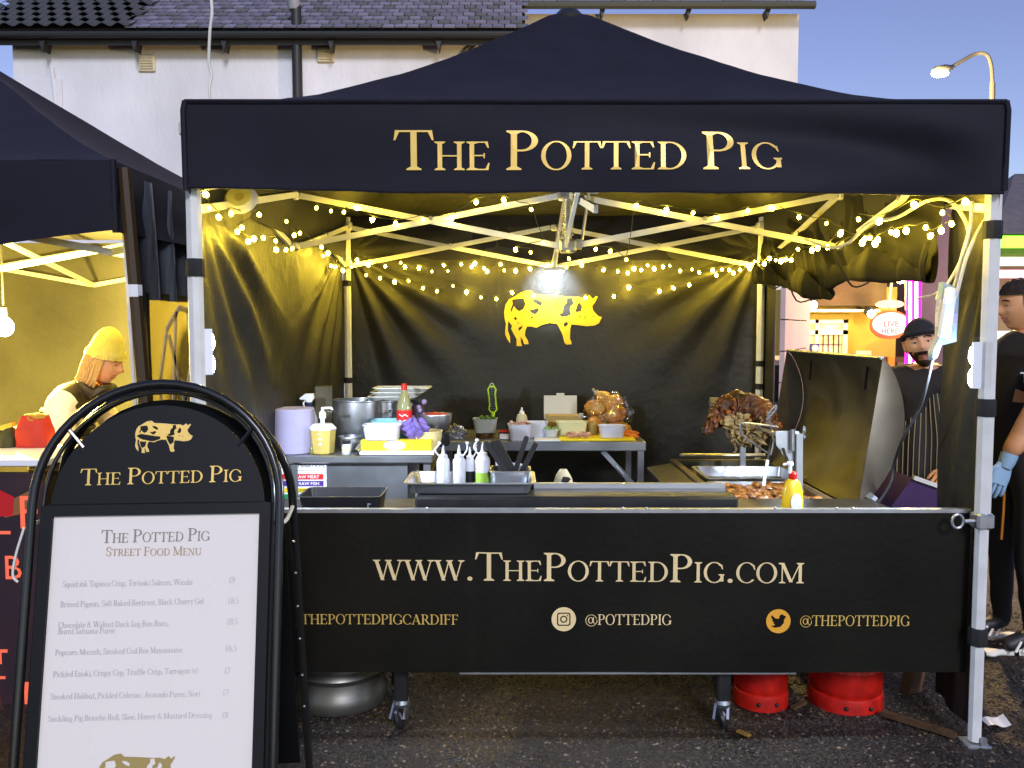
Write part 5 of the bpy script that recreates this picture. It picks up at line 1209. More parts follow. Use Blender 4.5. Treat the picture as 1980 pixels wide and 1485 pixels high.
# card box
c = at_t(1088, 5.72); t = thing('card_box', 'open white cardboard box with raised lid on the steel table', 'box', tuple(c))
M_CARD = mat('white_card', 'd6d4cc', .75, var=.06); M_KRAFT = mat('kraft_card', 'a8905a', .8)
b = MB(); b.box(c + Vector((.01, 0, .06)), (.24, .14, .12)); b.build('base', M_KRAFT, t, None)
b = MB(); b.box(c + Vector((-.01, .072, .165)), (.225, .006, .16), rot=(-.12, 0, 0)); l_ = b.build('lid', M_CARD, t, None)
b = MB(); b.box(c + Vector((-.01, .083, .25)), (.055, .006, .022), rot=(-.12, 0, 0), bev=.002); b.build('tab', M_CARD, l_)
b = MB(); b.box(c + Vector((.115, -.072, .118)), (.03, .004, .05), rot=(.6, 0, .3)); b.build('flap', M_CARD, t, None)
# buns in a clear bag
t = thing('bag_of_buns', 'heap of golden bread buns in a clear plastic bag', 'bread', tuple(at_t(1172, 5.62)))
M_BUN = mat('golden_crust', 'b86a1c', .5, var=.6, vscale=9, col2='e4b468', bump=.15, bscale=30, coat=.4)
for i, (px, py, Y, r_) in enumerate(((1150, 822, 5.6, .058), (1195, 826, 5.62, .06), (1150, 788, 5.63, .055), (1190, 800, 5.6, .06), (1168, 770, 5.64, .05), (1185, 778, 5.63, .055), (1208, 832, 5.56, .045), (1160, 805, 5.7, .06))):
    b = MB(); b.ball(P(px, py, Y), (r_ * 1.28, r_, r_ * .92), 20, 12, .18, 2.5, i * 3.1, M=Euler((rnd.random(), rnd.random() - .5, rnd.random() * 3)).to_matrix()); b.build('bun', M_BUN, t, 60)
b = MB(); b.tube(catmull([P(1158, 762, 5.64), P(1150, 757, 5.64), P(1146, 751, 5.64)]), [.03] + [.02] * 5 + [.01] * 6 + [.004], 8); b.build('bag_neck', mat('clear_film', 'e8dcc0', .12, trans=.5), t, 60)
film = mat('cling_film', 'ffffff', .1)
_n, _l = film.node_tree.nodes, film.node_tree.links; _g = _n.new('ShaderNodeBsdfGlossy'); _g.inputs['Roughness'].default_value = .12; _t = _n.new('ShaderNodeBsdfTransparent'); _x = _n.new('ShaderNodeMixShader'); _x.inputs[0].default_value = .16
_l.new(_t.outputs[0], _x.inputs[1]); _l.new(_g.outputs[0], _x.inputs[2]); _l.new(_x.outputs[0], _n['Material Output'].inputs[0])
c = P(1176, 800, 5.62); b = MB(); b.ball(c, (.15, .11, .145), 60, 40, .22, 3.0, 2.0); b.v = [tuple(Vector(v) + Vector((noise.noise(Vector(v) * 28), noise.noise(Vector(v) * 28 + Vector((4, 0, 0))), noise.noise(Vector(v) * 28 + Vector((0, 4, 0))))) * .022) for v in b.v]; b.v = [(x, y, max(z, SZ + .003)) for x, y, z in b.v]; b.build('bag', film, t, 15)
# yellow board, meat, tubs
b = MB(); xb0, xb1 = XY(1083, 5.3), XY(1230, 5.3); b.box(((xb0 + xb1) / 2, 5.42, SZ + .008), (xb1 - xb0, .27, .016), bev=.003); one('yellow_board', b, mat('yellow_hdpe', 'f0d418', .5), 'bright yellow chopping board on the steel table', 'chopping board')
tub('cream tub behind the sliced meat', 1106, 5.48, .19, .12, .085, mat('cream_tub', 'e0e0b4', .35, trans=.1), SZ + .017)
tub('white tub on the corner of the yellow board', 1184, 5.36, .16, .11, .075, M_TUB, SZ + .017)
t = thing('sliced_meat', 'small heap of sliced pink meat on the yellow board', 'meat', tuple(at_t(1118, 5.33, SZ + .017)))
M_MEAT = mat('cooked_meat', 'a8705c', .5, var=.6, vscale=50, col2='d8b0a0')
for i in range(13):
    b = MB(); b.ball(at_t(1100 + i * 3.2, 5.33 + .03 * (rnd.random() - .5), SZ + .028 + .016 * rnd.random()), (.018, .012, .012), 8, 6, .5, 4, i); b.build('slice', M_MEAT, t, 60)
b = MB(); c = at_t(1146, 5.5, SZ + .017); b.lathe([(0, 0), (.03, 0), (.032, .07), (.026, .072), (.025, .02), (0, .02)], c, 16); one('beige_pot', b, M_KRAFT, 'small beige pot between the two white tubs', 'pot')
t = thing('carrots', 'two orange carrots lying at the end of the yellow board', 'carrots', tuple(at_t(1220, 5.4, SZ)))
for i in range(2):
    p0 = at_t(1210, 5.46 - .05 * i, SZ + .035 - .012 * i); p1 = at_t(1231, 5.44 - .06 * i, SZ + .03 - .014 * i); b = MB(); b.tube([p0 + (p1 - p0) * -.5, p0, p1, p1 + (p1 - p0) * .3], [.009, .016, .015, .004], 10); b.build('carrot', mat('carrot', 'd8741c', .5), t)

# ------------------------------------------------------------------ hog roaster
HX0, HX1, HY0, HY1, HZ = .965, 1.60, 3.62, 5.05, .80
ro = thing('hog_roaster', 'steel hog roaster with its curved lid swung open', 'roaster', ((HX0 + HX1) / 2, 4.3, 0))
b = MB(); b.box(((HX0 + HX1) / 2, (HY0 + HY1) / 2, HZ - .16), (HX1 - HX0, HY1 - HY0, .24)); b.build('body', M_BLKM, ro, None)
for (x0, x1, y0, y1) in ((HX0 - .02, HX1 + .02, HY0 - .02, HY0 + .02), (HX0 - .02, HX1 + .02, HY1 - .02, HY1 + .02), (HX0 - .02, HX0 + .02, HY0 + .02, HY1 - .02), (HX1 - .02, HX1 + .02, HY0 + .02, HY1 - .02)):
    b = MB(); b.box(((x0 + x1) / 2, (y0 + y1) / 2, HZ - .02), (x1 - x0, y1 - y0, .045), bev=.006); b.build('rim', M_STEELD, ro)
for x in (HX0 + .05, HX1 - .05):
    for y in (HY0 + .06, HY1 - .06):
        b = MB(); b.box((x, y, .26), (.05, .05, .52)); b.build('leg', M_BLKM, ro, None)
b = MB(); b.box((HX0 - .10, 4.35, HZ - .03), (.15, 1.25, .02), rot=(0, -.18, 0), bev=.004); b.build('side_shelf', M_BLKM, ro)
b = MB(); b.tube([(HX0 + .03, HY1 - .03, HZ + .03), (HX1 - .1, HY1 - .03, HZ + .03)], .012, 8); b.build('back_rail', M_STEEL, ro)
# lid: a shallow half barrel hinged on the far side, standing open towards the counter
lt0, lb0 = P(1706, 692, 3.75), P(1662, 990, 3.72); lt1 = PX(1530, 686, lt0.x); lb1 = PX(1508, 905, lb0.x)
Yn, Yf_ = 3.75, 5.05
def lid_pt(u, v, off=0.0): # u along the length, v from bottom to top
    y = Yn + (Yf_ - Yn) * u
    a = v * math.pi
    x = lb0.x + (lt0.x - lb0.x) * v + (.145 + off) * math.sin(a) ** .75
    z = .78 + (lt0.z - .78) * v
    return Vector((x, y, z))
b = MB(); b.grid(lambda u, v: lid_pt(u, v), 24, 24); b.grid(lambda u, v: lid_pt(1 - u, v, .008), 24, 24); lid = b.build('lid', mat('sooty_steel', '747060', .45, .75, .5, var=.5, vscale=4), ro, 60)
for y, nm in ((Yn - .003, 'lid_end'), (Yf_ + .003, 'lid_end')):
    prof = [(lid_pt(0, v / 20).x, lid_pt(0, v / 20).z) for v in range(21)]
    b = MB(); b.prism(prof, lambda x, z: Vector((x, y, z)), (0, -.006 if y < 4 else .006, 0)); b.build(nm, mat('smudged_steel', '6f6558', .5, .7, .5, var=.35, vscale=4), lid, None)
b = MB(); b.tube([(lt0.x, Yn, lt0.z), (lt0.x, Yf_, lt0.z)], .008, 8); b.build('lid_rim', M_STEEL, lid)
for y in (4.0, 4.75):
    b = MB(); p = lid_pt((y - Yn) / (Yf_ - Yn), .9); b.bar(p + Vector((-.012, 0, .02)), p + Vector((-.02, .0, -.09)), .006, .012); b.build('hook', M_BLKM, lid, None)
b = MB(); b.tube([(HX1 - .02, 3.72, HZ + .02), (HX1 + .0, 3.72, HZ + .04)], .03, 10); b.build('hinge', M_STEEL, lid)
# pans and pulled meat
b = MB(); gn_tray(b, 1.02, 1.50, 4.36, 4.72, HZ - .05, HZ + .012, .01, .02); b.build('upper_pan', M_STEEL, ro)
b = MB(); gn_tray(b, 1.0, 1.42, 3.70, 4.26, HZ - .06, HZ + .01, .01, .02); b.build('drip_pan', M_STEEL, ro)
M_PORK = mat('roast_pork', '5a2c12', .45, var=.7, vscale=40, col2='b07838', bump=.4, bscale=60, coat=.3)
f = MB()
for i in range(170): f.ball((rnd.uniform(1.03, 1.39), rnd.uniform(3.74, 4.22), HZ - .03 + rnd.random() * .045), (rnd.uniform(.015, .035), rnd.uniform(.012, .025), .014), 7, 5, .7, 4, i * 1.3)
o = f.build('pulled_meat', M_PORK, ro, 50); o['kind'] = 'stuff'
# spit frame
b = MB(); b.bar(P(1436, 905, 4.75), P(1436, 850, 4.75), .014, .03); b.build('spit_post', M_STEEL, ro, None)
b = MB(); b.bar(P(1545, 985, 4.0), P(1545, 838, 4.0), .02, .03); b.build('spit_post', M_STEEL, ro, None)
b = MB(); q = [P(1496, 832, 4.05), P(1540, 832, 4.05), P(1550, 842, 4.02), P(1550, 912, 4.0), P(1540, 912, 4.0), P(1515, 880, 4.02), P(1500, 860, 4.03)]; b.prism([(p.x, p.z) for p in q], lambda x, z: Vector((x, 4.02, z)), (0, .008, 0)); b.build('spit_plate', M_STEEL, ro, None)
b = MB(); b.tube([P(1533, 830, 4.0), P(1533, 872, 4.0)], .011, 10); b.ball(P(1555, 832, 4.0), (.01, .01, .02), 8, 6); b.ball(P(1555, 845, 4.0), (.01, .01, .012), 8, 6); b.build('spit_clamp', mat('bright_steel', 'd0dcf0', .2, .9), ro)
b = MB(); b.tube([P(1500, 838, 4.05), P(1440, 820, 4.6), P(1375, 800, 5.0)], .009, 8); b.tube([P(1372, 778, 5.0), P(1390, 778, 5.0)], .03, 4); b.build('spit_rod', M_STEEL, ro)
# the hog
hog = thing('roast_hog', 'half carved roast hog with crackled brown skin on the spit', 'roast pig', tuple(P(1430, 830, 4.6)))
M_SKIN = mat('crackling', '5a2a0a', .55, var=.9, vscale=10, col2='140903', bump=1.0, bscale=34, coat=.12)
M_FLESH = mat('roast_flesh', 'a8905c', .6, var=.7, vscale=16, col2='3c2410', bump=.8, bscale=35)
b = MB(); pth = [P(1500, 836, 4.35), P(1478, 815, 4.45), P(1450, 795, 4.52), P(1420, 785, 4.56), P(1396, 800, 4.52), P(1378, 818, 4.48), P(1367, 830, 4.46)]
tp = catmull(pth, 5); n = len(tp)
rad = [(.018 + .070 * math.sin(math.pi * min(1, (i / (n - 1)) * 1.12) ** .8)) * (1 + .25 * noise.noise(Vector((i * .35, 2, 1)))) for i in range(n)]
rad[-1] = .018; rad[-2] = .022; rad[-3] = .028
b.tube(catmull(tp, 3), [rad[min(n - 1, i // 3)] + (rad[min(n - 1, i // 3 + 1)] - rad[min(n - 1, i // 3)]) * (i % 3) / 3 for i in range(3 * (n - 1) + 1)], 30)
b.v = [tuple(Vector(v) + Vector((noise.noise(Vector(v) * 16), noise.noise(Vector(v) * 16 + Vector((7, 0, 0))), noise.noise(Vector(v) * 16 + Vector((0, 9, 0))))) * .026 + Vector((noise.noise(Vector(v) * 45), noise.noise(Vector(v) * 45 + Vector((3, 0, 0))), noise.noise(Vector(v) * 45 + Vector((0, 5, 0))))) * .012) for v in b.v]
b.build('carcass', M_SKIN, hog, 60)
for i, (px, py, r_) in enumerate(((1425, 822, (.065, .05, .05)), (1462, 835, (.055, .045, .045)), (1440, 850, (.05, .04, .03)), (1480, 828, (.04, .03, .03)))):
    b = MB(); b.ball(P(px, py, 4.42), r_, 34, 22, .8, 3.4, i * 2.7); b.v = [tuple(Vector(v) + Vector((noise.noise(Vector(v) * 40), 0, noise.noise(Vector(v) * 40 + Vector((7, 0, 0))))) * .014) for v in b.v]; b.build('carved_flesh', M_FLESH, hog, 50)
b = MB(); b.prism([(0, 0), (.03, .035), (.05, .01), (.02, -.02)], lambda x, z: P(1392, 786, 4.44) + Vector((x, 0, z)), (0, .012, 0)); b.build('ear', M_SKIN, hog, None)
b = MB(); b.tube([P(1366, 830, 4.45), P(1362, 840, 4.44)], [.022, .016], 10); b.build('snout', M_SKIN, hog)
b = MB()
for k in range(34):
    a = Vector((rnd.uniform(1415, 1500), rnd.uniform(800, 855), 0)); e = a + Vector((rnd.uniform(-22, 22), rnd.uniform(2, 26), 0)); m_ = (a + e) / 2 + Vector((rnd.uniform(-8, 8), rnd.uniform(-8, 8), 0)); Y = 4.38 + rnd.uniform(-.03, .04)
    b.tube(catmull([P(a.x, a.y, Y), P(m_.x, m_.y, Y - .01), P(e.x, e.y, Y)], 4), [.006] * 4 + [.005] * 4 + [.002], 5)
o = b.build('shreds', M_FLESH, hog, 60); o['kind'] = 'stuff'
b = MB()
for k in range(150):
    i = rnd.randrange(2, n - 2); d_ = Vector((rnd.gauss(0, 1), rnd.gauss(0, 1) - .8, rnd.gauss(0, 1))).normalized(); p = tp[i] + d_ * rad[i] * rnd.uniform(.85, 1.12); s_ = rnd.uniform(.008, .02)
    b.ball(p, (s_, s_ * rnd.uniform(.3, .8), s_ * rnd.uniform(.3, .9)), 7, 5, .9, 2.5, k * .7, M=Euler((rnd.random() * 3, rnd.random() * 3, rnd.random() * 3)).to_matrix())
o = b.build('crackling_flakes', mat('charred_bits', '2e1406', .5, var=.8, vscale=30, col2='8a4a14'), hog, 20); o['kind'] = 'stuff'
for i, pts in enumerate(([(1505, 826), (1440, 818), (1432, 828), (1440, 845), (1490, 880)], [(1490, 880), (1495, 850), (1485, 800)], [(1485, 800), (1500, 785), (1498, 795), (1482, 812)])):
    b = MB(); b.tube(catmull([P(x, y, 4.3) for x, y in pts], 6), .0055, 6); b.build('skewer', M_STEEL, hog)
p0, p1, p2 = P(1492, 850, 4.1), P(1484, 890, 4.05), P(1476, 940, 4.0)
t = thing('tongs', 'black and pale handled tongs stuck in the pulled meat', 'tongs', tuple(p2)); b = MB(); b.tube([p0, p1], .007, 8); b.build('grip', M_BLKP, t); b = MB(); b.tube([p1, p2], .008, 8); b.build('arm', M_WPL, t)
p0, p1 = P(1514, 868, 4.0), P(1528, 905, 3.9); b = MB(); b.tube([p0, p1], .008, 8); one('basting_brush', b, M_BLKP, 'black handled brush leaning by the spit plate', 'brush')
# purple case outside
cs = thing('purple_case', 'dark purple case with taped white edge beside the cook', 'case', (1.95, 4.2, 0))
q0, q1 = P(1722, 898, 4.3), P(1818, 935, 4.0)
b = MB(); b.prism([(q0.x - .25, .05), (q1.x, .05), (q1.x, q1.z - .02), (q0.x - .02, q0.z - .02), (q0.x - .25, q0.z - .35)], lambda x, z: Vector((x, 4.02, z)), (0, .5, 0)); b.build('body', mat('purple_shell', (.06, .022, .11), .35, var=.5, vscale=3), cs, None)
b = MB(); b.bar((q0.x - .02, 4.01, q0.z - .015), (q1.x, 4.01, q1.z - .015), .02, .02); b.build('edge_tape', M_ALU, cs, None)

# ------------------------------------------------------------------ under the counter
M_GAS = mat('red_gas_paint', 'c81c10', .5, 0, .4, var=.5, vscale=18, bump=.06, bscale=30, col2='9a140c', detail=8)
def gas(px, py, w_px, label):
    g_ = PZ(px, py, 0.0); r = w_px / 1650.0 * g_.y / 2; c = Vector((g_.x, g_.y + r, 0)); t = thing('gas_bottle', label, 'gas bottle', tuple(c), 'red gas bottles under the counter')
    b = MB(); b.lathe([(r * .97, .0), (r * 1.015, .003), (r * 1.02, .055), (r * 1.0, .066), (r * .95, .07)], c, 36); ft = b.build('foot_ring', M_GAS, t)
    for a in (-1.9, -1.25):
        b = MB(); p = c + Vector((math.cos(a) * r * 1.03, math.sin(a) * r * 1.03, .035)); b.ball(p, .009, 8, 6); b.build('drain_hole', M_BLKM, ft)
    b = MB(); b.lathe([(0, .05), (r * .9, .06), (r * .97, .075), (r, .10), (r, .40), (r * .93, .47), (r * .7, .53), (r * .2, .55), (0, .55)], c, 36); b.build('body', M_GAS, t)
    b = MB(); b.lathe([(r * 1.004, .175), (r * 1.004, .215)], c, 36); b.build('printed_band', mat('gas_print', 'd8584a', .5, var=.6, vscale=40, col2='c81410'), t)
    b = MB(); b.tube([c + Vector((r * .5 * math.cos(i * .5236), r * .5 * math.sin(i * .5236), .62)) for i in range(12)], .012, 6, close=True); b.tube([c + Vector((r * .5, 0, .5)), c + Vector((r * .5, 0, .62))], .01, 6); b.tube([c + Vector((-r * .5, 0, .5)), c + Vector((-r * .5, 0, .62))], .01, 6); b.build('collar', M_GAS, t)
gas(1485, 1380, 108, 'smaller red gas bottle next to the castor leg')
gas(1661, 1388, 146, 'wider red gas bottle towards the corner leg')
g_ = PZ(640, 1388, 0); c = Vector((g_.x, g_.y + .2, 0)); t = thing('beer_keg', 'steel beer keg under the counter behind the menu board', 'keg', tuple(c))
b = MB(); b.lathe([(.15, 0), (.195, .0), (.2, .01), (.2, .06), (.19, .075), (.188, .12), (.2, .135), (.205, .145), (.2, .155), (.188, .17), (.188, .4), (.2, .42), (.19, .44), (.16, .52), (.0, .54)], c, 40); b.build('body', mat('keg_steel', '8c8b84', .4, .85, var=.3, vscale=6), t)
b = MB(); b.lathe([(.16, .5), (.185, .52), (.19, .56), (.18, .565), (.17, .52)], c, 32); b.build('top_rim', M_STEELD, t)
def plank(label, p0, p1, w_, th, m, name='plank', cat='plank', group=None):
    b = MB(); d = (Vector(p1) - Vector(p0)); n = 8
    vs = []
    u = Vector((-d.y, d.x, 0)).normalized()
    for i in range(n + 1):
        p = Vector(p0) + d * i / n; k = w_ / 2 * (1 + .15 * noise.noise(Vector((i * .9, p0[0] * 9, 0)))); z = gz(p.x, p.y) + .012
        vs += [Vector((p.x, p.y, z)) + u * k, Vector((p.x, p.y, z)) - u * k, Vector((p.x, p.y, z + th)) - u * k, Vector((p.x, p.y, z + th)) + u * k]
    fs = [(0, 1, 2, 3), tuple(4 * n + x for x in (3, 2, 1, 0))] + [(4 * i + a, 4 * i + (a + 1) % 4, 4 * i + 4 + (a + 1) % 4, 4 * i + 4 + a) for i in range(n) for a in range(4)]
    b.add(vs, fs); return one(name, b, m, label, cat, group, None)
M_WOODB = mat('weathered_wood', '5a4026', .8, var=.5, vscale=12, stretch=(1, 8, 8))
plank('long brown offcut of wood lying by the wide gas bottle', PZ(1706, 1392, 0), PZ(1848, 1436, 0), .03, .018, M_WOODB)
plank('short curled wood chip beside the smaller gas bottle', PZ(1532, 1378, 0), PZ(1556, 1368, 0), .02, .012, M_WOODB, 'wood_chip', 'wood chip')
plank('yellow stick lying by the castor under the counter', PZ(1426, 1418, 0), PZ(1450, 1428, 0), .02, .008, mat('pale_wood', '9a7830', .8, var=.3), 'stick', 'stick')
plank('broken wood strip beside the menu board foot', PZ(525, 1415, 0), PZ(566, 1426, 0), .03, .02, mat('pine_wood', 'b88c3c', .75, var=.4), 'stick', 'stick')
b = MB(); p = PZ(1925, 1408, .0); b.grid(lambda u, v: Vector((p.x - .045 + .09 * u, p.y - .03 + .06 * v, gz(p.x, p.y) + .014 + .018 * u * v + .006 * math.sin(u * 7))), 8, 6); one('paper_scrap', b, M_WPL, 'scrap of white paper on the tarmac by the corner leg', 'litter', None, 60)
b = MB(); p = PZ(1765, 1340, .0); b.box((p.x, p.y, .07), (.07, .05, .14), rot=(.15, .1, .4)); one('brown_carton', b, mat('brown_card', '6c4c34', .8, var=.4), 'small brown carton behind the wide gas bottle', 'carton', None, None)

# ------------------------------------------------------------------ menu board
AY0, AK, AYAW = 2.105, .23, R(4.5)
ar = Vector((math.cos(AYAW), math.sin(AYAW), 0)); ab = Vector((-math.sin(AYAW), math.cos(AYAW), 0))
au = (Vector((0, 0, 1)) + ab * AK).normalized(); an_ = ar.cross(au).normalized()  # towards the back is +ab
if an_.y > 0: an_ = -an_
AO = Vector((-.968, AY0, 0))
def A(s, t, o=0.0): return AO + ar * s + au * t + an_ * o
def PA(px, py):
    d = ray(px, py); C0 = Vector((0, 0, CAM_H)); k = (AO - C0).dot(an_) / d.dot(an_); q = C0 + d * k - AO
    return q.dot(ar), q.dot(au)
mbd = thing('menu_board', 'black arched pavement menu board with white menu sheet', 'menu board', tuple(AO))
M_ABK = mat('black_board_paint', (.006, .0065, .007), .5, 0, .25, var=.3, vscale=5)
M_TUBE = mat('gloss_black_tube', (.012, .012, .012), .22, 0, .6)
HW, TS = .335, 1.125; 
apex = PA(335, 742)[1]; RR = apex - TS
def arch(hw, rr, t0, n=24): return [(-hw, t0)] + [(-hw, t0 + (TS - t0) * i / 4) for i in range(1, 4)] + [(-hw * math.cos(math.pi * i / n), TS + rr * math.sin(math.pi * i / n)) for i in range(n + 1)] + [(hw, TS - (TS - t0) * i / 4) for i in range(1, 4)] + [(hw, t0)]
b = MB(); b.tube([A(s, t, .006) for s, t in arch(HW, RR, .02)], .0125, 12); b.build('front_frame', M_TUBE, mbd)
b = MB(); b.tube([A(s, t, -.012) for s, t in arch(HW - .022, RR - .022, .05)], .006, 10); b.build('inner_frame', M_TUBE, mbd)
# header panel: half disc with a small gap to the tube
hb = PA(300, 972)[1]
pan = [(-HW + .04, hb), (HW - .04, hb)] + [((HW - .045) * math.cos(math.pi * i / 24), TS - .02 + (RR - .042) * math.sin(math.pi * i / 24)) for i in range(25)]
b = MB(); b.prism(pan, lambda s, t: A(s, t, .0), an_ * -.012); head = b.build('header_panel', M_ABK, mbd, None)
for k in range(2):
    a = math.pi * (.22 + .56 * k); b = MB(); b.tube([A((HW - .06) * math.cos(a), TS - .02 + (RR - .06) * math.sin(a), -.004), A(HW * math.cos(a), TS + RR * math.sin(a), .004)], .006, 6); b.build('bracket', M_TUBE, head)
s0, t0 = PA(155, 939); s1, t1 = PA(468, 931)
text_mesh('The Potted Pig', PA(180, 908)[1] - PA(180, 940)[1], lambda x, y: A(s0 + x, t0 + (t1 - t0) * x / (s1 - s0) + y, .003), caps=True, small=.74, width=s1 - s0).build('lettering', M_GOLD, head, None)
cx_, cy_ = PA(318, 845); kk = (PA(376, 845)[0] - PA(264, 845)[0]) / 1360.0
low = [[(300,880),(450,905),(600,930),(760,950),(760,1010),(600,1065),(480,1050),(300,1000),(200,930)], [(900,930),(1080,960),(1080,1090),(1000,1150),(930,1040)], [(285,1060),(440,1075),(420,1180),(340,1230),(300,1150)]]
V, F = pig_parts(low)
mb = MB(); mb.add([A(cx_ + (x - 850) * kk, cy_ - (y - 960) * kk, .003) for x, y in V], F); mb.build('pig_emblem', M_GOLD, head, None)
mb = MB(); mb.tube([A(cx_ + (x - 850) * kk, cy_ - (y - 960) * kk, .0025) for x, y in PIG], .0008, 4, close=True); mb.build('pig_outline', M_GOLD2, head)
# poster panel
pt = (PA(105, 998)[1] + PA(503, 993)[1]) / 2
px0, px1, pb_ = PA(105, 1000)[0], PA(503, 995)[0], .16
b = MB(); b.box((0, 0, 0), (.01, .01, .01)); 
def slab(s0, s1, t0, t1, o0, o1):
    mb = MB(); vs = [A(s, t, o) for o in (o0, o1) for s, t in ((s0, t0), (s1, t0), (s1, t1), (s0, t1))]
    mb.add(vs, [(0, 1, 2, 3), (7, 6, 5, 4), (0, 4, 5, 1), (1, 5, 6, 2), (2, 6, 7, 3), (3, 7, 4, 0)]); return mb
slab(px0 - .03, px1 + .03, pb_ - .03, pt + .03, -.014, -.002).build('panel', M_ABK, mbd, None)
for (a0, a1, c0, c1) in ((px0 - .03, px1 + .03, pt, pt + .03), (px0 - .03, px1 + .03, pb_ - .03, pb_), (px0 - .03, px0, pb_, pt), (px1, px1 + .03, pb_, pt)):
    slab(a0, a1, c0, c1, -.0015, .012).build('snap_frame', M_ABK, mbd, None)
M_POST = mat('menu_paper', 'e6ded4', .3, 0, .4, var=.03, vscale=2)
poster = slab(px0, px1, pb_, pt, -.0015, .001).build('menu_sheet', M_POST, mbd, None)
M_INK = mat('faded_ink', 'b8aeb2', .6); M_INK2 = mat('menu_title_ink', '8e8278', .6)
def menu(t, x0, y0, x1, y1, h, m, caps=False, small=.74):
    a0, b0 = PA(x0, y0); a1, b1 = PA(x1, y1); hh = PA(x0, y0 - h)[1] - b0
    text_mesh(t, hh, lambda x, y: A(a0 + x, b0 + (b1 - b0) * x / (a1 - a0) + y, .0035), caps=caps, small=small, width=a1 - a0).build('lettering', m, poster, None)
menu('The Potted Pig', 196, 1050, 406, 1045, 25, M_INK2, True); menu('Street Food Menu', 205, 1075, 390, 1073, 17, mat('bronze_ink', 'aa9070', .6), True, .8)
for t_, x0, y0, x1, y1 in (('Squid ink Tapioca Crisp, Teriyaki Salmon, Wasabi', 122, 1135, 373, 1130), ('Brined Pigeon, Salt Baked Beetroot, Black Cherry Gel', 117, 1174, 395, 1167), ('Chocolate & Walnut Duck Leg Bon Bons,', 113, 1214, 327, 1210), ('Burnt Satsuma Puree', 113, 1226, 223, 1224), ('Popcorn Mussels, Smoked Cod Roe Mayonnaise', 107, 1267, 353, 1261), ('Pickled Enoki, Crispy Cep, Truffle Crisp, Tarragon (v)', 103, 1309, 384, 1301), ('Smoked Halibut, Pickled Celeriac, Avocado Puree, Nori', 98, 1352, 388, 1346), ('Suckling Pig Brioche Roll, Slaw, Honey & Mustard Dressing', 94, 1395, 411, 1387)):
    menu(t_, x0, y0, x1, y1, 11.5, M_INK)
for t_, x0, y0, x1 in (('\u00a39', 443, 1127, 455), ('\u00a38.5', 441, 1167, 462), ('\u00a38.5', 439, 1207, 460), ('\u00a36.5', 436, 1259, 458), ('\u00a37', 434, 1302, 446), ('\u00a37', 431, 1344, 443), ('\u00a38', 429, 1388, 442)):
    menu(t_, x0, y0, x1, y0 - .3, 11.5, M_INK)
kk2 = (PA(350, 1460)[0] - PA(195, 1460)[0]) / 1360.0; cx_, cy_ = PA(270, 1455)
mb = MB(); V, F = pig_parts(low); mb.add([A(cx_ + (x - 850) * kk2, cy_ - (y - 570) * kk2, .0035) for x, y in V], F); mb.build('pig_emblem', mat('bronze_print', 'a08c50', .5), poster, None)
# rear half of the board
RT = A(0, apex - .02)
bu = (Vector((0, 0, -1)) + ab * .24).normalized()
def Bk(s, t): return RT + ab * .035 + ar * s + bu * t   # t measured down from the apex
TB = (RT.z - .02) / -bu.z
def arch_b(hw, rr, n=24): return [(-hw, TB)] + [(-hw * math.cos(math.pi * i / n), rr - rr * math.sin(math.pi * i / n)) for i in range(n + 1)] + [(hw, TB)]
b = MB(); b.tube([Bk(s, t) for s, t in arch_b(HW, RR)], .0125, 12); b.build('rear_frame', M_TUBE, mbd)
b = MB(); q = [(-HW + .03, TB - .1), (HW - .03, TB - .1)] + [((HW - .03) * math.cos(math.pi * i / 20), RR - (RR - .03) * math.sin(math.pi * i / 20)) for i in range(21)]
b.prism(q, lambda s, t: Bk(s, t), ab * .01); b.build('rear_panel', M_ABK, mbd, None)
for s in (-1, 1):
    b = MB(); b.tube(catmull([A(s * (HW + .002), PA(527, 1010)[1], .012), A(s * (HW + .012), PA(527, 1006)[1], -.03), Bk(s * HW, (RT.z - 1.04) / -bu.z)]), .006, 8); b.build('stay_cord', M_WCAB, mbd)
b = MB(); b.tube(catmull([A(-HW - .015, PA(60, 1020)[1], .01), A(-HW - .03, PA(50, 1070)[1], .012), A(-HW - .035, PA(45, 1110)[1], .012), A(-HW - .02, PA(50, 1125)[1], .012)]), .0035, 6); b.build('hook_cord', M_WCAB, mbd)
for py in (1045, 1110, 1180, 1250, 1330, 1400):
    for s in (1,):
        b = MB(); p = Bk(s * HW, (RT.z - P(560, py, 2.6).z) / -bu.z) + Vector((0, -.015, 0)); b.ball(p, .004, 8, 6); b.build('rivet', M_ALU2, mbd)
# ------------------------------------------------------------------ neighbouring stall
NX0, NX1, NY0, NY1, NZE, NZP, NVB = -4.55, -1.63, 3.5, 6.42, 2.25, 3.15, 1.965
nt_ = thing('neighbour_tent', 'dark pop up tent next door glowing yellow inside', 'tent', ((NX0 + NX1) / 2, (NY0 + NY1) / 2, 0))
ncx, ncy, nhx, nhy = (NX0 + NX1) / 2, (NY0 + NY1) / 2, (NX1 - NX0) / 2 + .03, (NY1 - NY0) / 2 + .03
def ncan(a, s):
    k = int(a) % 4; t = (a - int(a)) * 2 - 1; c = [(t, -1), (1, t), (-t, 1), (-1, -t)][k]
    sag = .10 * math.sin(math.pi * min(s, 1)) * math.sin(math.pi * (t + 1) / 2)
    x, y = ncx + nhx * c[0] * s, ncy + nhy * c[1] * s
    return Vector((x, y, NZE + (NZP - NZE) * max(0, 1 - s) ** 1.1 - sag + .02 * fbm(x * 2.2, y * 2.2, 4.0) * s))
cv = MB(); pts = [[ncan(4 * i / 80, .01 + .99 * j / 20) for i in range(80)] for j in range(21)]
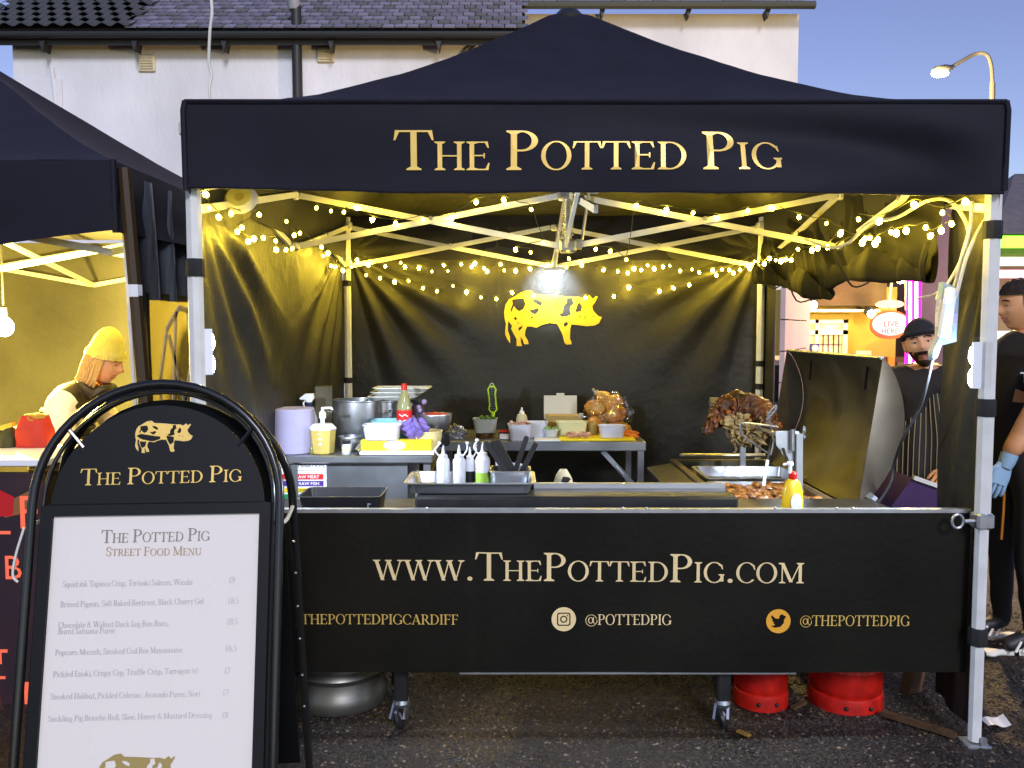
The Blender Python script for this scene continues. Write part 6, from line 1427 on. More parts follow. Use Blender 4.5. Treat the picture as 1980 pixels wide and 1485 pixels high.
cv.add([p for r in pts for p in r], [(j * 80 + i, j * 80 + (i + 1) % 80, (j + 1) * 80 + (i + 1) % 80, (j + 1) * 80 + i) for j in range(20) for i in range(80)] + [tuple(range(80))]); cnp = cv.build('canopy', M_FAB, nt_, 40)
cv = MB(); cv.add([ncan(4 * i / 40, .03 + .96 * j / 10) - Vector((0, 0, .012)) for j in range(11) for i in range(40)], [(j * 40 + i, j * 40 + (i + 1) % 40, (j + 1) * 40 + (i + 1) % 40, (j + 1) * 40 + i) for j in range(10) for i in range(40)]); cv.build('underside_sheet', mat('pale_lining', (.32, .31, .28), .6), cnp, 40)
def nwave(u, v, s): return .022 * v * math.sin(u * 17 + s) + .03 * v * noise.noise(Vector((u * 4, v * 2, s)))
for (fn, nm) in ((lambda u, v: Vector((NX0 + (NX1 + .03 - NX0) * u, NY0 - .035 + nwave(u, v, 1), NZE + .003 + (NVB - NZE + .012 * math.sin(u * 9) - .085 * min(1, (1 - u) / .22)) * v)), 'front'), (lambda u, v: Vector((NX1 + .035 + nwave(u, v, 3), NY0 - .03 + (NY1 - NY0 + .06) * u, NZE + .003 + (NVB - NZE + .015 * math.sin(u * 7)) * v)), 'side')):
    vl = MB(); vl.grid(fn, 60, 8); vl.build('valance', M_FAB, nt_, 60)
b = MB(); b.tube([(NX1 + .033, NY0 - .035, NZE + .005), (NX1 + .037, NY0 - .037, NVB)], .014, 8); b.build('corner_binding', M_FAB, nt_)
M_NWALL = mat('lit_wall_fabric', (.12, .115, .08), .5, 0, .4, var=.25, vscale=3, bump=.2, bscale=18)  # same dark cloth, with its lit yellow tone put into the colour
b = MB(); b.grid(lambda u, v: Vector((NX0 + (NX1 - NX0) * u, NY1 + .02 + .02 * fbm(u * 5, v * 3, 1), .02 + 2.2 * v)), 40, 30); b.build('back_wall', M_NWALL, nt_, 60)
b = MB(); b.grid(lambda u, v: Vector((NX0, NY0 + (NY1 - NY0) * u, .02 + 2.2 * v)), 4, 4); b.build('side_wall', M_NWALL, nt_, 60)
M_NSIDE = mat('grey_pvc_wall', (.11, .13, .15), .3, 0, .5, var=.4, vscale=3, stretch=(1, 6, .6), bump=.3, bscale=7)  # bluish tone and streaks put reflected sky into the wall colour
wy0, wy1, wz0, wz1 = 3.80, 4.75, .75, 1.70
def nside(u, v):
    y, z = NY0 + .13 + (NY1 - NY0 - .13) * u, .02 + 2.2 * v
    return Vector((NX1 + .02 + .022 * math.sin(y * 26 + 1.5 * z + 2 * noise.noise(Vector((y * 3, z, 0)))) * (.4 + .6 * v), y, z))
def nskip(u, v):
    y, z = NY0 + .13 + (NY1 - NY0 - .13) * u, .02 + 2.2 * v; return wy0 < y + (z - 1.7) * .0 < wy1 and wz0 < z < wz1
b = MB(); b.grid(nside, 110, 60, nskip); sdw = b.build('side_wall', M_NSIDE, nt_, 60)
def wpane(y, z, o=0.0): return Vector((NX1 + .024 + o, y, z))
b = MB(); b.grid(lambda u, v: wpane(wy0 - .03 + (wy1 - wy0 + .06) * u, wz0 - .04 + (wz1 - wz0 + .08) * v, .006 * math.sin(u * 9 + v * 4)), 12, 12)
wn_ = b.build('window', mat('warm_lit_pvc', '8a7c48', .35), sdw, 60)  # clear pane; the yellow light from inside is put into its colour
_m = MATS['warm_lit_pvc']; _n, _l = _m.node_tree.nodes, _m.node_tree.links
_t = _n.new('ShaderNodeBsdfTranslucent'); _t.inputs[0].default_value = (.075, .065, .025, 1); _x = _n.new('ShaderNodeMixShader'); _x.inputs[0].default_value = .75
_l.new(_n['Principled BSDF'].outputs[0], _x.inputs[1]); _l.new(_t.outputs[0], _x.inputs[2]); _l.new(_x.outputs[0], _n['Material Output'].inputs[0])
M_LAT = mat('white_lattice', 'e6dfc4', .6)
_n, _l = M_LAT.node_tree.nodes, M_LAT.node_tree.links; _t = _n.new('ShaderNodeBsdfTranslucent'); _t.inputs[0].default_value = (.85, .8, .65, 1); _x = _n.new('ShaderNodeMixShader'); _x.inputs[0].default_value = .6
_l.new(_n['Principled BSDF'].outputs[0], _x.inputs[1]); _l.new(_t.outputs[0], _x.inputs[2]); _l.new(_x.outputs[0], _n['Material Output'].inputs[0])
lat = [[(3.86, wz0), (3.86, 1.35), (3.95, 1.58), (4.10, 1.68), (4.28, 1.66), (4.42, 1.5), (4.45, 1.3), (4.45, wz0)], [(3.84, 1.22), (4.74, 1.22)], [(4.14, wz0), (4.14, 1.22), (3.97, 1.55)], [(4.14, 1.22), (4.26, 1.45), (4.2, 1.67)], [(4.14, 1.22), (4.38, 1.52)], [(4.3, 1.22), (4.22, 1.42), (4.34, 1.62)], [(4.45, 1.22), (4.30, 1.5)], [(4.0, 1.22), (4.06, 1.66)]]
for pl_ in lat:
    b = MB()
    for a, c in zip(pl_[:-1], pl_[1:]): b.bar(wpane(*a, .012), wpane(*c, .012), .026, .006, up=(1, 0, 0))
    b.build('lattice_bar', M_LAT, wn_, None)
# legs and trusses
def nleg(x, y, m, lean=(0, 0)):
    b = MB(); b.tube([(x + lean[0], y + lean[1], 0.01), (x, y, NZE - .02)], .027, 8); return b.build('leg', m, nt_, 20)
lg = nleg(NX1 + .055, NY0 + .02, mat('brown_wrapped_leg', '3a2a14', .6), (.13, 0))
zt_ = P(237, 562, NY0).z; b = MB(); b.lathe([(.030, -.025), (.031, 0), (.030, .025)], (NX1 + .082, NY0 + .02, zt_), 8); b.build('tape', M_WPL, lg, 20)
b = MB(); b.tube([(NX1 + .06, NY0 + .07, .9), (NX1 + .015, NY0 + .07, NZE - .06)], .008, 6); b.build('pipe', M_ALU, nt_)
nleg(NX0, NY0, M_ALU); nleg(NX1 - .02, NY1 - .04, M_ALU); nleg(NX0 + .02, NY1 - .04, M_ALU)
def ntruss(pa, pb_, zt=2.16, zl=1.90):
    for za, zb in ((zt, zl), (zl, zt)):
        b = MB(); b.bar((*pa, za), (*pb_, zb), .016, .03); b.build('truss_bar', M_ALU, nt_, None)
N_ = {'a': (NX1 - .05, NY0 + .1), 'b': (ncx, NY0 + .1), 'c': (NX0, NY0 + .1), 'd': (NX1 - .05, ncy), 'e': (NX1 - .05, NY1 - .08), 'f': (ncx, NY1 - .08), 'g': (NX0, NY1 - .08), 'h': (ncx, ncy), 'i': (NX0, ncy)}
for p in ('ab', 'bc', 'ad', 'de', 'ef', 'fg', 'dh', 'hi', 'bh', 'hf'): ntruss(N_[p[0]], N_[p[1]])
b = MB(); b.tube([(ncx, ncy, 1.88), (ncx, ncy, NZP - .05)], .022, 10); b.build('center_pole', M_ALU, nt_)
for p in ('a', 'e', 'g', 'c'):
    b = MB(); b.bar((*N_[p], 2.12), (ncx, ncy, NZP - .12), .016, .03); b.build('rafter', M_ALU, nt_, None)
# bare bulb
c = P(8, 632, 4.9); bl_ = thing('hanging_bulb', 'bright warm bulb hanging inside the neighbouring tent', 'lamp', tuple(c))
b = MB(); b.ball(c, (.05, .05, .055), 16, 10); b.build('bulb', mat('hot_bulb', 'ffffff', .4, emit=(1, .82, .42), estr=60), bl_)
b = MB(); b.cyl(c + Vector((0, 0, .05)), c + Vector((0, 0, .11)), .022, .018, 12); b.build('holder', M_BLKP, bl_)
b = MB(); b.tube([c + Vector((0, 0, .1)), (c.x, c.y, 2.3)], .005, 6); b.build('flex', M_BLKP, bl_)
lightob('bulb_light', 'POINT', c + Vector((.03, -.09, 0)), 300, (1, .73, .14), bl_, .06)
# counter of the stall
CZ = 1.045; cy0 = 3.5
nc = thing('neighbour_counter', 'dark fronted counter with red letters and white top next door', 'counter', (-2.6, cy0, 0))
xr_ = P(96, 900, cy0).x
b = MB(); b.box(((xr_ - 4.4) / 2, cy0 + .2, CZ - .015), (xr_ + 4.4, .46, .03), bev=.004); b.build('top', M_WPL, nc)
M_NF = mat('dark_red_print', (.05, .018, .022), .45, var=.8, vscale=3, col2=(.015, .012, .02))
b = MB(); b.box(((xr_ - .03 - 4.35) / 2, cy0 + .01, CZ / 2 - .03), (xr_ + 4.32, .02, CZ - .06)); fp = b.build('front_panel', M_NF, nc, None)
M_CORAL = mat('coral_glow_print', 'e8583c', .5, emit=(1, .2, .1), estr=.12)  # printed letters with a faint red glow put into the colour
for t_, px, py, hpx in (('F', 33, 1022, 66), ('B', 6, 1120, 48), ('BIN', -60, 1284, 30), ('UP', -18, 1400, 88)):
    p = P(px, py, cy0 - .003); sans_mesh(t_, hpx / 1650 * cy0, lambda x, y: p + Vector((x, 0, y))).build('lettering', M_CORAL, fp, None)
for (x0, y0, x1, y1) in ((-60, 1027, 20, 1033), (-60, 1256, 14, 1262), (-60, 1308, 10, 1313)):
    b = MB(); pbox(b, x0, y0, x1, y1, cy0 - .004, .003); b.build('rule', M_CORAL, fp, None)
b = MB(); p = P(0, 975, cy0 - .003); b.prism([(-.3, -.06), (.05, -.05), (.06, .03), (-.02, .07), (-.3, .08)], lambda x, z: p + Vector((x, 0, z)), (0, .002, 0)); b.build('red_flash', mat('red_print', 'c01820', .5), fp, None)
b = MB(); p = P(44, 960, cy0 - .0025); b.prism([(-.08, -.09), (.045, -.06), (.04, .03), (-.04, -.01)], lambda x, z: p + Vector((x, 0, z)), (0, .0012, 0)); b.build('tan_flash', mat('tan_print', '8a5a34', .6), fp, None)
# bags on the counter
def softbag(name, label, px, py, Y, w_, h, d_, m, seed):
    c = P(px, py, Y); c.z = CZ + .001; b = MB()
    def f(u, v):
        a = u * 2 * math.pi; k = 1 - .25 * v ** 3; q = .8 + .2 * abs(math.cos(2 * a)) ** .5
        n_ = 1 + .13 * noise.noise(Vector((math.cos(a) * 2, math.sin(a) * 2, v * 3 + seed)))
        return c + Vector((w_ / 2 * math.cos(a) / q * k * n_, d_ / 2 * math.sin(a) / q * k * n_, h * v + .012 * math.sin(a * 3 + seed) * v))
    b.grid(f, 36, 14); top = [f(i / 36, 1) for i in range(36)]; b.add(top, [tuple(range(36))])
    t = thing(name, label, 'bag', tuple(c)); b.build('bag', m, t, 60); return t, c
t, c = softbag('red_bag', 'red cloth bag with tan top on the neighbouring counter', 70, 890, 3.85, .155, .135, .10, mat('red_cloth', 'c0301c', .7, var=.3, vscale=10), 1.0)
b = MB(); b.ball(c + Vector((0, 0, .13)), (.06, .04, .022), 18, 8, .3, 4); b.build('tan_top', mat('tan_cloth', 'a87c2c', .8), t, 60)
t, c = softbag('olive_bag', 'dark olive bag slumped beside the red bag', 18, 892, 3.85, .10, .085, .10, mat('olive_cloth', '3a3810', .7, var=.3), 4.0)
b = MB(); b.bar(c + Vector((-.04, -.03, .08)), c + Vector((.045, -.03, .105)), .03, .02); b.build('flap', mat('yellow_flap', 'b8a030', .6), t, None)

# ------------------------------------------------------------------ people
M_SKINH = mat('skin', 'e0a884', .5, sss=.08, var=.08, vscale=30)
M_SKINO = mat('skin_tan', 'd69a6c', .5, sss=.08, var=.08, vscale=30)
M_LIP = mat('lips', 'b87868', .5)
M_EYEW = mat('eye_white', 'e0dcd8', .3); M_IRIS = mat('dark_iris', '1c120c', .2)
M_BTEE = mat('black_tshirt', (.022, .02, .02), .85, var=.3, vscale=9, bump=.3, bscale=18)
M_JEAN = mat('black_trousers', (.018, .017, .018), .85, var=.3, vscale=9)
def smooth_bump(d, c, w): return math.exp(-sum(((a - b_) / k) ** 2 for a, b_, k in zip(d, c, w)))
def head_geo(nu=56, nv=44):
    """face looks along -Y, origin at the middle of the head, chin near z = -.115"""
    vs, fs = [], []
    for j in range(nv + 1):
        th = math.pi * j / nv
        for i in range(nu):
            a = 2 * math.pi * i / nu; d = Vector((math.sin(th) * math.sin(a), -math.sin(th) * math.cos(a), math.cos(th)))
            x, y, z = d.x * .076, d.y * .097, d.z * .118
            if z < 0:
                k = 1 - .30 * (-z / .118) ** 1.6; x *= k
                if y > 0: y *= 1 - .35 * (-z / .118) ** 1.2
            if y < 0 and z < .05: y *= 1 - .05 * min(1, (.05 - z) / .06)
            ax = abs(x)
            f = d.y < 0
            if f:
                y -= .030 * math.exp(-(x / .011) ** 2) * math.exp(-((z + .022) / .017) ** 2)     # nose tip
                y -= .015 * math.exp(-(x / .009) ** 2) * math.exp(-((z - .008) / .022) ** 2)     # bridge
                y -= .006 * math.exp(-((ax - .014) / .008) ** 2) * math.exp(-((z + .030) / .009) ** 2)  # nostrils
                y += .012 * math.exp(-((ax - .031) / .015) ** 2) * math.exp(-((z - .008) / .012) ** 2)  # sockets
                y -= .006 * math.exp(-((ax - .03) / .022) ** 2) * math.exp(-((z - .030) / .009) ** 2)   # brow
                zs = z - 7 * x * x
                y -= .008 * math.exp(-(x / .022) ** 2) * math.exp(-((zs + .056) / .006) ** 2)     # upper lip
                y -= .009 * math.exp(-(x / .020) ** 2) * math.exp(-((zs + .071) / .007) ** 2)     # lower lip
                y += .004 * math.exp(-(x / .026) ** 2) * math.exp(-((z + .0635) / .003) ** 2)
                y -= .012 * math.exp(-(x / .022) ** 2) * math.exp(-((z + .100) / .014) ** 2)     # chin
                y -= .005 * math.exp(-((ax - .045) / .018) ** 2) * math.exp(-((z + .02) / .02) ** 2)    # cheek
            vs.append(Vector((x, y, z)))
    for j in range(nv):
        for i in range(nu):
            i2 = (i + 1) % nu; fs.append((j * nu + i, j * nu + i2, (j + 1) * nu + i2, (j + 1) * nu + i))
    return vs, fs
class Body:
    def __init__(s): s.v, s.f, s.mi, s.mats = [], [], [], []
    def m(s, m):
        if m not in s.mats: s.mats.append(m)
        return s.mats.index(m)
    def add(s, vs, fs, m):
        o = len(s.v); s.v += [tuple(v) for v in vs]; s.f += [tuple(i + o for i in f) for f in fs]
        s.mi += [s.m(m)] * len(fs) if not isinstance(m, list) else [s.m(x) for x in m]
    def mb(s, mb, m): s.add(mb.v, mb.f, m)
    def skin(s, joints, bones, matfn, level=2, root='pelvis'):
        names = list(joints); idx = {n: i for i, n in enumerate(names)}
        me = bpy.data.meshes.new('sk'); me.from_pydata([joints[n][0] for n in names], [(idx[a], idx[b_]) for a, b_ in bones], []); me.update()
        o = bpy.data.objects.new('sk', me); COL.objects.link(o)
        o.modifiers.new('s', 'SKIN'); 
        for n in names:
            r = joints[n][1]; r = r if isinstance(r, tuple) else (r, r); me.skin_vertices[0].data[idx[n]].radius = r; me.skin_vertices[0].data[idx[n]].use_root = n == root
        o.modifiers['s'].use_smooth_shade = True
        sb = o.modifiers.new('b', 'SUBSURF'); sb.levels = sb.render_levels = level
        dg = bpy.context.evaluated_depsgraph_get(); ev = bpy.data.meshes.new_from_object(o.evaluated_get(dg))
        segs = [(Vector(joints[a][0]), Vector(joints[b_][0]), a, b_) for a, b_ in bones]
        ms = []
        for p in ev.polygons:
            c = p.center; best = min(segs, key=lambda q: (c - (q[0] + (q[1] - q[0]) * max(0, min(1, (c - q[0]).dot(q[1] - q[0]) / max(1e-9, (q[1] - q[0]).length_squared))))).length)
            ms.append(matfn(c, best[2], best[3]))
        vs = [v.co.copy() for v in ev.vertices]
        vs = [v + Vector((noise.noise(v * 13), noise.noise(v * 13 + Vector((5, 0, 0))), 0)) * .008 for v in vs]
        s.add(vs, [tuple(p.vertices) for p in ev.polygons], ms)
        bpy.data.objects.remove(o); bpy.data.meshes.remove(me); bpy.data.meshes.remove(ev)
    def head(s, c, yaw, pitch, skin, roll=0.0, k=1.0, beard=None):
        M = Matrix.Translation(c) @ Matrix.Rotation(yaw, 4, 'Z') @ Matrix.Rotation(roll, 4, 'Y') @ Matrix.Rotation(pitch, 4, 'X') @ Matrix.Scale(k, 4)
        vs, fs = head_geo(); ms = []
        for f in fs:
            q = sum((vs[i] for i in f), Vector()) / len(f); m = skin
            if q.y < -.06 and abs(q.x) < .025 and -.078 < q.z < -.051: m = M_LIP
            if beard and q.y < .0 and q.z < -.03 and not (abs(q.x) < .02 and -.076 < q.z < -.058) and (q.z < -.082 or abs(q.x) > .05 or -.056 < q.z < -.042 and abs(q.x) < .04 or (abs(q.x) > .026 and q.z < -.05)): m = beard
            ms.append(m)
        s.add([M @ v for v in vs], fs, ms)
        for sx in (-1, 1):
            e = MB(); e.ball((sx * .031, -.0705, .007), .0115, 12, 8); s.add([M @ Vector(v) for v in e.v], e.f, M_EYEW)
            e = MB(); e.ball((sx * .031, -.0785, .006), (.0058, .005, .0058), 10, 6); s.add([M @ Vector(v) for v in e.v], e.f, M_IRIS)
            e = MB(); e.tube(catmull([(sx * .012, -.094, .027), (sx * .03, -.092, .033), (sx * .05, -.080, .027)], 4), [.003] * 4 + [.004] * 4 + [.002], 6); s.add([M @ Vector(v) for v in e.v], e.f, M_BROW)
            e = MB(); e.tube(catmull([(sx * .016, -.0825, .010), (sx * .031, -.0835, .0135), (sx * .047, -.074, .009)], 4), .0042, 6); s.add([M @ Vector(v) for v in e.v], e.f, skin)
            e = MB(); e.ball((sx * .077, .012, -.002), (.011, .022, .033), 14, 10, .15, 3); s.add([M @ Vector(v) for v in e.v], e.f, skin)
            e = MB(); e.tube([(sx * .084, -.004, .018), (sx * .089, .012, .026), (sx * .089, .024, .01), (sx * .085, .018, -.02)], .004, 5); s.add([M @ Vector(v) for v in e.v], e.f, skin)
        return M
    def hand(s, wrist, d, side, m, k=1.0, curl=.5, thumb=1):
        """d: direction of the fingers, side: across the palm towards the thumb"""
        d = Vector(d).normalized(); t = (Vector(side) - d * d.dot(Vector(side))).normalized(); nrm = d.cross(t).normalized(); W = Vector(wrist)
        b = MB(); 
        def f(u, v):
            a = u * 2 * math.pi; w_ = (.026 + .018 * math.sin(math.pi * min(1, v * .62 + .1))) * k; th = (.018 - .004 * v) * k
            return W + d * (.095 * v * k) + t * w_ * math.cos(a) + nrm * th * math.sin(a)
        b.grid(f, 14, 6); b.add([f(i / 14, 1) for i in range(14)], [tuple(range(14))]); s.mb(b, m)
        for i, (o, ln, sp) in enumerate(((.030, .07, .10), (.010, .08, .03), (-.011, .074, -.04), (-.030, .058, -.12))):
            p = W + d * .088 * k + t * o * k; dd = (d + t * sp).normalized(); q = [p]; c = curl * (.8 + .12 * i)
            for n, fr in enumerate((.42, .32, .26)):
                an = c * (n + .5) * .55; q.append(q[-1] + (dd * math.cos(an) + nrm * thumb * math.sin(an)) * ln * fr * k)
            b = MB(); b.tube(catmull(q, 3), [.0095 * k] * 4 + [.009 * k] * 3 + [.008 * k] * 2 + [.005 * k], 8); s.mb(b, m)
        p = W + d * .03 * k + t * .034 * k; b = MB(); b.tube(catmull([W + d * .02 * k + t * .02 * k, p, p + (d * .7 + t * .5 + nrm * thumb * .3) * .035 * k, p + (d * 1.0 + t * .45 + nrm * thumb * .6) * .06 * k], 3), [.014 * k] * 3 + [.012 * k] * 3 + [.0105 * k] * 3 + [.006 * k], 8); s.mb(b, m)
    def build(s, name, parent):
        me = bpy.data.meshes.new(name); me.from_pydata(s.v, [], s.f); me.update()
        for m in s.mats: me.materials.append(m)
        for p, i in zip(me.polygons, s.mi): p.material_index = i; p.use_smooth = True
        bm = bmesh.new(); bm.from_mesh(me); bmesh.ops.recalc_face_normals(bm, faces=bm.faces); bm.to_mesh(me); bm.free()
        return put(name, me, None, parent)
M_BROW = mat('dark_brow', '1e140e', .8)
M_BEARD = mat('dark_beard', '4a3226', .85, var=.4, vscale=60, bump=.4, bscale=200)
def shell(M, fn_keep, off, nu=56, nv=44, nz=0.0):
    vs, fs = head_geo(nu, nv); vv = [v + v.normalized() * (off(v) if callable(off) else off) * (1 + nz * noise.noise(v * 60)) for v in vs]
    keep = [f for f in fs if fn_keep(sum((vs[i] for i in f), Vector()) / len(f))]
    mb = MB(); mb.add([M @ v for v in vv], keep); return mb

# the cook in the black beanie
HC = P(1783, 662, 4.5)
pc = thing('person', 'cook in black beanie and pinstriped apron smiling beside the smoker lid', 'person', (HC.x, 4.5, 0), 'people working at the stalls')
B = Body(); x0, z0 = HC.x, HC.z
fx, fy = -.55, -.83
def loc(r, f, z): # r: towards picture right along the shoulders, f: forwards
    return Vector((x0 + .05 + r * .83 + f * fx, 4.55 - r * .55 + f * fy, z))
J = {'pelvis': (loc(0, 0, .86), (.15, .11)), 'waist': (loc(0, .0, 1.02), (.15, .11)), 'chest': (loc(0, .02, 1.2), (.20, .14)), 'collar': (loc(0, .01, z0 - .165), (.13, .10)), 'neck': (loc(0, .03, z0 - .10), .058),
     'sl': (loc(-.19, .02, z0 - .205), .085), 'el': (loc(-.27, .04, .98), .062), 'wl': (loc(-.22, .2, .88), .042), 'sr': (loc(.19, .02, z0 - .205), .085), 'er': (loc(.25, .06, .97), .062), 'wr': (loc(.14, .22, .86), .042),
     'hl': (loc(-.09, 0, .80), .085), 'kl': (loc(-.10, .03, .46), .06), 'al': (loc(-.10, 0, .08), .042), 'tl': (loc(-.11, .14, .04), .035), 'hr': (loc(.09, 0, .80), .085), 'kr': (loc(.10, .03, .46), .06), 'ar': (loc(.10, 0, .08), .042), 'tr': (loc(.11, .14, .04), .035)}
BO = [('pelvis', 'waist'), ('waist', 'chest'), ('chest', 'collar'), ('collar', 'neck'), ('collar', 'sl'), ('sl', 'el'), ('el', 'wl'), ('collar', 'sr'), ('sr', 'er'), ('er', 'wr'), ('pelvis', 'hl'), ('hl', 'kl'), ('kl', 'al'), ('al', 'tl'), ('pelvis', 'hr'), ('hr', 'kr'), ('kr', 'ar'), ('ar', 'tr')]
def cookmat(c, a, b_):
    if b_ == 'neck' and c.z > z0 - .14: return M_SKINH
    if b_ in ('tl', 'tr'): return M_BLKP
    if b_ in ('kl', 'al', 'kr', 'ar', 'hl', 'hr'): return M_JEAN
    return M_BTEE
B.skin(J, BO, cookmat)
HM = B.head(HC + Vector((0, 0, -.01)), R(-26), R(-5), M_SKINH, R(-10), 1.04, M_BEARD)
B.hand(loc(-.22, .2, .88), (-.45, -.75, -.35), (.6, -.6, .2), M_SKINO, 1.0, .7); B.hand(loc(.14, .22, .86), (-.6, -.7, -.3), (-.6, .6, .3), M_SKINO, 1.0, .7)
B.build('body', pc)
bn = shell(HM, lambda q: q.z > .036 + .16 * max(0, -q.y - .05) * 0 and q.z > .034, lambda v: .012 + .006 * max(0, v.z / .1))
bn.build('beanie', mat('black_beanie', (.02, .018, .022), .9, bump=.5, bscale=90), pc, 60)
bn = MB(); bn.tube([HM @ Vector((.088 * math.sin(i * .1963), -.106 * math.cos(i * .1963), .043 - .012 * math.cos(i * .1963 + math.pi))) for i in range(32)], .012, 8, close=True); bn.build('beanie_brim', MATS['black_beanie'], pc)
bn = MB(); bn.box(HM @ Vector((.082, -.06, .045)), (.02, .012, .018), rot=(0, 0, -.5)); bn.build('beanie_tag', M_VENT, pc, None)
# moustache
mo = MB()
for s in (-1, 1): mo.tube([HM @ Vector(p) for p in catmull([(0, -.1035, -.046), (s * .014, -.103, -.047), (s * .028, -.094, -.052), (s * .037, -.085, -.062)], 4)], [.005] * 4 + [.0055] * 4 + [.004] * 4 + [.002], 6)
mo.build('moustache', M_BROW, pc)
# apron: front sheet over the chest and thighs with pinstripes
ap = MB()
def apf(u, v, o=0.0):
    r = (-.15 + .36 * u) * (1 - .35 * max(0, v - .72) / .28); z = .42 + (z0 - .26 - .42) * v
    bul = .135 + .03 * math.sin(math.pi * v) - .5 * (r - .03) ** 2 * 3 + .008 * math.sin(u * 17 + v * 3)
    return loc(r, bul + o, z)
ap.grid(apf, 24, 30); aprn = ap.build('apron', mat('black_apron', (.02, .02, .02), .8), pc, 60)
for i in range(13):
    u = .04 + i * .0767; st_ = MB(); st_.tube([apf(u, v / 16, .003) for v in range(17)], .0022, 4); st_.build('pinstripe', mat('stripe_cream', 'a89c80', .8), aprn)
for s in (-1, 1):
    st_ = MB(); st_.tube(catmull([apf(.5 + s * .35, 1, .0), loc(s * .1 + .0, .12, z0 - .2), loc(s * .07, -.02, z0 - .15)], 6), .008, 6); st_.build('apron_strap', MATS['black_apron'], aprn)

# the man at the picture's edge
HB = P(1972, 592, 4.15)
pm = thing('person', 'man in black shirt and pale blue gloves standing outside the corner leg', 'person', (HB.x + .06, 4.15, 0), 'people working at the stalls')
B = Body(); x0, y0, z0 = HB.x, 4.15, HB.z
def lm(f, l, z): return Vector((x0 + .05 - f, y0 + l, z))   # facing -X; l away from the camera
J = {'pelvis': (lm(0, 0, .92), (.125, .15)), 'waist': (lm(.01, 0, 1.08), (.12, .145)), 'chest': (lm(.02, 0, 1.28), (.13, .17)), 'collar': (lm(.02, 0, z0 - .18), (.10, .13)), 'neck': (lm(.035, 0, z0 - .10), .062),
     'sl': (lm(.0, -.19, z0 - .235), .09), 'el': (lm(.10, -.26, 1.22), .058), 'wl': (lm(.23, -.25, .99), .042), 'sr': (lm(.0, .19, z0 - .235), .09), 'er': (lm(-.02, .26, 1.14), .047), 'wr': (lm(.02, .25, .93), .036),
     'hl': (lm(0, -.09, .86), .095), 'kl': (lm(.02, -.10, .48), .068), 'al': (lm(-.02, -.10, .10), .047), 'tl': (lm(.14, -.11, .045), .036), 'hr': (lm(0, .09, .86), .095), 'kr': (lm(.04, .10, .48), .066), 'ar': (lm(.02, .10, .10), .047), 'tr': (lm(.18, .11, .045), .036)}
def manmat(c, a, b_):
    if b_ == 'neck' and c.z > z0 - .125: return M_SKINO
    if b_ in ('el', 'er') and c.z < 1.30: return M_SKINO
    if b_ in ('wl', 'wr'): return M_SKINO
    if b_ in ('tl', 'tr'): return M_SHOE
    if b_ in ('kl', 'al', 'kr', 'ar', 'hl', 'hr'): return M_JEAN
    return M_BTEE
M_SHOE = mat('black_trainer', (.02, .02, .022), .5); M_GLV = mat('pale_blue_glove', '8fb0cc', .45)
B.skin(J, BO, manmat)
HM = B.head(HB, R(-90), R(3), M_SKINO, 0, 1.0)
gw = lm(.23, -.25, .97)
B.hand(gw + Vector((-.01, 0, -.01)), (-.3, -.02, -.95), (-.9, 0, .2), M_GLV, 1.05, .35); B.hand(lm(.02, .25, .93), (-.2, 0, -.95), (-.9, 0, .2), M_GLV, 1.05, .6)
B.build('body', pm)
hr = shell(HM, lambda q: q.z > .052 or (q.y > .012 and q.z > -.035) or (abs(q.x) > .05 and q.y > -.02 and q.z > -.0), lambda v: .010 + .008 * max(0, v.z / .11), nz=.5)
hr.build('hair', mat('brown_hair', '2e1e12', .7, var=.4, vscale=80, bump=.6, bscale=160), pm, 60)
b = MB(); b.tube([gw + Vector((.012, 0, .035)), gw, gw + Vector((-.012, 0, -.03))], [.038, .036, .030], 14); b.build('glove_cuff', M_GLV, pm)
for l in (-.11, .11):
    f0 = .0 if l < 0 else .04
    b = MB(); b.grid(lambda u, v: lm(-.10 + f0 + .33 * u, l + .048 * math.sin(math.pi * min(1, .25 + .75 * (1 - abs(u * 2 - 1) ** 3))) * math.cos(v * 2 * math.pi), .016 + .016 * math.sin(v * 2 * math.pi)), 16, 12); sole = b.build('sole', mat('white_rubber', 'e4e0d4', .5), pm, 60)
    for i in range(3):
        b = MB(); s_ = lm(.03 + f0 + .035 * i, l - .047, .034); b.bar(s_, s_ + Vector((.03, .008, .05)), .012, .006, up=(0, 1, 0)); b.build('shoe_stripe', MATS['white_rubber'], pm, None)
c = P(1972, 740, 3.98); sans_mesh('T', .05, lambda x, y: c + Vector((x, 0, y))).build('shirt_letter', M_WPL, pm, None)
b = MB(); q = [lm(.10, -.02, .97), lm(.11, -.03, .7), lm(.115, -.03, .55)]; b.tube(catmull(q), .006, 6); b.build('apron_tie', mat('orange_cord', 'b8741c', .6), pm)

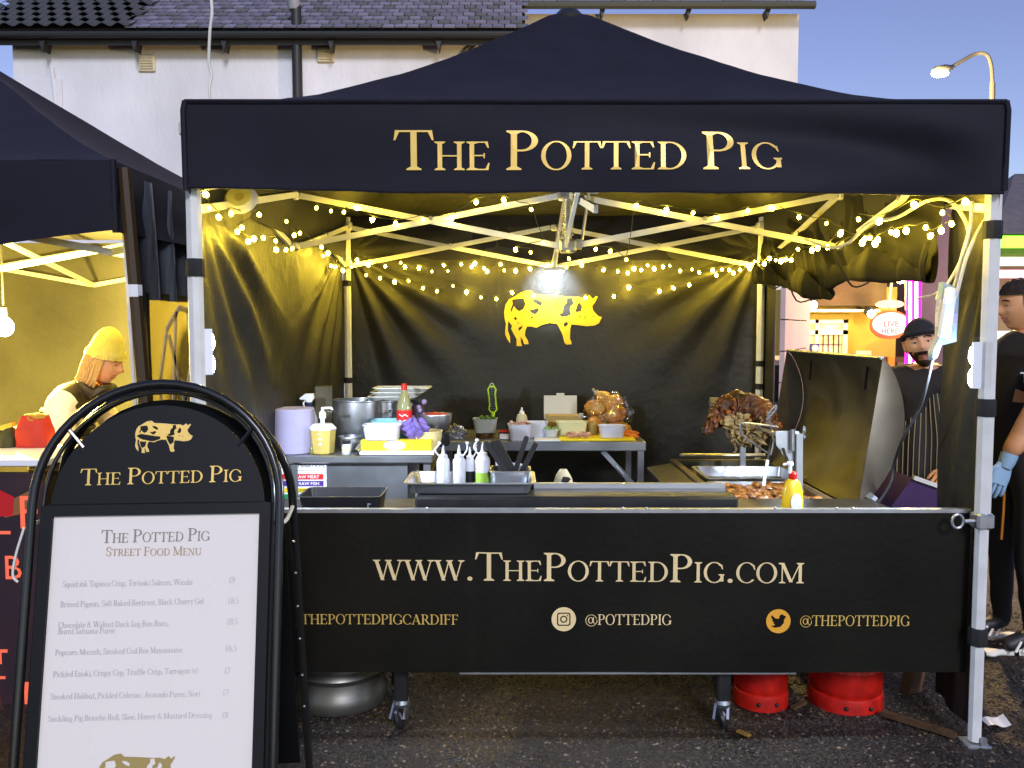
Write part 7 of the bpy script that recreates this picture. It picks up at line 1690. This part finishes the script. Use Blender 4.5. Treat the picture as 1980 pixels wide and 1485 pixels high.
# woman in the yellow beanie
HW_ = P(200, 700, 4.45)
pw = thing('person', 'woman in yellow beanie and dark quilted gilet looking down next door', 'person', (-2.35, 4.45, 0), 'people working at the stalls')
B = Body(); x0, y0, z0 = HW_.x, 4.45, HW_.z
def lw(f, l, z): return Vector((x0 + f, y0 + l, z))  # facing +X, l away from camera
M_GIL = mat('dark_gilet', '2e2410', .6, var=.2, vscale=10, bump=.3, bscale=14); M_CRM = mat('cream_sleeve', 'e8e0c8', .85, var=.12, vscale=10, bump=.3, bscale=16)
J = {'pelvis': (lw(-.25, 0, .80), (.12, .15)), 'waist': (lw(-.25, 0, .94), (.115, .145)), 'chest': (lw(-.19, 0, 1.12), (.125, .165)), 'collar': (lw(-.10, 0, z0 - .17), (.085, .10)), 'neck': (lw(-.045, 0, z0 - .10), .048),
     'sl': (lw(-.15, -.17, z0 - .21), .085), 'el': (lw(-.10, -.23, .98), .075), 'wl': (lw(.10, -.20, .96), .036), 'sr': (lw(-.13, .17, z0 - .22), .068), 'er': (lw(-.02, .22, 1.0), .055), 'wr': (lw(.16, .16, 1.02), .036),
     'hl': (lw(-.25, -.09, .76), .085), 'kl': (lw(-.24, -.09, .43), .06), 'al': (lw(-.27, -.09, .09), .042), 'tl': (lw(-.13, -.09, .04), .034), 'hr': (lw(-.25, .09, .76), .085), 'kr': (lw(-.23, .09, .43), .06), 'ar': (lw(-.27, .09, .09), .042), 'tr': (lw(-.13, .09, .04), .034)}
def wommat(c, a, b_):
    if b_ == 'neck' and c.z > z0 - .13: return M_SKINH
    if b_ in ('el', 'er', 'wl', 'wr') or (b_ in ('sl', 'sr') and abs(c.y - y0) > .16): return M_CRM
    if b_ in ('tl', 'tr'): return M_BLKP
    if b_ in ('kl', 'al', 'kr', 'ar', 'hl', 'hr'): return M_JEAN
    return M_GIL
B.skin(J, BO, wommat)
M_SKINW = mat('skin_pale', 'dca888', .5, sss=.08)
HM = B.head(HW_, R(90), R(16), M_SKINW, 0, .95)
B.hand(lw(.10, -.20, .96), (.9, 0, -.2), (.2, .3, .9), M_SKINW, .95, .6); B.hand(lw(.16, .16, 1.02), (.8, -.3, .2), (.2, .3, .9), M_SKINW, .95, .6)
B.build('body', pw)
M_BEAN = mat('yellow_beanie', 'e6e084', .9, var=.12, vscale=30, bump=.6, bscale=120)
def beanie_off(v): return .016 + .07 * max(0, (v.z - .06) / .06) ** 2
shell(HM, lambda q: q.z > .03 and True, beanie_off).build('beanie', M_BEAN, pw, 60)
bn = MB()
bn.grid(lambda u, v: HM @ Vector(((.089 + .004 * math.sin(v * 3.14)) * math.sin(u * 6.2832), -(.105 + .004 * math.sin(v * 3.14)) * math.cos(u * 6.2832), .022 + .045 * v + .010 * math.cos(u * 6.2832))), 40, 6); bn.build('beanie_cuff', M_BEAN, pw, 60)
M_BLOND = mat('blond_hair', 'dcb878', .55, var=.4, vscale=30, stretch=(10, 10, 1))
hr = MB()
for s in (-1, 1):
    for k in range(46):
        y_ = -.032 + .0023 * k + rnd.uniform(-.003, .003); w_ = rnd.uniform(-.006, .006); hr.tube([HM @ Vector(p) for p in catmull([(s * (.076 + w_), y_, .03), (s * (.084 + w_), y_ + .004 + w_, -.03), (s * (.077 + w_ * 2), y_ + .012, -.09), (s * (.066 + w_ * 3), y_ + .02 + w_ * 2, -.115 - rnd.random() * .03)], 4)], [.0045] * 8 + [.004] * 4 + [.001], 5)
hr.build('hair', M_BLOND, pw, 60)['kind'] = 'stuff'
cl = MB(); cl.tube(catmull([lw(-.02, -.075, z0 - .17), lw(.02, -.05, z0 - .14), lw(.03, 0, z0 - .15), lw(.02, .05, z0 - .14), lw(-.05, .085, z0 - .13), lw(-.11, 0, z0 - .09), lw(-.07, -.08, z0 - .13), lw(-.02, -.075, z0 - .17)], 4), .026, 8); cl.build('collar', M_GIL, pw)
for k in range(7):
    z = .86 + .05 * k; f = -.25 + .06 * max(0, (z - .94) / .18); qb = MB(); qb.tube([lw(f + .128 * math.cos(i * .3927), .158 * math.sin(i * .3927), z) for i in range(16)], .013, 6, close=True); qb.build('quilted_band', M_GIL, pw)
